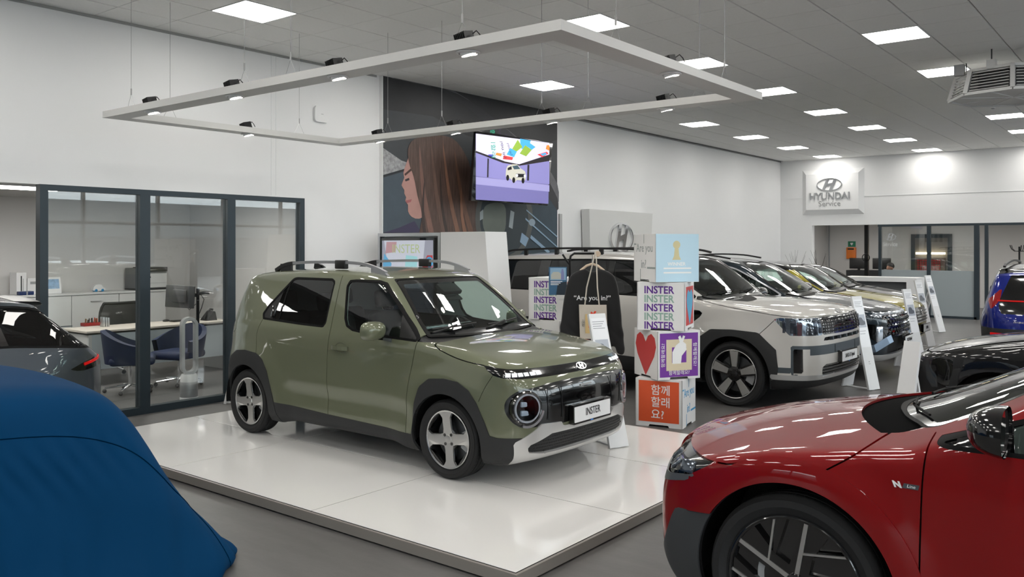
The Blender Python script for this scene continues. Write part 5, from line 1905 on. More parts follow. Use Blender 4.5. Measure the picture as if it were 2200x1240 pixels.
# ---------------------------------------------------------------- blue car seen from the rear on the far right
M_BLUE = paint('cobalt_blue_paint', (16, 32, 120), metal=.4, rough=.32)
car = build_car('blue_crossover_car', 'cobalt blue crossover car with its tail turned this way near the service desk', BAYON, (-1.50, 17.72, 0), math.pi/2, small_spec(
    M_BLUE, M_GLOSSB,
    first=[(fp([(-.62, 1.10), (-.50, 1.44), (.50, 1.44), (.62, 1.10), (.64, .99), (.60, .875), (-.60, .875), (-.64, .99)], -2.9, back=True), 'rear_window', M_GLOSSB, -.003, .008),
           (fp([(.62, 1.085), (.60, 1.26), (.74, 1.11), (.80, 1.085), (.74, .93), (.66, 1.02)], -2.8, back=True, sym=True), 'tail_lamp', M_RED, .004, .01),
           (lambda V: np.maximum(V[:, 2] - .66, V[:, 0] + 2.95), 'rear_bumper', M_CLADB, .004, .012)]), .07)
R = car.root


def rear_at(y, z):
    return car.at(y=y, z=z, d=(1, 0, 0))


P = []
for y in np.linspace(-.66, .66, 15):
    p, n = rear_at(y, 1.065)
    P.append(p + n*.006)
MB().tube(P, .008, 4, sq=(.014, .02)).build('light_bar', M_REDL, R)
for s in (-1, 1):
    p, n = rear_at(s*.60, .555)
    MB().extrude([(-.15, -.03), (.15, -.03), (.12, .04), (-.15, .04)], -.01, .008, M=basis(p, n)).build('rear_reflector', M_REDL, R)
p, n = rear_at(.34, .76)
text('rear_lettering', 'HYUNDAI', .032, M_STEEL, R, basis(p, n) @ Matrix.Translation((0, 0, .004)), .002, sx=1.3)
p, n = rear_at(0, .56)
pl = MB().extrude(rpoly(.52, .11, .006), 0, .01, M=basis(p, n)).build('number_plate', M_PLATE, R)
for s in (-1, 1):
    pts = crv([(-3.0, 1.56), (-2.85, 1.60), (-2.2, 1.645), (-1.6, 1.63), (-1.4, 1.60)], 4)
    MB().tube([(q[0], s*.62, q[1]) for q in pts], .012, 8, sq=(.035, .03)).build('roof_rail', M_SATINB, R)

# ---------------------------------------------------------------- slate grey car, tail showing at the left edge
M_SLATE = paint('slate_paint', (70, 76, 82), metal=.5, rough=.34)
car = build_car('slate_hatchback_car', 'slate grey car beside the office glass, tail lamp and sloping rear showing', DARK, (-7.97, .05, 0), -math.pi/2, small_spec(
    M_SLATE, None, cladm=M_SLATE,
    windscreen=[(-.72, 1.085), (0, 1.075), (.72, 1.085), (.58, 1.40), (0, 1.43), (-.58, 1.40)], wsx=-1.27,
    windows=[([(-3.42, 1.035), (-3.25, 1.14), (-2.98, 1.345), (-2.55, 1.40), (-2.2, 1.415), (-1.75, 1.415), (-1.35, 1.375), (-1.05, 1.27), (-.58, 1.065), (-.64, 1.05), (-1.8, 1.07), (-2.6, 1.10), (-3.0, 1.07)], M_PRG, [(-1.66, 0, .045), (-2.6, .3, .03)])],
    first=[(lambda V: np.maximum(sdf_poly(np.array([(-3.12, .855), (-3.26, .905), (-3.50, .965), (-3.9, .985), (-3.9, .905), (-3.5, .862), (-3.28, .842)]), V[:, [0, 2]]), -1), 'tail_lamp', M_GLOSSB, .002, .008),
           (fp([(-.60, 1.02), (.60, 1.02), (.55, 1.33), (-.55, 1.33)], -2.95, back=True), 'rear_window', M_PRG, -.003, .008)]), .06)
R = car.root
P = []
for x in np.linspace(-3.28, -3.52, 7):
    p, n = car.at(x=x, z=.893 + (-x - 3.28)*.16, d=(0, -1, 0))
    P.append(p + n*.005)
MB().tube(P, .01, 4, sq=(.008, .022)).build('lamp_strip', M_REDL, R)
sp_b = []
for y in np.linspace(-.62, .62, 13):
    sp_b.append([(-2.86 + .06*abs(y), y, 1.452 - .06*y*y), (-3.06 + .10*y*y, y, 1.440 - .06*y*y), (-3.075 + .10*y*y, y, 1.415 - .06*y*y), (-2.95 + .08*y*y, y, 1.375 - .06*y*y)])
MB().grid(sp_b).build('roof_spoiler', M_SILV, R)

# ---------------------------------------------------------------- car under a blue cover
M_COVER = mat('blue_cover_cloth', (0, 54, 92), .75, spec=.1, noise=(3.0, .05))
root = thing('covered_car', 'car draped in a smooth royal blue cloth cover in the near corner', 'car', (-5.2, 2.70, 0), math.pi/2)
S = Sheet.of(COVER, .07, 2)
S = S.cut(lambda V: V[:, 2] - .004)[1]
cv = Car.__new__(Car)
cv.root = root
cv.F = COVER
cv.emit(S, 'cloth_cover', M_COVER)
# dark line painted for the shade edge where the side meets the top
for s in (-1, 1):
    pts = []
    for x, z in crv([(-4.4, 1.05), (-3.0, 1.10), (-2.0, 1.06), (-1.2, .99), (-.75, .93), (-.45, .80), (-.2, .55), (.02, .30), (.15, .02)], 8):
        p = ray_hit(COVER, np.array([x, s*2.0, z]), np.array([0, -s*1.0, 0]), 2.0)
        if p is None:
            continue
        g = COVER.grad(p[None])[0]
        g /= np.linalg.norm(g)
        pts.append(Vector(p + g*.001))
    if len(pts) > 3:
        MB().tube(pts, .0028, 5).build('cover_shade_line', mat('cover_shade_line', (0, 30, 54), .95, spec=.0), root)

# ---------------------------------------------------------------- flat prints placed on a plane through photo points
def on_plane(px, py, p0, n):
    r = Vector(ray(px, py))
    o = Vector((0, 0, CAMZ))
    t = (Vector(p0) - o).dot(Vector(n))/r.dot(Vector(n))
    return o + r*t


def flat(name, pts, p0, n, m, parent, lift=.001, off=(0, 0, 0), smooth=0):
    """thin printed shape; pts are photo points on the plane p0, n"""
    if smooth:
        pts = [tuple(q) for q in crv(pts, smooth, True)]
    n = Vector(n).normalized()
    ux = Vector((0, 0, 1)).cross(n).normalized()
    uy = n.cross(ux)
    M = plane_M(Vector(p0) + n*lift - Vector(off), ux, uy)
    q = []
    for a, b in pts:
        d = on_plane(a, b, p0, n) - Vector(p0)
        q.append((d.dot(ux), d.dot(uy)))
    if sum(q[i][0]*q[(i + 1) % len(q)][1] - q[(i + 1) % len(q)][0]*q[i][1] for i in range(len(q))) < 0:
        q.reverse()
    return MB().extrude(q, -.0006, 0, M=M).build(name, m, parent)


# ---------------------------------------------------------------- pendant lighting frame
M_PEND = mat('pendant_white', (208, 207, 204), .45)
M_SPOT = mat('spot_lens', (255, 255, 250), .3, emit=SPOT_POWER, ecol=(255, 244, 228))
PXa, PXb, PYa, PYb, PZ = -8.12, -2.77, 3.96, 6.90, 3.10
pend = thing('pendant_light_frame', 'large white rectangular light frame hanging on wires over the platform', 'pendant light', ((PXa + PXb)/2, (PYa + PYb)/2, PZ))
pc = Vector((-(PXa + PXb)/2, -(PYa + PYb)/2, -PZ))
W_ = .185
Tm = Matrix.Translation(pc)
for nm, a in (('beam', (PXa, PXb, PYa, PYa + W_)), ('beam', (PXa, PXb, PYb - W_, PYb)), ('beam', (PXa, PXa + W_, PYa + W_, PYb - W_)), ('beam', (PXb - W_, PXb, PYa + W_, PYb - W_))):
    MB().box(a[0], a[1], a[2], a[3], PZ, PZ + .062, M=Tm).build(nm, M_PEND, pend)
spots = [(342, 241, 1), (511, 207, 1), (724, 164, 1), (1002, 111, 1), (1441, 158, 2), (1441, 236, 3), (1196, 263, 3), (991, 286, 3), (822, 303, 3), (523, 289, 4)]
M_SINK = mat('heat_sink', (36, 36, 37), .4, metal=.6)
for px, py, sd in spots:
    p = atz(px, py, PZ)
    x, y = p[0], p[1]
    if sd == 1:
        y = PYa + W_/2
    if sd == 3:
        y = PYb - W_/2
    if sd == 2:
        x = PXb - W_/2
    if sd == 4:
        x = PXa + W_/2
    T = Matrix.Translation(pc + Vector((x, y, PZ)))
    rg = MB().lathe([(.058, -.002), (.078, -.002), (.078, -.008), (.060, -.012), (.058, -.002)], 28, M=T).build('spot_ring', M_WHITE, pend)
    tilt = Matrix.Rotation(.22, 4, 'X') @ Matrix.Rotation(-.15, 4, 'Y')
    MB().lathe([(.052, .02), (.052, -.018), (.046, -.020)], 24, M=T @ tilt).build('spot_body', M_WHITE, rg)
    MB().lathe([(.0, -.016), (.047, -.016)], 24, M=T @ tilt @ Matrix.Scale(-1, 4, (0, 1, 0))).build('spot_lens', M_SPOT, rg)
    k = MB()
    for i in range(-3, 4):
        k.box(i*.014 - .003, i*.014 + .003, -.045, .045, .062, .125, M=T @ tilt)
    k.box(-.046, .046, -.046, .046, .05, .066, M=T @ tilt)
    k.build('heat_sink', M_SINK, rg)
    MB().tube([Vector(c) for c in ((.04, 0, .11), (.07, 0, .125), (.09, .01, .10), (.10, .02, .07))], .004, 6, M=T).build('lead', M_BLACK, rg)
M_WIRE = mat('steel_wire', (150, 150, 150), .35, metal=.7)
wires = [(-7.75, PYa + .09, 1), (-5.95, PYa + .09, 1), (-5.35, PYa + .09, 1), (-3.6, PYa + .09, 1), (-7.2, PYb - .09, 1), (-6.35, PYb - .09, 1), (-5.0, PYb - .09, 1), (-4.45, PYb - .09, 1), (-3.3, PYb - .09, 1), (PXa + .09, 4.6, 0), (PXa + .09, 6.2, 0), (PXb - .09, 4.7, 0), (PXb - .09, 6.35, 0)]
for x, y, al in wires:
    d = Vector((.075, 0, 0)) if al else Vector((0, .075, 0))
    c = Vector((x, y, PZ)) + pc
    ap = c + Vector((0, 0, .20))
    w = MB()
    w.tube([ap, c + Vector((0, 0, CEIL - PZ))], .0022, 5)
    w.tube([ap, c + d + Vector((0, 0, .06))], .0016, 4).tube([ap, c - d + Vector((0, 0, .06))], .0016, 4)
    w.tube([ap - Vector((0, 0, .01)), ap + Vector((0, 0, .05))], .007, 6)
    w.build('suspension_wire', M_WIRE, pend)

# ---------------------------------------------------------------- wall picture
M_ = lambda n, c, **k: mat('print_' + n, c, k.pop('rough', .5), **k)
MX = WX + .06
mur = thing('wall_mural', 'huge photo mural of a long-haired driver inside a dark car cabin', 'mural', (MX, 10.66, 0))
off = Vector((MX, 10.66, 0))
MB().box(-.22, 0, 8.46 - 10.66, 12.86 - 10.66, 0, CEIL).build('mural_panel', M_WALL, mur)
n_ = (1, 0, 0)
p0 = (MX, 10.66, 2)
rel = lambda *a, **k: flat(*a, off=off, **k)
rel('print_ground', [(823, 163), (1197, 240), (1197, 640), (823, 640)], p0, n_, M_('ground', (54, 58, 62), noise=(1.0, .25)), mur, lift=.001)
rel('print_headliner', [(823, 163), (1197, 240), (1197, 300), (1120, 330), (1000, 290), (930, 250), (823, 235)], p0, n_, M_('headliner', (38, 39, 42), noise=(1.2, .3)), mur, lift=.002)
rel('print_pillar_light', [(840, 168), (905, 172), (1010, 232), (1100, 300), (1160, 372), (1197, 440), (1197, 395), (1150, 330), (1060, 255), (975, 195), (930, 183)], p0, n_, M_('pillar', (98, 98, 102), noise=(.8, .5, (1, 3, 3))), mur, lift=.003, smooth=3)
rel('print_pillar_dark', [(905, 178), (960, 200), (1050, 270), (1130, 350), (1197, 452), (1197, 425), (1140, 330), (1065, 258), (985, 203)], p0, n_, M_('pillar2', (44, 45, 49)), mur, lift=.004, smooth=3)
rel('print_window_view', [(823, 318), (862, 345), (905, 360), (905, 362), (866, 366), (823, 376)], p0, n_, M_('view', (150, 150, 152), noise=(18, .55)), mur, lift=.004)
rel('print_door_line', [(823, 376), (868, 363), (868, 367), (823, 381)], p0, n_, M_('doorline', (22, 28, 34)), mur, lift=.005)
rel('print_door', [(823, 382), (905, 358), (905, 500), (823, 500)], p0, n_, M_('door', (62, 74, 84), noise=(.7, .35)), mur, lift=.003)
rel('print_dash', [(1016, 300), (1197, 440), (1197, 640), (1000, 640), (1000, 420)], p0, n_, M_('dash', (44, 62, 74), noise=(.8, .4)), mur, lift=.003)
rel('print_jacket', [(823, 500), (855, 490), (890, 475), (905, 500), (905, 500), (823, 500)], p0, n_, M_('jacket', (56, 50, 78)), mur, lift=.006)
# face in profile
rel('print_face', [(884, 330), (872, 352), (866, 372), (868, 382), (862, 398), (868, 408), (868, 416), (872, 424), (870, 432), (876, 440), (876, 454), (884, 466), (900, 470), (930, 450), (930, 330)], p0, n_, M_('skin', (176, 134, 126), noise=(1.5, .12)), mur, lift=.006, smooth=2)
rel('print_brow', [(868, 374), (882, 362), (884, 366), (870, 378)], p0, n_, M_('brow', (66, 44, 40)), mur, lift=.0075)
rel('print_eye', [(869, 386), (878, 382), (879, 387), (871, 390)], p0, n_, M_('eye', (44, 34, 40)), mur, lift=.0075)
rel('print_lips', [(871, 431), (884, 428), (882, 434), (873, 437)], p0, n_, M_('lips', (160, 92, 96)), mur, lift=.0075)
hair = mat('print_hair', (86, 66, 58), .5, noise=(3.2, .55, (1, 9, .9)))
rel('print_hair', [(888, 300), (930, 290), (972, 298), (998, 330), (1016, 380), (1026, 440), (1034, 500), (1036, 540), (900, 540), (902, 490), (906, 462), (896, 420), (888, 380), (878, 350), (876, 320)], p0, n_, hair, mur, lift=.008, smooth=3)
for k, (a, b, w, c) in enumerate([((900, 310), (930, 520), 9, (120, 88, 78)), ((925, 300), (960, 530), 8, (104, 80, 70)), ((950, 300), (990, 530), 7, (128, 92, 74)), ((975, 320), (1020, 530), 8, (112, 80, 64)), ((912, 380), (915, 530), 5, (58, 46, 44)), ((945, 360), (965, 530), 5, (62, 50, 46)), ((990, 400), (1005, 530), 6, (140, 98, 76))]):
    m1 = ((a[0] + b[0])/2 - 6, (a[1] + b[1])/2)
    rel('print_hair_lock', [(a[0], a[1]), (m1[0] + w/2, m1[1]), (b[0] + w/2, b[1]), (b[0] - w/2, b[1]), (m1[0] - w/2, m1[1])], p0, n_, mat('print_lock%d' % k, c, .5, noise=(3, .3, (1, 8, 1))), mur, lift=.009 + k*.0003, smooth=3)
# steering wheel
sw_c = (1082, 470)
ring = [(sw_c[0] + 62*math.cos(a), sw_c[1] + 92*math.sin(a)) for a in np.linspace(0, 2*math.pi, 28, endpoint=False)]
rel('print_wheel_rim', ring, p0, n_, M_('rim', (84, 86, 84)), mur, lift=.0095)
rel('print_wheel_gap', [(sw_c[0] + 52*math.cos(a), sw_c[1] + 80*math.sin(a)) for a in np.linspace(0, 2*math.pi, 28, endpoint=False)], p0, n_, M_('gap', (40, 52, 58)), mur, lift=.0102)
rel('print_airbag', [(1040, 445), (1060, 436), (1082, 440), (1086, 470), (1082, 500), (1068, 512), (1046, 506), (1036, 480)], p0, n_, M_('airbag', (104, 112, 104), noise=(1, .2)), mur, lift=.011, smooth=3)
for a in ([(1096, 452), (1104, 456), (1100, 492), (1092, 488)], [(1030, 456), (1037, 450), (1037, 470), (1030, 474)]):
    rel('print_buttons', a, p0, n_, M_('buttons', (150, 160, 164)), mur, lift=.0112)
for a in ([(1130, 450), (1197, 508), (1197, 511), (1130, 453)], [(1128, 468), (1197, 530), (1197, 533), (1128, 472)], [(1140, 505), (1180, 540), (1178, 546), (1138, 512)], [(1120, 500), (1135, 512), (1128, 530), (1116, 520)]):
    rel('print_trim_glint', a, p0, n_, M_('glint', (134, 160, 184)), mur, lift=.0112)
rel('print_dial', [(1142 + 7*math.cos(a), 478 + 8*math.sin(a)) for a in np.linspace(0, 6.1, 14)], p0, n_, M_('dial', (142, 158, 172)), mur, lift=.0115)
rel('print_hand', [(1072, 548), (1078, 538), (1084, 534), (1086, 542), (1080, 556), (1076, 570), (1066, 570)], p0, n_, M_('skin', (176, 134, 126)), mur, lift=.0118, smooth=2)

# ---------------------------------------------------------------- hanging television
tl, tr, br, bl = (1018, 283), (1183, 303), (1182, 443), (1018, 432)
tn = Vector((1, 0, -.10)).normalized()
tp = (-8.56, 11.0, 3.1)
C4 = [on_plane(*q, tp, tn) for q in (tl, tr, br, bl)]
y0_, y1_ = (C4[0].y + C4[3].y)/2, (C4[1].y + C4[2].y)/2
z0_, z1_ = (C4[2].z + C4[3].z)/2, (C4[0].z + C4[1].z)/2
tvc = Vector((tp[0], (y0_ + y1_)/2, (z0_ + z1_)/2))
tv = thing('television', 'flat screen television on the mural showing a white car under a bright ceiling', 'television', tvc)
TM = plane_M((0, 0, 0), (0, 1, 0), tn.cross(Vector((0, 1, 0))))
tw, th_ = y1_ - y0_, z1_ - z0_
MB().bbox(-tw/2, tw/2, -th_/2, th_/2, -.06, 0, .006, 2, M=TM).build('casing', M_GLOSSB, tv)
MB().box(-.3, .3, -.25, .25, -.10, -.06, M=TM).box(-.05, .05, -.05, .05, -.51, -.1, M=TM).build('wall_bracket', M_BLACK, tv)
E_ = lambda n, c, s=.55: mat('screen_' + n, c, .6, emit=s, ecol=c, spec=.2)


def scr(name, pts, m, lift, thing_=tv, smooth=0, o=tvc, p=None, nn=None):
    return flat(name, pts, p or (tvc + tn*.001), nn or tn, m, thing_, lift=lift, off=o, smooth=smooth)


scr('screen_picture', [(1022, 287), (1180, 307), (1178, 438), (1022, 429)], E_('base', (112, 108, 160)), .002)
scr('picture_wall', [(1022, 325), (1100, 350), (1180, 345), (1180, 396), (1100, 388), (1022, 378)], E_('wall', (132, 128, 182)), .0025)
scr('picture_floor_glow', [(1022, 380), (1100, 388), (1180, 398), (1180, 412), (1100, 404), (1022, 396)], E_('floor', (150, 146, 192)), .0027)
scr('picture_ceiling', [(1022, 287), (1180, 307), (1180, 332), (1115, 353), (1085, 347), (1030, 331), (1022, 324)], E_('ceil', (214, 210, 232), .5), .003)
scr('picture_beam', [(1022, 324), (1085, 347), (1115, 353), (1180, 332), (1180, 346), (1117, 356), (1080, 350), (1022, 328)], E_('beam', (54, 50, 54), .15), .0032)
for a in ([(1047, 340), (1050, 341), (1049, 381), (1046, 381)], [(1133, 354), (1137, 354), (1136, 388), (1132, 388)]):
    scr('picture_post', a, E_('beam', (54, 50, 54), .15), .0033)
cols = [('green', (52, 148, 118)), ('blue', (72, 160, 216)), ('lime', (134, 164, 64)), ('red', (214, 66, 66)), ('violet', (80, 70, 176)), ('orange', (232, 132, 60))]
blk = [(1, [(1117, 298), (1140, 302), (1132, 326), (1118, 318)]), (2, [(1112, 300), (1122, 316), (1104, 330), (1100, 320)]), (1, [(1096, 318), (1110, 326), (1104, 338), (1088, 332)]), (2, [(1128, 312), (1142, 322), (1130, 336), (1116, 330)]), (1, [(1136, 306), (1150, 316), (1142, 322), (1132, 314)]),
       (3, [(1082, 334), (1102, 338), (1100, 344), (1080, 342)]), (4, [(1048, 332), (1060, 332), (1058, 337), (1050, 335)]), (5, [(1066, 328), (1078, 330), (1076, 336), (1064, 333)]), (3, [(1154, 332), (1174, 326), (1178, 330), (1164, 338)]), (1, [(1160, 331), (1172, 328), (1174, 331), (1166, 335)]), (5, [(1174, 312), (1180, 312), (1180, 324), (1172, 320)])]
for k, (c, a) in enumerate(blk):
    scr('picture_block', a, E_(cols[c][0], cols[c][1], .6), .0036 + k*.0002)
for (px, py, s, t_, ang) in ((1078, 308, .11, 'Are you in?', -72), (1092, 311, .08, 'Are you in?', -66), (1058, 309, .125, '함께할래', -86)):
    pz = on_plane(px, py, tvc, tn) - tvc + tn*.0062
    M = plane_M(pz, (0, math.cos(math.radians(ang)), math.sin(math.radians(ang))), (0, -math.sin(math.radians(ang)), math.cos(math.radians(ang))))
    text('picture_words', t_, s, E_('green', (52, 148, 118), .6) if ang < -80 else E_('ink', (70, 60, 80), .2), tv, M, .0004)
# the small car on the screen
scr('picture_car_body', [(1086, 372), (1088, 360), (1092, 355), (1110, 353), (1118, 362), (1127, 368), (1129, 378), (1127, 388), (1110, 387), (1104, 392), (1096, 384), (1087, 381)], E_('carb', (186, 184, 172), .55), .0064, smooth=2)
scr('picture_car_glass', [(1100, 357), (1111, 355), (1117, 363), (1104, 364)], E_('carg', (70, 92, 104), .3), .0068)
scr('picture_car_side_glass', [(1090, 361), (1098, 357), (1099, 364), (1090, 366)], E_('carg2', (40, 40, 44), .15), .0068)
scr('picture_car_face', [(1108, 373), (1128, 374), (1127, 381), (1109, 381)], E_('carg2', (40, 40, 44), .15), .0068)
for a in ((1090, 382), (1103, 387), (1123, 388)):
    scr('picture_car_wheel', [(a[0] + 3.2*math.cos(t), a[1] + 6.5*math.sin(t)) for t in np.linspace(0, 6, 10)], E_('carw', (34, 32, 34), .1), .0070)
for a in ((1110, 377), (1127, 378)):
    scr('picture_car_lamp', [(a[0] + 2.4*math.cos(t), a[1] + 3.4*math.sin(t)) for t in np.linspace(0, 6, 10)], E_('carl', (220, 220, 226), .8), .0072)

# ---------------------------------------------------------------- ceiling heater, sensor, access point
hc = atz(2178, 178, 3.98)
heater = thing('ceiling_heater', 'white octagonal air heater with louvred sides hung from the ceiling', 'heater', (hc[0], hc[1], 3.80))
M_HEAT = mat('heater_white', (196, 196, 194), .4)
r0, r1, hz = .66, .74, .30
rot = .12
oc = lambda r, k, z: (r*math.cos(rot + k*math.pi/4), r*math.sin(rot + k*math.pi/4), z)
b = MB()
b.extrude([oc(r1*.97, k, 0)[:2] for k in range(8)], .0, .03)
b.extrude([oc(r0*.97, k, 0)[:2] for k in range(8)], hz - .03, hz)
b.build('casing', M_HEAT, heater)
MB().extrude([oc(.55, k, 0)[:2] for k in range(8)], .03, hz - .03).build('core', M_INK, heater)
for k in range(8):
    a0, a1, b0, b1 = Vector(oc(r1, k, 0)), Vector(oc(r1, k + 1, 0)), Vector(oc(r0, k, hz)), Vector(oc(r0, k + 1, hz))
    MB().tube([a0, b0], .03, 4, sq=(.07, .05)).build('corner_post', M_HEAT, heater)
    MB().tube([a0, a1], .02, 4, sq=(.04, .035)).build('lower_rail', M_HEAT, heater)
    MB().tube([b0, b1], .02, 4, sq=(.04, .035)).build('upper_rail', M_HEAT, heater)
    for i in range(1, 8):
        t = i/8
        p, q = a0.lerp(b0, t), a1.lerp(b1, t)
        p, q = p.lerp(q, .08), q.lerp(p, .08)
        MB().tube([p, q], .008, 4, sq=(.026, .008)).build('louvre_slat', M_HEAT, heater)
    MB().tube([Vector((0, 0, -.004)), Vector(oc(r1*.9, k + .5, -.004))], .006, 4, sq=(.012, .008)).build('base_rib', M_WHITE, heater)
for k in (1, 3, 5, 7):
    x, y, _ = oc(.60, k + .5, 0)
    MB().box(x - .05, x + .05, y - .05, y + .05, hz - .01, hz + .10).build('hanger_block', M_HEAT, heater)
    MB().cyl((x, y, hz + .1), (x, y, CEIL - 3.80), .008, 6).build('hanger_rod', M_BLACK, heater)
MB().box(-.62, -.50, -.42, -.32, hz - .02, hz + .12).build('control_box', M_GREYP, heater)
s = atz(2133, 230, CEIL - .03)
sn = thing('smoke_detector', 'small white round smoke detector on the ceiling tiles', 'smoke detector', (s[0], s[1], CEIL - .005))
MB().lathe([(.055, 0), (.055, -.02), (.035, -.045), (0, -.05)], 24).build('base', M_WHITE, sn)
MB().lathe([(.03, -.046), (.018, -.06), (0, -.062)], 20).build('chamber', M_GREYP, sn)
a = atx(689, 246, WX)
ap = thing('wireless_access_point', 'white rounded square wireless access point on the side wall', 'access point', (WX, a[1], a[2]))
MB().extrude(rpoly(.245, .215, .045, 5), 0, .035, M=plane_M((0, 0, 0), (0, 1, 0), (0, 0, 1))).build('housing', M_WHITE, ap)
MB().box(.035, .0358, -.02, .02, -.003, .003).build('maker_mark', M_GREYP, ap)

# ---------------------------------------------------------------- service sign on the back wall
sg = thing('service_sign', 'white chamfered wall sign reading Service under a chrome oval emblem', 'sign', (-7.71, BY, 3.40))
SM = plane_M((0, 0, 0), (1, 0, 0), (0, 0, 1))
w2, h2 = .85, .64
vs = [(-w2, -h2, 0), (w2, -h2, 0), (w2, h2, 0), (-w2, h2, 0), (-w2 + .13, -h2 + .14, .10), (w2 - .13, -h2 + .14, .10), (w2 - .13, h2 - .14, .10), (-w2 + .13, h2 - .14, .10)]
MB().add(vs, [(4, 5, 6, 7), (0, 1, 5, 4), (1, 2, 6, 5), (2, 3, 7, 6), (3, 0, 4, 7)], M=SM).build('sign_panel', M_WHITE, sg)
emblem(sg, SM @ Matrix.Translation((-.06, .20, .10)), .70, .36, M_CHROME, .03, ring=.07)
text('sign_lettering', 'HYUNDAI', .27, M_STEEL, sg, SM @ Matrix.Translation((-.06, -.13, .115)), .012, bold=.004, sx=.92)
text('sign_word', 'Service', .21, mat('sign_grey', (150, 150, 150), .4), sg, SM @ Matrix.Translation((-.06, -.34, .105)), .004)

# ---------------------------------------------------------------- kiosk with screen, brand wall
KY = 8.2
kk = thing('screen_kiosk', 'white wedge-sided kiosk with a wide screen standing behind the green car', 'kiosk', (-7.9, KY, 0))
KM = Matrix(((1, 0, 0, 0), (0, 0, -1, 0), (0, 1, 0, 0), (0, 0, 0, 1)))     # x, z -> upright plane facing -Y
MB().extrude([(.26, 0), (1.22, 0), (1.02, 2.055), (.26, 2.055)], -.40, .03, M=KM).build('wedge_panel', M_WHITE, kk)
MB().extrude([(-.95, 0), (.24, 0), (.24, 2.05), (-.95, 2.05)], -.35, -.08, M=KM).build('cabinet', M_WHITE, kk)
f = MB()
for a in ((-.95, .24, 2.005, 2.05), (-.95, .24, .55, .60), (-.95, -.91, .60, 2.005), (.20, .24, .60, 2.005)):
    f.box(a[0], a[1], -.02, .10, a[2], a[3])
f.build('screen_surround', M_STEEL, kk)
sc = MB().box(-.90, .12, .0, .05, .70, 1.985).build('screen', M_GLOSSB, kk)
SMk = plane_M((-.39, -.002, 1.35), (1, 0, 0), (0, 0, 1))
def kface(nm, P, c, l, s=.35):
    MB().extrude(P, 0, .0005, M=SMk @ Matrix.Translation((0, 0, l))).build(nm, E_('k' + nm, c, s), sc)
kface('picture_ground', [(-.49, -.6), (.49, -.6), (.49, .6), (-.49, .6)], (150, 152, 166), .0005)  # pale collage: screen picture with reflections mixed into its colours
kface('picture_sky', [(-.30, -.1), (.25, -.1), (.34, .6), (-.45, .6)], (190, 194, 206), .001)
kface('picture_red_card', [(.28, .22), (.48, .22), (.48, .40), (.38, .40)], (168, 62, 66), .0015)
kface('picture_blue_dot', circ(.07, 16, .42, .31), (70, 150, 196), .002)
kface('picture_teal_block', [(-.05, .12), (.18, .12), (.2, .38), (-.02, .4)], (150, 198, 204), .0015)
kface('picture_blue_card', [(-.49, .1), (-.35, .05), (-.3, .28), (-.45, .42)], (96, 158, 196), .0015)
kface('picture_pink_card', [(-.42, .42), (-.22, .44), (-.2, .58), (-.40, .58)], (176, 140, 146), .0015)
kface('picture_floor', [(.28, -.05), (.49, .18), (.49, -.6), (-.49, -.6), (-.49, -.05)], (86, 90, 104), .0018)
text('picture_words', 'INSTER', .17, E_('ktext', (170, 182, 140), .35), sc, SMk @ Matrix.Translation((-.02, .48, .003)), .0004)

bwall = thing('brand_wall', 'low white brand panel on the side wall carrying a chrome oval emblem', 'wall panel', (-9.06, 15.1, 0))
a, b_ = atx(1266, 449, -9.0), atx(1402, 459, -9.0)
MB().extrude([(a[1] - 15.1 + .12, 0), (b_[1] - 15.1 - .25, 0), (b_[1] - 15.1, b_[2]), (a[1] - 15.1, a[2])], -.12, .06, M=plane_M((0, 0, 0), (0, 1, 0), (0, 0, 1))).build('panel', mat('panel_offwhite', (206, 206, 204), .5), bwall)
e = atx(1335, 511, -8.98)
emblem(bwall, plane_M((.062, e[1] - 15.1, e[2]), (0, 1, 0), (0, 0, 1)), .92, .62, M_CHROME, .04, ring=.09)
pn = thing('panel_shaded_edge', 'narrow upright fin beside the mural edge', 'wall panel', (-9.16, 12.92, 0))
MB().box(-.05, .12, -.04, .04, 0, 2.47).build('endface', mat('edge_shade_grey', (172, 172, 172), .5), pn)  # edge of a white panel, its shaded side painted grey

# ---------------------------------------------------------------- printed cardboard cubes
M_CARD = mat('card_white', (224, 224, 224), .55)
C_ = dict(purple=(92, 44, 138), sage=(142, 172, 160), red=(196, 62, 62), blue=(80, 166, 204), orange=(222, 88, 46), sky=(186, 216, 232), grey=(150, 158, 158), cream=(214, 200, 170), violet=(112, 44, 150), white=(236, 236, 236), gold=(206, 196, 152), azure=(60, 150, 200))
ink = lambda n: mat('ink_' + n, C_[n], .5)
HEART = [(0, -.5), (.16, -.30), (.36, -.04), (.44, .18), (.38, .38), (.24, .46), (.10, .40), (0, .26), (-.10, .40), (-.24, .46), (-.38, .38), (-.44, .18), (-.36, -.04), (-.16, -.30)]
DROP = [(0, -.5), (.14, -.28), (.30, -.02), (.34, .16), (.28, .34), (.16, .42), (0, .34), (-.16, .42), (-.28, .34), (-.34, .16), (-.30, -.02), (-.14, -.28)]
S_ = .50


def faces(tcam, right, phi):
    """outward normals of the two faces turned to the viewer"""
    t, r = Vector((*tcam, 0)), Vector((*right, 0))
    nl = t*math.cos(phi) - r*math.sin(phi)
    nr = t*math.sin(phi) + r*math.cos(phi)
    return nl, nr


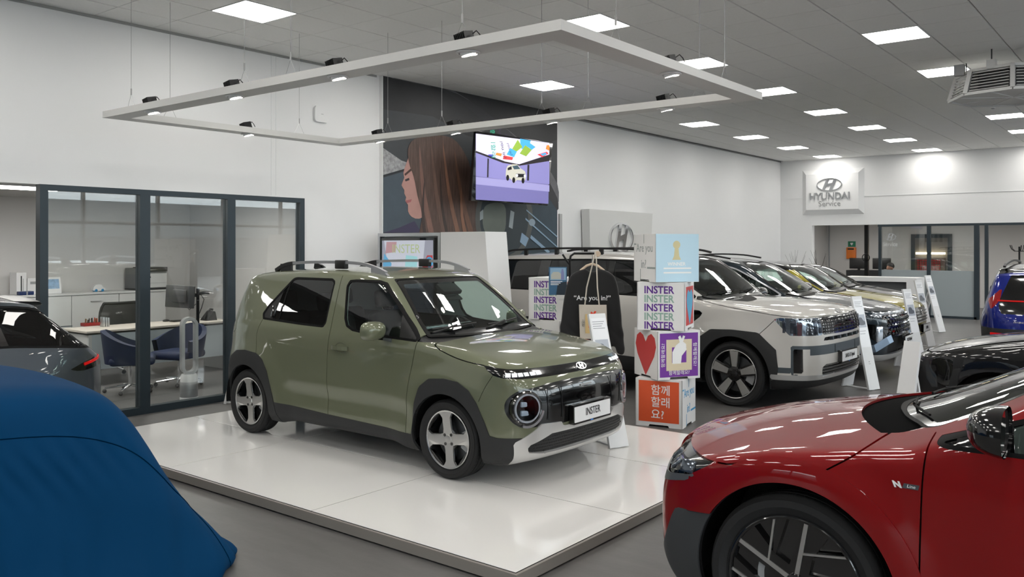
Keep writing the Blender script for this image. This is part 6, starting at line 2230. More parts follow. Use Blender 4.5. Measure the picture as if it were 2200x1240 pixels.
def cube(label, c, z, phi, left, right, tcam, rt, group):
    nl, nr = faces(tcam, rt, phi)
    o = thing('cardboard_cube', label, 'display cube', (c[0], c[1], z), 0, group)
    h = S_/2
    X = nr
    Y = -nl
    M0 = Matrix(((X.x, Y.x, 0, 0), (X.y, Y.y, 0, 0), (0, 0, 1, 0), (0, 0, 0, 1)))
    b = MB()
    # walls with a hand-hole notch at the foot
    P = [(-h, 0), (-.11, 0), (-.10, .022), (.10, .022), (.11, 0), (h, 0), (h, S_ - .004), (-h, S_ - .004)]
    for k in range(4):
        A = Matrix.Rotation(k*math.pi/2, 4, 'Z')
        Mf = M0 @ A @ Matrix(((1, 0, 0, 0), (0, 0, 1, -h), (0, 1, 0, 0), (0, 0, 0, 1)))
        b.extrude([(-p[0], p[1]) for p in reversed(P)] if False else P, 0, .008, M=Mf @ Matrix.Scale(1, 4))
    b.box(-h + .003, h - .003, -h + .003, h - .003, S_ - .012, S_ - .002, M=M0)
    b.build('carton', M_CARD, o)
    Ml = plane_M(nl*h + Vector((0, 0, h)), Vector((0, 0, 1)).cross(nl), (0, 0, 1))
    Mr = plane_M(nr*h + Vector((0, 0, h)), Vector((0, 0, 1)).cross(nr), (0, 0, 1))
    for art, Mx in ((left, Ml), (right, Mr)):
        if art:
            art(o, Mx)
    return o


def pr(o, nm, P, m, M, l=.001):
    MB().extrude(P, 0, .0005, M=M @ Matrix.Translation((0, 0, l))).build(nm, m, o)


def art_inster(o, M):
    for k in range(5):
        text('printed_word', 'INSTER', .106, ink('purple' if k % 2 == 0 else 'sage'), o, M @ Matrix.Translation((-.02, .165 - k*.092, .001)), .0004, bold=.0026, sx=.92)


def art_heartcard(o, M):
    pr(o, 'printed_card', [(-.20, -.20), (.20, -.20), (.20, .20), (-.20, .20)], ink('red'), M)
    pr(o, 'printed_heart', [(x*.50, y*.40) for x, y in DROP], ink('blue'), M, .002)


def art_heart(o, M):
    pr(o, 'printed_heart', [(x*.50, y*.46) for x, y in HEART], ink('red'), M)


def art_purple(o, M):
    pr(o, 'printed_card', [(-.225, -.225), (.225, -.225), (.225, .225), (-.225, .225)], ink('violet'), M)
    pr(o, 'printed_frame', [(-.15, -.16), (.15, -.16), (.15, .16), (-.15, .16)], ink('cream'), M, .002)
    pr(o, 'printed_square', [(-.085, -.08), (.085, -.08), (.085, .08), (-.085, .08)], ink('violet'), M, .003)
    pr(o, 'printed_hand', [(-.08, -.09), (.02, -.09), (.03, -.01), (.085, .05), (.08, .11), (.045, .135), (.07, .19), (.045, .20), (.03, .165), (.012, .20), (-.012, .185), (.005, .13), (-.04, .10), (-.08, .03)], ink('white'), M, .004)
    text('printed_word', '함께할래요?', .05, ink('white'), o, M @ Matrix.Translation((.0, -.185, .003)), .0004)
    text('printed_word', '함께할래요?', .05, ink('white'), o, M @ Matrix.Translation((-.185, -.0, .003)) @ Matrix.Rotation(math.pi/2, 4, 'Z'), .0004)
    text('printed_word', '함께할래요?', .05, ink('white'), o, M @ Matrix.Translation((.185, 0, .003)) @ Matrix.Rotation(-math.pi/2, 4, 'Z'), .0004)


def art_orange(o, M):
    pr(o, 'printed_card', [(-.215, -.20), (.215, -.20), (.215, .225), (-.215, .225)], ink('orange'), M)
    for k, t_ in enumerate(('함께', '할래', '요?')):
        text('printed_word', t_, .115, ink('white'), o, M @ Matrix.Translation((-.085, .125 - k*.125, .002)), .0004, align='LEFT', bold=.0008)
        o.children[-1].location = M.to_3x3() @ Vector((0, 0, 0))


def art_are(col):
    def f(o, M):
        text('printed_word', 'Are you', .125, ink(col), o, M @ Matrix.Translation((0, .10, .001)), .0004, bold=.001, sx=.92)
        text('printed_word', 'in?', .125, ink(col), o, M @ Matrix.Translation((-.02, -.07, .001)), .0004, bold=.001, sx=.92)
        pr(o, 'printed_rule', [(.06, -.115), (.245, -.115), (.245, -.095), (.06, -.095)], ink(col), M)
        pr(o, 'printed_rule', [(-.02, .15), (-.008, .15), (-.008, .245), (-.02, .245)], ink(col), M)
        pr(o, 'printed_rule', [(-.10, -.24), (-.088, -.24), (-.088, -.12), (-.10, -.12)], ink(col), M)
        pr(o, 'printed_rule', [(-.245, .135), (-.19, .135), (-.19, .15), (-.245, .15)], ink(col), M)
    return f


def art_trophy(o, M):
    pr(o, 'printed_card', [(-.247, -.247), (.247, -.247), (.247, .247), (-.247, .247)], ink('sky'), M)
    pr(o, 'printed_globe', circ(.042, 20, -.01, .135), ink('gold'), M, .002)
    pr(o, 'printed_trophy', [(-.06, -.02), (.04, -.02), (.02, .02), (.012, .10), (-.032, .10), (-.04, .02)], ink('gold'), M, .002)
    text('printed_word', 'WINNER', .052, ink('white'), o, M @ Matrix.Translation((-.01, -.065, .002)), .0004, bold=.001)
    for k in range(2):
        pr(o, 'printed_line', [(-.16, -.115 - k*.045), (.16, -.115 - k*.045), (.16, -.10 - k*.045), (-.16, -.10 - k*.045)], ink('white'), M, .002)


tc = Vector((-4.30, 8.08))
tcam = (-tc).normalized()
rt = Vector((-tcam.y, tcam.x))
TWR = [('orange printed cardboard cube at the foot of the taller cube tower', 17, art_orange, art_are('azure'), 0), ('cardboard cube with red heart and purple hand print, second from the floor', 60, art_heart, art_purple, .01),
       ('cardboard cube printed with five purple and green words in the taller tower', 12, art_inster, art_heartcard, 0), ('cardboard cube with pale blue trophy print topping the taller tower', 62, art_are('grey'), art_trophy, .0)]
for k, (lab, ph, l, r, dx) in enumerate(TWR):
    cube(lab, (tc.x + dx, tc.y), k*S_, math.radians(ph), l, r, tcam, rt, 'printed cubes in the taller tower')
t2 = Vector((-5.92, 8.38))
tcam2 = (-t2).normalized()
rt2 = Vector((-tcam2.y, tcam2.x))


def art_outline(o, M):
    text('printed_word', '“Are you in?”', .085, mat('ink_faint', (196, 196, 196), .5), o, M @ Matrix.Translation((0, .10, .001)), .0004, bold=.001)


cube('plain white cardboard cube at the foot of the shorter cube tower', t2, 0, math.radians(20), None, None, tcam2, rt2, 'printed cubes in the shorter tower')
cube('white cardboard cube lettered Are you in, middle of the shorter tower', t2, S_, math.radians(40), art_outline, art_outline, tcam2, rt2, 'printed cubes in the shorter tower')
cube('cardboard cube with five purple and green words topping the shorter tower', t2, 2*S_, math.radians(30), art_inster, art_heartcard, tcam2, rt2, 'printed cubes in the shorter tower')

# ---------------------------------------------------------------- clothes stand with sweatshirt, tote bag and leaflet holder
rk = Vector((-5.16, 7.98))
cr = (-rk).normalized()
rr = Vector((-cr.y, cr.x))                     # to the viewer's right
cs = thing('clothes_stand', 'slim black clothes stand with a wooden knob and short bent arms', 'clothes stand', (rk.x, rk.y, 0))
v3 = lambda u, w, z: Vector((rr.x*u + cr.x*w, rr.y*u + cr.y*w, z))     # u right, w towards the viewer
M_BLKM = mat('black_metal', (20, 20, 21), .4, metal=.5)
MB().tube([v3(-.25, 0, .02), v3(-.25, 0, 1.70), v3(-.24, 0, 1.76), v3(-.20, 0, 1.79), v3(.04, 0, 1.79)], .013, 8).build('post', M_BLKM, cs)
MB().tube([v3(-.25, .0, 1.66), v3(-.33, .0, 1.78)], .011, 8).build('hook_arm', M_BLKM, cs)
MB().lathe([(0, -.02), (.03, -.02), (.034, 0), (.03, .02), (0, .02)], 20, M=basis(v3(.06, 0, 1.785), v3(0, 1, 0))).build('wood_knob', mat('pale_wood', (200, 180, 158), .5, noise=(20, .1)), cs)
MB().lathe([(0, 0), (.20, 0), (.20, .015), (.0, .02)], 28, M=Matrix.Translation(v3(-.25, 0, 0))).build('foot_disc', M_BLKM, cs)
# sweatshirt
sw = thing('sweatshirt', 'black long-sleeved sweatshirt with white lettering on a wooden hanger', 'sweatshirt', (rk.x + cr.x*.07, rk.y + cr.y*.07, .90))
M_SWT = mat('black_cotton', (17, 17, 19), .85, sheen=.2)
out = crv([(-.07, .72), (-.16, .70), (-.25, .63), (-.31, .40), (-.35, .10), (-.37, -.14), (-.36, -.18), (-.30, -.19), (-.265, -.13), (-.20, -.14), (0, -.15), (.20, -.14), (.245, -.14), (.27, -.21), (.335, -.22), (.355, -.15), (.33, .10), (.30, .40), (.25, .63), (.16, .70), (.07, .72), (.03, .695), (-.03, .695)], 3, True)
HM = Matrix(((rr.x, 0, cr.x, 0), (rr.y, 0, cr.y, 0), (0, 1, 0, 0), (0, 0, 0, 1)))
SF_ = Grid2(np.array(out), np.array(out).min(0) - .15, np.array(out).max(0) + .15, .012, 1)


class Cloth:
    lo = np.array([out[:, 0].min(), -.07, out[:, 1].min()])
    hi = np.array([out[:, 0].max(), .07, out[:, 1].max()])

    def __call__(self, p):
        d = self.S(p[:, 0], p[:, 2])
        f = smax(d, (np.abs(p[:, 1] - .008*np.sin(p[:, 0]*22 + p[:, 2]*3)) - .045 + .02*sstep(.3, .72, p[:, 2]))*.9, .05)
        return f - .004*np.sin(p[:, 0]*40 + 6*np.sin(p[:, 2]*7))*sstep(.5, .0, p[:, 2])
    grad = CarField.grad


cl = Cloth()
cl.S = SF_
cv = Car.__new__(Car)
cv.F = cl
cv.root = sw
S = Sheet.of(cl, .025, 1)
S.V = np.c_[rr.x*S.V[:, 0] - cr.x*S.V[:, 1], rr.y*S.V[:, 0] - cr.y*S.V[:, 1], S.V[:, 2]]
cvo = cv.emit.__func__
yc_save = None
V, T = S.compact()
me = bpy.data.meshes.new('body')
me.from_pydata([tuple(v) for v in V], [], [tuple(int(i) for i in t) for t in T])
me.polygons.foreach_set('use_smooth', [True]*len(T))
me.materials.append(M_SWT)
link('garment', me, sw)
text('printed_words', '“Are you in?”', .074, M_PLATE, sw, HM @ Matrix.Translation((-.0, .40, .052)), .0006, bold=.001)
hg = MB().tube([v3(-.13, 0, .70), v3(-.06, 0, .755), v3(0, 0, .775), v3(.06, 0, .755), v3(.13, 0, .70)], .014, 8)
hg.build('hanger', mat('pale_wood', (200, 180, 158), .5), sw)
MB().tube([v3(0, 0, .775), v3(0, -.03, .84), v3(0, -.07, .895), v3(0, -.085, .88)], .004, 6).build('hanger_hook', M_CHROME, sw)
# tote bag
tb = thing('tote_bag', 'natural canvas tote bag with an orange hand print hanging over the sweatshirt', 'tote bag', (rk.x + cr.x*.10, rk.y + cr.y*.10, .92))
M_CANV = mat('canvas', (196, 188, 176), .85, noise=(160, .06))
rows = []
for i in range(9):
    z = -.06 + .37*i/8
    rows.append([v3(-.145 + .30*j/8 + .012*(8 - i)/8, .075 + .022*math.sin(math.pi*j/8), z) for j in range(9)])
bagm = MB().grid(rows)
rows2 = [[p - Vector((cr.x, cr.y, 0))*.03 for p in r] for r in rows]
bagm.grid(rows2, flip=True)
bagm.build('bag', M_CANV, tb)
for x0 in (-.08, .075):
    MB().tube([v3(x0, .088, .31), v3(x0*.75, .075, .50), v3(x0*.2 + .03, .04, .80), v3(.035, -.09, .895)], .01, 4, sq=(.022, .003)).build('strap', M_CANV, tb)
BM = HM @ Matrix.Translation((.01, .12, .100))
pr(tb, 'printed_square', [(-.085, -.12), (.085, -.12), (.085, .09), (-.085, .09)], mat('ink_tan', (206, 178, 124), .7), BM, .0)
pr(tb, 'printed_block', [(-.04, -.09), (.05, -.09), (.05, .0), (-.04, .0)], ink('violet'), BM, .001)
pr(tb, 'printed_hand', [(-.05, -.06), (.03, -.06), (.06, .02), (.055, .06), (.02, .09), (.035, .12), (.015, .125), (.0, .10), (-.02, .12), (-.03, .105), (-.015, .07), (-.05, .03)], mat('ink_hand', (222, 62, 34), .6), BM, .002)
text('printed_word', '함께할래요?', .032, M_INK, tb, BM @ Matrix.Translation((.112, -.03, .0)) @ Matrix.Rotation(-math.pi/2, 4, 'Z'), .0004)
text('printed_word', '래요?', .036, M_INK, tb, BM @ Matrix.Translation((-.105, -.01, .0)) @ Matrix.Rotation(math.pi/2, 4, 'Z'), .0004)
# blue leaflet holder
lf = thing('leaflet', 'blue printed leaflet with a pale car picture beside the clothes stand', 'leaflet', (rk.x + rr.x*-.38 + cr.x*.02, rk.y + rr.y*-.38 + cr.y*.02, 1.33))
LM = Matrix(((rr.x, 0, cr.x, 0), (rr.y, 0, cr.y, 0), (0, 1, 0, 0), (0, 0, 0, 1))) @ Matrix.Translation((0, 0, .05))
MB().extrude([(-.10, 0), (.10, 0), (.10, .31), (-.10, .31)], -.004, 0, M=LM).build('sheet', mat('leaflet_blue', (52, 92, 124), .35), lf)
pr(lf, 'photo', [(-.085, .165), (.09, .165), (.09, .30), (-.085, .30)], mat('leaflet_sky', (132, 164, 190), .35), LM)
pr(lf, 'photo_car', [(-.075, .175), (.05, .175), (.05, .22), (.01, .255), (-.05, .255), (-.075, .225)], mat('leaflet_car', (176, 176, 166), .35), LM, .0015)
pr(lf, 'photo_person', [(.035, .168), (.07, .168), (.068, .25), (.058, .29), (.045, .29), (.036, .25)], mat('leaflet_person', (120, 124, 168), .35), LM, .002)
pr(lf, 'dark_block', [(-.02, .0), (.10, .0), (.10, .15), (.0, .13)], mat('leaflet_dark', (20, 34, 46), .35), LM, .0012)
for k in range(3):
    pr(lf, 'text_line', [(-.08, .145 - k*.017), (.05 - k*.02, .145 - k*.017), (.05 - k*.02, .152 - k*.017), (-.08, .152 - k*.017)], M_PLATE, LM, .002)
MB().tube([LM @ Vector((.10, .20, -.002)), LM @ Vector((.10, .20, -.05))], .004, 5).build('clip', M_BLKM, lf)

# ---------------------------------------------------------------- white information stands beside the cars
M_STAND = mat('stand_white', (222, 223, 224), .4)


def info_stand(label, base, z0, ang, h=1.22, w=.21, lean=.32, txt=True):
    """leaning spec panel; ang is the heading its face looks to"""
    t = thing('information_stand', label, 'information stand', (base[0], base[1], z0), ang, 'white spec stands beside the cars')
    # local: face looks along +x, width along y
    U = Vector((-lean, 0, h)).normalized()
    L = math.hypot(lean, h)
    M = plane_M((0, 0, .0085), (0, 1, 0), U)
    MB().extrude([(-w/2, 0), (w/2, 0), (w/2*.9, L), (-w/2*.9, L)], -.028, 0, M=M).build('panel', M_STAND, t)
    MB().extrude([(-w/2, 0), (w/2, 0), (w/2*.75, h*.75), (-w/2*.75, h*.75)], -.02, 0, M=plane_M((-lean*1.5, 0, .008), (0, 1, 0), Vector((lean*.75, 0, h*.75)))).build('back_leg', M_STAND, t)
    MB().box(-lean*1.5, -.02, -.03, .03, 0, .012).build('foot_bar', M_STAND, t)
    if not txt:
        return t
    sh = MB().extrude([(-w*.42, L*.45), (w*.42, L*.45), (w*.40, L*.965), (-w*.40, L*.965)], 0, .0015, M=M).build('spec_sheet', mat('sheet_white', (234, 235, 238), .3), t)
    MB().extrude([(-w*.36, L*.66), (w*.36, L*.66), (w*.35, L*.80), (-w*.35, L*.80)], .0016, .002, M=M).build('sheet_photo', mat('sheet_photo', (178, 184, 194), .4), sh)
    MB().extrude([tuple(q) for q in crv([(-w*.30, L*.69), (w*.26, L*.69), (w*.30, L*.72), (w*.16, L*.735), (w*.04, L*.765), (-w*.20, L*.765), (-w*.31, L*.73)], 3, True)], .0021, .0025, M=M).build('sheet_car', mat('sheet_car', (96, 100, 108), .4), sh)
    for k in range(6):
        zz = L*(.935 - k*.017) if k < 4 else L*(.62 - (k - 4)*.03)
        MB().extrude([(-w*.34, zz), (w*(.30 - .08*(k % 3)), zz), (w*(.30 - .08*(k % 3)), zz + .006), (-w*.34, zz + .006)], .0016, .002, M=M).build('sheet_line', mat('sheet_ink', (150, 152, 158), .5), sh)
    MB().extrude([(-.02, L*.27), (.02, L*.27), (.02, L*.275), (-.02, L*.275)], 0, .001, M=M).build('foot_mark', M_GREYP, t)
    MB().extrude([(-.015, L*.29), (.012, L*.29), (.012, L*.298), (-.015, L*.298)], 0, .001, M=M).build('foot_mark', M_GREYP, t)
    return t


def stand_at(label, l, r, z0, h, lean):
    a, b2 = atz(*l, z0), atz(*r, z0)
    d = (b2 - a)[:2]
    ang = math.atan2(-d[0], d[1])
    return info_stand(label, ((a[0] + b2[0])/2, (a[1] + b2[1])/2), z0, ang, h, float(np.hypot(*d)), lean)


stand_at('leaning white spec stand on the platform in front of the green car', (1311, 966), (1351, 960), .081, 1.16, .34)
info_stand('leaning white spec stand at the nose of the pale silver car', (-3.14, 11.58), 0, -.35, 1.2, .22, .27)
info_stand('leaning white spec stand at the nose of the dark teal car', (-3.10, 14.02), 0, -.35, 1.2, .22, .27)
info_stand('leaning white spec stand at the nose of the graphite car', (-3.66, 17.25), 0, -.35, 1.22, .24, .28)
info_stand('leaning white spec stand at the far end of the parked row', (-4.10, 20.3), 0, -.35, 1.22, .24, .34)
info_stand('white spec stand turned away, in front of the black car', (-2.05, 8.30), 0, math.radians(246), .98, .19, .20, txt=False)
q = atz(484, 866, 0)
info_stand('white spec stand behind the green car beside the glass partition', (q[0], q[1]), 0, math.radians(225), 1.1, .20, .24, txt=False)

# ---------------------------------------------------------------- glazed office on the left
OX, OYa, OYb, OZ = -13.84, -.5, 8.3, 2.62
M_OWALL = mat('office_wall', (206, 204, 202), .6)
b = MB().box(OX - .1, OX, OYa, OYb, 0, OZ).box(OX, WX - .18, OYb, OYb + .1, 0, OZ).box(OX, WX - .18, OYa - .1, OYa, 0, OZ)
struct(b.build('wall_office', M_OWALL))
struct(MB().box(OX - .1, WX - .18, OYa - .1, OYb + .1, OZ, OZ + .1).build('ceiling_office', M_OFFCEIL))
for k, (x, y, lab) in enumerate(((-11.4, 4.5, 'bright ceiling panel in the office nearest the open end'), (-11.2, 6.6, 'bright ceiling panel in the office over the desk'), (-11.4, 2.2, 'bright ceiling panel in the office beyond the open end'))):
    t = thing('office_light', lab, 'ceiling light', (x, y, OZ))
    MB().box(-.32, .32, -.62, .62, -.02, 0).build('frame', M_WHITE, t)
    MB().box(-.29, .29, -.59, .59, -.026, -.02).build('diffuser', M_EMIT, t)

# partition
part = thing('glass_partition', 'dark framed glass partition along the office front', 'partition', (WX, YP0, 0))
ht = 2.50
MB().box(-.05, .05, 0, YP1 - YP0, ht - .06, ht).build('head_rail', M_FRAME, part)
MB().box(-.05, .05, 0, YP1 - YP0, 0, .08).build('sill_rail', M_FRAME, part)
posts = [(3.79, 3.87), (4.84, 4.96), (5.94, 6.05), (7.02, 7.09)]
for a, c in posts:
    MB().box(-.05, .05, a - YP0, c - YP0, .08, ht - .06).build('post', M_FRAME, part)
for (a, c), (d, e) in zip(posts[:-1], posts[1:]):
    MB().box(-.006, .006, c - YP0, d - YP0, .08, ht - .06).build('glass_pane', M_GLASS, part)
# cabinets
CZ, CFX = 1.15, -13.36
cabs = [4.35, 5.20, 6.04, 6.78, 7.58]
M_CAB = mat('cabinet_white', (212, 212, 211), .35)
cnames = ['first', 'second', 'third', 'fourth']
for k in range(4):
    a, c = cabs[k], cabs[k + 1]
    t = thing('office_cabinet', 'white office cabinet, %s in the row from the open end' % cnames[k], 'cabinet', (CFX, (a + c)/2, 0), group='white office cabinets')
    hw = (c - a)/2
    MB().box(-.44, -.02, -hw + .002, hw - .002, 0, CZ - .03).build('body', M_CAB, t)
    d = MB().box(-.018, 0, -hw + .006, hw - .006, .06, CZ - .04).build('door', M_CAB, t)
    MB().tube([(.006, -.08, CZ - .14), (.02, -.08, CZ - .14), (.02, .08, CZ - .14), (.006, .08, CZ - .14)], .005, 6).build('handle', M_STEEL, d)
tp_ = thing('cabinet_top', 'long pale worktop lying over the office cabinets', 'worktop', (CFX, 5.95, CZ - .03))
MB().box(-.46, .02, cabs[0] - 5.95, cabs[-1] - 5.95, 0, .03).build('board', M_CAB, tp_)


def on_cab(px, py, dx=-.2):
    return atx(px, py, CFX + dx)


# printer
p = on_cab(315, 600)
t = thing('printer', 'white and grey laser printer on the office cabinets', 'printer', (CFX - .22, p[1], CZ))
MB().bbox(-.20, .20, -.26, .26, .02, .36, .012, 2).build('body', mat('printer_grey', (110, 111, 113), .5), t)
MB().box(.20, .212, -.10, .25, .04, .27).build('front_panel', M_CAB, t)
MB().box(-.2, .214, -.12, .26, .30, .372).build('output_tray', M_BLACK, t)
MB().box(.212, .216, -.09, .24, .11, .114).build('paper_drawer', M_GREYP, t)
MB().box(-.2, .2, -.26, .26, 0, .02).build('foot', M_BLACK, t)
MB().box(.213, .215, -.05, -.03, .20, .22).build('badge', M_BLACK, t)
# cabinet-top clutter
p = on_cab(42, 605)
t = thing('brochure_box', 'tall white brochure box with side lettering on the cabinet top', 'box', (CFX - .25, p[1], CZ))
MB().bbox(-.12, .12, -.07, .07, 0, .33, .004, 1).build('carton', M_WHITE, t)
MB().box(.120, .1212, -.012, .004, .05, .28).build('side_print', M_INK, t)
MB().box(.120, .1212, .018, .026, .05, .24).build('side_print', M_GREYP, t)
p = on_cab(53, 628, 0)
t = thing('blue_case', 'small dark blue case on the cabinet top', 'case', (CFX - .10, on_cab(52, 628, -.1)[1], CZ))
t.location.x = CFX - .06
MB().bbox(-.055, .055, -.10, .10, 0, .055, .008, 2).build('shell', mat('case_blue', (20, 44, 92), .35), t)
MB().box(.06, .063, -.01, .01, .0, .055).build('clasp', M_GREYP, t)
t = thing('desk_sign', 'small framed white sign standing on the cabinet top', 'sign', (CFX - .20, on_cab(72, 615)[1], CZ))
MB().box(-.01, .01, -.09, .09, 0, .24).build('frame', M_WHITE, t)
MB().box(.010, .0115, -.05, .07, .15, .19).build('label_strip', M_GREYP, t)
t = thing('picture_frame', 'photo frame with a pale blue picture on the cabinet top', 'picture frame', (CFX - .2, on_cab(115, 600)[1], CZ))
FM = plane_M((0, 0, .0), (0, 1, 0), (-.2, 0, 1))
MB().extrude([(-.12, 0), (.12, 0), (.12, .25), (-.12, .25)], -.012, 0, M=FM).build('frame', M_WHITE, t)
MB().extrude([(-.09, .07), (.095, .07), (.095, .22), (-.09, .22)], 0, .001, M=FM).build('photo', mat('photo_blue', (132, 168, 204), .4, noise=(14, .4)), t)
t = thing('model_car', 'tiny white model car on the cabinet top', 'model car', (CFX - .15, on_cab(211, 615, -.15)[1], CZ))
MB().extrude([tuple(q) for q in crv([(-.09, .02), (.09, .02), (.095, .05), (.06, .07), (.03, .11), (-.05, .11), (-.09, .07)], 3, True)], -.04, .04, M=plane_M((0, 0, 0), (0, 1, 0), (0, 0, 1))).build('body', M_WHITE, t)
for y in (-.05, .05):
    MB().lathe([(0, .045), (.022, .045), (.022, -.045), (0, -.045)], 12, M=plane_M((0, y, .022), (0, 1, 0), (0, 0, 1))).build('wheel', mat('toy_blue', (40, 130, 180), .4), t)
# desk
d0, d1 = atz(189, 713, .74), atz(470, 691, .74)
ang = math.atan2(d1[1] - d0[1], d1[0] - d0[0])
ln = float(np.hypot(*(d1 - d0)[:2])) + .25
desk = thing('office_desk', 'white desk with a pale wood top behind the glass partition', 'desk', (d0[0], d0[1], 0), ang)
MB().bbox(-.02, ln, 0, .70, .715, .745, .004, 1).build('top', mat('desk_top', (206, 198, 188), .4, noise=(6, .05, (1, 8, 1))), desk)
MB().box(-.0, ln - .02, .02, .68, .690, .702).build('shadow_rail', M_BLACK, desk)
MB().box(.02, ln - .05, .03, .05, .22, .69).build('modesty_panel', mat('desk_panel', (196, 206, 212), .4), desk)
MB().box(.02, .06, .02, .68, 0, .69).build('leg_panel', M_CAB, desk)
MB().box(ln - .08, ln - .04, .02, .68, 0, .69).build('leg_panel', M_CAB, desk)
DM = desk.matrix_basis


def on_desk(name, label, cat, px, py, rz=0.0):
    q = atz(px, py, .745)
    return thing(name, label, cat, (q[0], q[1], .7455), ang + rz)


t = on_desk('pen_tray', 'red desk tray full of pens on the office desk', 'pen tray', 194, 700)
MB().box(-.11, .11, -.06, .06, 0, .008).box(-.11, .11, -.06, -.054, 0, .045).box(-.11, .11, .054, .06, 0, .045).box(-.11, -.104, -.06, .06, 0, .045).box(.104, .11, -.06, .06, 0, .045).build('tray', mat('tray_red', (150, 24, 26), .35), t)
rnd = random.Random(5)
pc_ = [(26, 26, 28), (150, 110, 60), (170, 40, 36), (30, 30, 34), (110, 84, 52)]
for k in range(16):
    x, y = -.095 + .19*rnd.random(), -.045 + .09*rnd.random()
    MB().cyl((x, y, .01), (x + rnd.uniform(-.02, .02), y + rnd.uniform(-.01, .01), .085 + .03*rnd.random()), .006, 6).build('pen', mat('pen_%d' % (k % 5), pc_[k % 5], .4), t)
t = on_desk('metal_holder', 'brushed metal brochure holder on the office desk', 'holder', 226, 702)
for k in range(3):
    MB().bbox(-.05 + k*.032, -.022 + k*.032, -.05, .05, 0, .14 - .006*k, .006, 2).build('slot', M_STEEL, t)
t = on_desk('mobile_phone', 'dark phone lying on the office desk corner', 'phone', 142, 702)
MB().bbox(-.075, .075, -.035, .035, 0, .009, .004, 2).build('body', mat('phone_dark', (36, 60, 74), .2), t)
t = on_desk('computer_mouse', 'black computer mouse on the office desk', 'mouse', 357, 691)
MB().sphere((0, 0, .012), 1, 16, s=(.055, .032, .022)).build('body', M_BLACK, t)
t = on_desk('keyboard', 'flat black keyboard on the office desk', 'keyboard', 395, 690)
MB().bbox(-.20, .20, -.065, .065, .001, .018, .004, 1).build('base', M_BLACK, t)
for i in range(12):
    MB().box(-.185 + i*.031, -.158 + i*.031, -.052, .052, .018, .021).build('key_column', M_DARKRIM, t)
# monitor on its arm
q = atz(425, 698, .745)
t = thing('monitor', 'black monitor seen from behind on a clamped pole arm', 'monitor', (q[0], q[1], .7455), ang)
MB().cyl((0, 0, 0), (0, 0, .52), .022, 12).build('pole', M_BLKM, t)
MB().box(-.06, .06, -.05, .05, 0, .014).build('clamp', M_BLKM, t)
MB().tube([(0, 0, .42), (-.10, .05, .44), (-.20, .06, .42)], .02, 8, sq=(.04, .05)).build('arm', M_BLKM, t)
MB().tube([(0, 0, .44), (.10, -.02, .46), (.16, -.03, .45)], .018, 8, sq=(.035, .04)).build('second_arm', M_BLKM, t)
Mm = Matrix.Translation((-.22, .10, .42)) @ Matrix.Rotation(-.95, 4, 'Z') @ Matrix.Rotation(.06, 4, 'Y')
MB().bbox(-.21, .21, -.0, .03, -.17, .15, .012, 2, M=Mm).bbox(-.10, .10, -.03, .0, -.09, .09, .012, 2, M=Mm).build('display_back', mat('monitor_grey', (70, 71, 72), .5), t)
MB().tube([(.02, -.01, .46), (.08, -.03, .36), (.05, -.02, .25), (.02, 0, .15)], .006, 6).build('cable', M_BLACK, t)
MB().tube([(-.2, .06, .32), (-.12, .02, .22), (-.03, 0, .30)], .005, 6).build('cable', M_BLACK, t)
t = on_desk('desk_phone', 'black desk telephone on a tilted stand', 'telephone', 448, 688)
MB().extrude([(-.09, 0), (.09, 0), (.06, .13), (.03, .14)], -.09, .09, M=plane_M((0, 0, 0), (1, 0, 0), (0, 0, 1))).build('base', M_BLACK, t)
MB().tube([(-.10, -.05, .03), (-.06, -.05, .12), (0, -.05, .17), (.04, -.05, .16)], .018, 8).build('handset', M_BLACK, t)
# mesh task chair behind the desk
q = atz(262, 668, .95)
tc_ = thing('task_chair', 'black mesh-backed task chair behind the office desk', 'office chair', (q[0] - .62, q[1] + .20, 0), ang + math.pi)
tc_.scale = (1.25, 1.0, 1.06)
rows = []
for i in range(9):
    z = .50 + .48*i/8
    hw = .235 - .05*(abs(i - 4)/4)**3
    rows.append([(hw*math.sin(a)/math.sin(.9), .22 - .16*(1 - math.cos(a)), z) for a in np.linspace(-.9, .9, 11)])
MB().grid(rows).build('mesh_back', mat('chair_mesh', (30, 30, 31), .6, bump=(300, .4)), tc_)
edge = [r[0] for r in rows] + rows[-1] + [r[-1] for r in reversed(rows)]
MB().tube(edge, .016, 8).build('back_frame', M_BLACK, tc_)
MB().bbox(-.24, .24, -.26, .22, .44, .52, .03, 3).build('seat', M_BLACK, tc_)


def star_base(t, r=.30, z=.44, m=None):
    MB().cyl((0, 0, .08), (0, 0, z), .024, 12).build('column', M_CHROME, t)
    for k in range(5):
        a = 2*math.pi*k/5 + .3
        MB().tube([(0, 0, .09), (r*math.cos(a), r*math.sin(a), .06)], .018, 8, r1=.012).build('star_leg', m or M_CHROME, t)
        MB().sphere((r*math.cos(a), r*math.sin(a), .028), .028, 10).build('caster', M_BLACK, t)


star_base(tc_)
# blue tub chairs
M_BLUEC = mat('blue_upholstery', (6, 28, 66), .65)


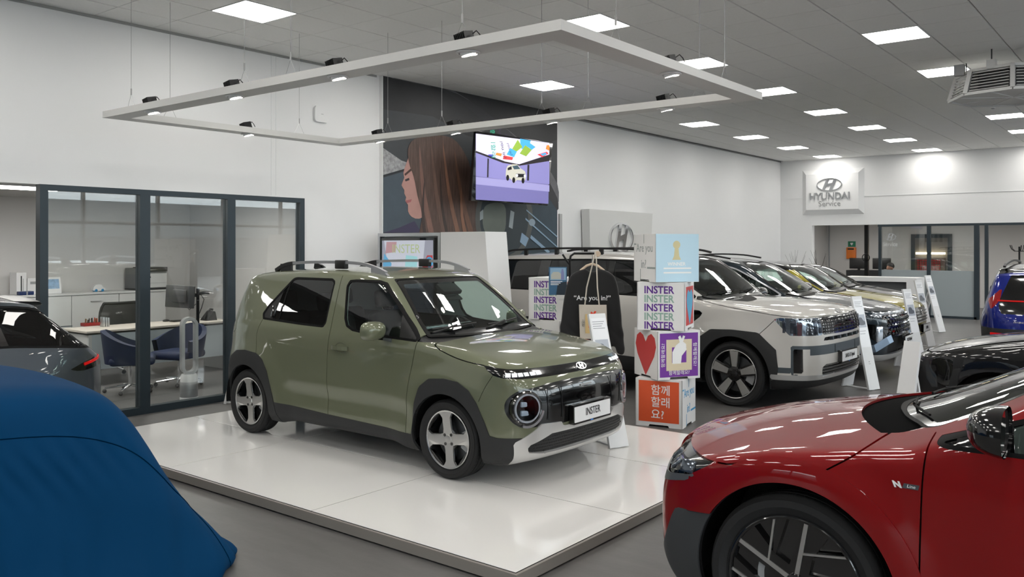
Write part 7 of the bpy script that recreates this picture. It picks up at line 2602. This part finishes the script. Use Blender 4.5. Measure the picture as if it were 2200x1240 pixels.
def tub_chair(label, x, y, rz):
    t = thing('tub_chair', label, 'chair', (x, y, 0), rz, 'blue tub chairs at the office desk')
    ro, ri = [], []
    for i in range(25):
        a = math.radians(-118 + 236*i/24)
        top = .60 + .20*math.cos(a/1.35)**2
        lo = .38
        f = 1.0
        row_o, row_i = [], []
        for j in range(7):
            u = j/6
            z = lo + (top - lo)*u
            rr_ = .30 + .05*u
            row_o.append((rr_*1.02*math.sin(a), rr_*math.cos(a), z))
            row_i.append(((rr_ - .06)*1.02*math.sin(a), (rr_ - .06)*math.cos(a), z + (.012 if j == 6 else 0)))
        ro.append(row_o + row_i[::-1])
    MB().grid(ro).build('shell', M_BLUEC, t)
    MB().bbox(-.26, .26, -.30, .24, .36, .47, .05, 3).build('seat', M_BLUEC, t)
    star_base(t, .30, .37)
    return t


q1, q2 = atz(280, 842, 0), atz(385, 826, 0)
tub_chair('blue tub chair turned sideways, nearer the open end of the office', q1[0], q1[1], math.radians(150))
tub_chair('blue tub chair facing the desk, nearer the tower fan', q2[0], q2[1], math.radians(20))
# tower fan
fc = atz(406, 862, 0)
fan = thing('tower_fan', 'tall silver bladeless tower fan standing behind the glass', 'fan', (fc[0], fc[1], 0), math.radians(-106))
MB().lathe([(0, 0), (.105, 0), (.105, .05), (.10, .055)], 32).build('base', M_STAND if 'M_STAND' in globals() else M_WHITE, fan)
MB().lathe([(.10, .055), (.102, .06), (.102, .235), (.10, .24)], 32).build('filter_drum', mat('fan_filter', (168, 170, 172), .35, metal=.5, bump=(400, .3)), fan)
MB().lathe([(.10, .24), (.100, .30), (.085, .33), (0, .335)], 32).build('collar', M_WHITE, fan)
lp = []
for k in range(40):
    u = k/40*2*math.pi
    x = .075*math.copysign(abs(math.cos(u))**.9, math.cos(u))
    z = .68 + (.31*math.sin(u) if abs(math.sin(u)) < 2 else 0)
    lp.append((x, 0, z))
lp = [(-.078, 0, .42), (-.078, 0, .92)] + [(.078*math.cos(a), 0, .92 + .078*math.sin(a)) for a in np.linspace(math.pi*.9, math.pi*.1, 9)] + [(.078, 0, .92), (.078, 0, .42)] + [(.078*math.cos(a), 0, .42 + .078*math.sin(a)) for a in np.linspace(-math.pi*.1, -math.pi*.9, 9)] + [(-.078, 0, .42), (-.078, 0, .5)]
MB().tube(lp, .02, 8, sq=(.11, .036), cap=False).build('air_loop', mat('fan_silver', (190, 192, 194), .3, metal=.4), fan)

# ---------------------------------------------------------------- service reception behind the back wall
SYB, SZ = 29.0, 2.66
b = MB().box(-9.4, 0, SYB, SYB + .1, 0, SZ).box(-9.5, -9.4, BY + .2, SYB, 0, SZ).box(-1.4, -1.3, BY + .2, SYB, 0, SZ)
struct(b.build('wall_service', M_OWALL))
struct(MB().box(-9.5, 0, BY + .2, SYB + .1, SZ, SZ + .1).build('ceiling_service', M_OFFCEIL))
for k, (x, y, lab) in enumerate(((-8.0, 26.0, 'service room ceiling light nearest the corner'), (-5.6, 26.2, 'service room ceiling light above the glass bays'), (-3.0, 26.0, 'service room ceiling light by the coat stand'))):
    t = thing('service_light', lab, 'ceiling light', (x, y, SZ))
    MB().box(-.62, .62, -.32, .32, -.02, 0).build('frame', M_WHITE, t)
    MB().box(-.59, .59, -.29, .29, -.026, -.02).build('diffuser', M_EMIT, t)
bx = lambda px, py: aty(px, py, BY)[0]
sv = thing('service_partition', 'dark framed glass screen with frosted lower panes at the service room', 'partition', (0, BY + .05, 0))
M_FROST = mat('frosted_glass', (150, 158, 160), .55, spec=.3)
ps = [(bx(1890, 560), .07), (bx(1995, 560), .09), (bx(2098, 560), .12), (bx(2119, 560), .08)]
MB().box(ps[0][0] - .05, -1.6, -.05, .05, 2.40, 2.46).build('head_rail', M_FRAME, sv)
MB().box(ps[0][0] - .05, ps[2][0], -.05, .05, 0, .06).build('sill_rail', M_FRAME, sv)
for x, w in ps:
    MB().box(x - w/2, x + w/2, -.05, .05, 0, 2.40).build('post', M_FRAME, sv)
for (a, w0), (c, w1) in zip(ps[:2], ps[1:3]):
    MB().box(a + w0/2, c - w1/2, -.01, .01, 1.24, 2.40).build('glass_pane', M_GLASS, sv)
    MB().box(a + w0/2, c - w1/2, -.012, .012, .06, 1.235).build('frosted_pane', M_FROST, sv)
text('pane_sign_reflection', 'Service', .16, mat('pane_reflection_white', (214, 216, 216), .4), sv, plane_M((bx(1912, 540), -.02, 1.92), (1, 0, 0), (0, 0, 1)), .001, sx=.8)  # reflection of the service sign, drawn as solid lettering on the pane
emblem(sv, plane_M((bx(1912, 520), -.02, 2.12), (1, 0, 0), (0, 0, 1)), .30, .20, mat('pane_reflection_grey', (168, 170, 172), .4), .004)  # emblem of the same reflection, painted flat grey
# things behind the glass
q = aty(1862, 560, 25.1)
t = thing('black_post', 'slim black upright post in the service room', 'post', (q[0], 25.1, 0))
MB().box(-.05, .05, -.05, .05, 0, SZ - .03).build('shaft', M_BLKM, t)
MB().lathe([(.10 + .012*math.cos(a), .012*math.sin(a)) for a in np.linspace(0, 6.28, 8)], 20, M=plane_M((0, -.08, 1.55), (1, 0, 0), (0, 0, 1))).build('valve_wheel', M_BLKM, t)
q = aty(1829, 542, SYB - .06)
t = thing('defibrillator_box', 'orange defibrillator box under a green sign on the service room wall', 'wall box', (q[0], SYB, q[2]))
MB().bbox(-.15, .15, -.12, 0, -.22, .16, .02, 2).build('case', mat('aed_orange', (226, 120, 36), .45), t)
MB().box(-.12, .12, -.02, 0, .18, .36).build('green_sign', mat('aed_green', (30, 120, 88), .5), t)
MB().box(-.10, .10, -.122, -.12, .08, .13).build('label_strip', M_INK, t)
MB().extrude([(x*.10, y*.10) for x, y in HEART], 0, .002, M=plane_M((0, -.021, .27), (1, 0, 0), (0, 0, 1))).build('heart_mark', M_PLATE, t)
# conduit on the wall
q = aty(1782, 540, SYB)
t = thing('wall_conduit', 'pale vertical conduit on the service room wall', 'conduit', (q[0], SYB - .03, 0))
MB().cyl((0, 0, 0), (0, 0, SZ - .02), .025, 10).build('pipe', M_GREYP, t)
# service desk with screens
q = aty(1865, 600, 26.0)
t = thing('service_counter', 'black service counter with screens in the service room', 'counter', (q[0] - .35, 27.9, 0))
MB().bbox(-.75, .75, -.35, .35, 0, 1.12, .01, 1).build('body', mat('counter_black', (24, 25, 27), .4), t)
for x in (-.45, .25):
    m_ = MB().bbox(x - .27, x + .27, -.10, -.06, 1.16, 1.50, .01, 2).build('screen', M_BLACK, t)
    MB().box(x - .03, x + .03, -.06, .02, 1.12, 1.3).build('screen_stand', M_BLACK, t)
# reception desk in front of the partition
a_, c_ = aty(1810, 600, 21.6), aty(1970, 600, 21.6)
t = thing('reception_desk', 'white block reception desk with a dark niche at the end of the parked row', 'desk', ((a_[0] + c_[0])/2, 21.6, 0))
w_ = (c_[0] - a_[0])/2
MB().box(-w_, w_, -.05, .75, 1.02, 1.12).build('top', M_WHITE, t)
MB().box(w_ - .22, w_, -.05, .75, 0, 1.02).build('end_block', M_WHITE, t)
MB().box(-w_, -w_ + .2, -.05, .75, 0, 1.02).build('end_block', M_WHITE, t)
MB().box(-w_ + .2, w_ - .22, .10, .75, 0, 1.02).build('niche_back', mat('niche_grey', (88, 90, 92), .5), t)
# doorway with lit shelf of red drawers
a_, c_ = aty(1966, 560, SYB - .05), aty(2036, 560, SYB - .05)
dr = MB().box(a_[0] - .12, c_[0] + .12, SYB - .06, SYB - .01, 0, 2.25).build('door_3', M_FRAME)
struct(dr)
MB().box(a_[0], c_[0], SYB - .075, SYB - .06, .0, 2.13).build('door_opening', mat('stores_grey', (96, 94, 92), .7), dr)
sh = thing('parts_shelf', 'lit shelf of small red parts drawers seen through the far doorway', 'shelf', ((a_[0] + c_[0])/2, SYB - .09, 0))
w_ = (c_[0] - a_[0])/2
MB().box(-w_ + .05, w_ - .05, -.10, 0, .75, 1.50).build('cabinet', mat('shelf_brown', (92, 74, 62), .6), sh)
M_DRAW = mat('drawer_red', (150, 34, 32), .4)
dm = None
for i in range(9):
    for j in range(9):
        x, z = -w_ + .10 + i*(2*w_ - .25)/9, .80 + j*.075
        if dm is None:
            dm = MB().box(0, .055, -.125, -.10, 0, .05).build('drawer', M_DRAW, sh, (x, 0, z)).data
        else:
            link('drawer', dm, sh, (x, 0, z))
MB().box(-w_ + .05, w_ - .05, -.10, -.04, 1.62, 1.68).build('strip_light', mat('strip_glow', (255, 240, 200), .4, emit=6, ecol=(255, 236, 196)), sh)
# coat stand, chair back, notice
q = aty(2190, 560, 25.6)
t = thing('coat_stand', 'black coat stand with curled hooks at the right edge', 'coat stand', (q[0], 25.6, 0))
MB().cyl((0, 0, 0), (0, 0, 1.86), .022, 10).build('pole', M_BLKM, t)
for k in range(5):
    a = k*2*math.pi/5
    d = Vector((math.cos(a), math.sin(a), 0))
    MB().tube([Vector((0, 0, 1.74)), d*.12 + Vector((0, 0, 1.74)), d*.20 + Vector((0, 0, 1.80)), d*.24 + Vector((0, 0, 1.90))], .011, 6).build('hook', M_BLKM, t)
    MB().tube([Vector((0, 0, .12)), d*.26 + Vector((0, 0, .01))], .012, 6).build('foot', M_BLKM, t)
# grass plants on the ledge of the back corner
for k, px in enumerate((1708, 1762)):
    q = aty(px, 560, 23.4)
    t = thing('grass_plant', 'sparse dark grass plant in the back corner, %s' % ('nearer the side wall' if k == 0 else 'nearer the service opening'), 'plant', (q[0], 23.4, 0))
    MB().lathe([(0, 0), (.16, 0), (.19, .75), (.17, .75), (.16, .70), (0, .70)], 20).build('pot', M_WHITE, t)
    rnd = random.Random(k)
    for i in range(9):
        x, y = rnd.uniform(-.08, .08), rnd.uniform(-.08, .08)
        l = rnd.uniform(.75, 1.1)
        dx = rnd.uniform(-.25, .25)
        MB().tube([(x, y, .70), (x + dx*.3, y, .70 + l*.6), (x + dx, y + dx*.2, .70 + l)], .006, 4, r1=.002).build('blade', mat('grass_dark', (46, 44, 40), .6), t)

# ---------------------------------------------------------------- seated man behind the frosted glass


class Blob:
    """smooth union of capsules: one continuous body"""
    def __init__(self, caps, k=.05, extra=None):
        self.caps, self.k, self.extra = [(np.array(a), np.array(b), ra, rb) for a, b, ra, rb in caps], k, extra
        P = np.array([p for a, b, ra, rb in self.caps for p in (a, b)])
        r = max(max(c[2], c[3]) for c in self.caps)
        self.lo, self.hi = P.min(0) - r, P.max(0) + r
        m = max(abs(self.lo[1]), abs(self.hi[1]))
        self.lo[1], self.hi[1] = -m, m

    def __call__(self, p):
        f = None
        for a, b, ra, rb in self.caps:
            d = b - a
            t = np.clip(((p - a) @ d)/(d @ d + 1e-9), 0, 1)
            g = np.linalg.norm(p - a - t[:, None]*d, axis=1) - (ra + (rb - ra)*t)
            f = g if f is None else smin(f, g, self.k)
        return f
    grad = CarField.grad


_blob = {}


def blob_part(name, F, m, parent, cell=.03, cut=None, offset=0.0):
    if F not in _blob:
        _blob[F] = Sheet.of(F, cell, 1)
    S = _blob[F]
    if cut is not None:
        S = S.cut(cut)[0]
    if offset:
        S = S.offset(offset)
    V, T = S.compact()
    me = bpy.data.meshes.new(name)
    me.from_pydata([tuple(v) for v in V], [], [tuple(int(i) for i in t) for t in T])
    me.polygons.foreach_set('use_smooth', [True]*len(T))
    me.materials.append(m)
    return link(name, me, parent)


# local: faces +x, seated, hips at the origin height .50; arms reach a desk in front
hand = lambda s: [((.46, s*.17, .80), (.53, s*.165, .805), .036, .03)] + [((.53, s*.165 + o, .805), (.53 + l, s*.165 + o*1.3, .792), .011, .009) for o, l in ((-.027, .065), (-.009, .08), (.009, .078), (.026, .06))] + [((.47, s*.15, .805), (.51, s*.115, .80), .013, .010)]
caps = [((0, 0, .52), (.0, 0, .72), .15, .13), ((0, 0, .72), (.02, 0, .95), .13, .145), ((.02, -.15, 1.0), (.02, .15, 1.0), .075, .075), ((.02, 0, 1.04), (.045, 0, 1.14), .058, .055),
        ((.06, 0, 1.25), (.05, 0, 1.29), .088, .094), ((.085, 0, 1.17), (.08, 0, 1.22), .055, .075), ((.145, 0, 1.215), (.162, 0, 1.205), .014, .016), ((.05, -.09, 1.23), (.05, .09, 1.23), .02, .02)]
for s in (-1, 1):
    caps += [((.02, s*.18, 1.0), (.08, s*.24, .76), .06, .048), ((.08, s*.24, .76), (.46, s*.17, .80), .046, .034), ((0, s*.09, .52), (.44, s*.11, .52), .09, .07), ((.44, s*.11, .52), (.42, s*.11, .10), .062, .045), ((.42, s*.11, .06), (.56, s*.12, .05), .045, .035)] + hand(s)
body = Blob(caps, .035)
q = aty(1913, 580, 26.4)
man = thing('person', 'person in a black top with short dark hair, seated looking down', 'person', (q[0] + .05, 26.4, .0), math.radians(215))
mb_ = blob_part('body', body, mat('skin_tone', (170, 128, 108), .55), man, .03)
blob_part('top', body, mat('black_shirt', (18, 18, 20), .8), mb_, .03, lambda V: np.maximum(np.maximum(.50 - V[:, 2], V[:, 2] - 1.075), V[:, 0] - .30), .012)
blob_part('trousers', body, mat('dark_trousers', (30, 32, 38), .8), mb_, .03, lambda V: np.maximum(V[:, 2] - .60, .10 - V[:, 2]), .008)
blob_part('hair', body, mat('dark_hair', (24, 20, 18), .7), mb_, .03, lambda V: np.maximum(1.255 + np.clip(V[:, 0] - .02, -1, 1)*.45 - V[:, 2], -1), .014)
blob_part('beard', body, mat('dark_hair', (24, 20, 18), .7), mb_, .03, lambda V: np.maximum(np.maximum(V[:, 2] - 1.185, 1.105 - V[:, 2]), .075 - V[:, 0]), .005)
for s in (-1, 1):
    MB().sphere((.138, s*.035, 1.248), .011, 10).build('eye', M_INK, mb_)
MB().box(.138, .146, -.022, .022, 1.168, 1.174).build('mouth', mat('lip_tone', (140, 84, 78), .6), mb_)
ch = thing('desk_chair', 'black swivel chair under the seated person', 'office chair', (q[0] + .05, 26.4, 0), math.radians(215))
MB().bbox(-.22, .24, -.23, .23, .34, .41, .03, 2).build('seat', M_BLACK, ch)
MB().bbox(-.30, -.24, -.21, .21, .50, .98, .03, 2).build('backrest', M_BLACK, ch)
MB().tube([(-.1, 0, .36), (-.26, 0, .40), (-.28, 0, .60)], .02, 8).build('back_bar', M_BLACK, ch)
star_base(ch, .28, .35)
dd = Vector((math.cos(math.radians(215)), math.sin(math.radians(215)), 0))*.72
dk = thing('service_desk', 'pale desk in front of the seated person', 'desk', (q[0] + .05 + dd.x, 26.4 + dd.y, 0), math.radians(215))
MB().box(-.28, .28, -.6, .6, .72, .75).build('top', M_CAB, dk)
for y in (-.57, .53):
    MB().box(-.25, .25, y, y + .04, 0, .72).build('leg_panel', M_CAB, dk)
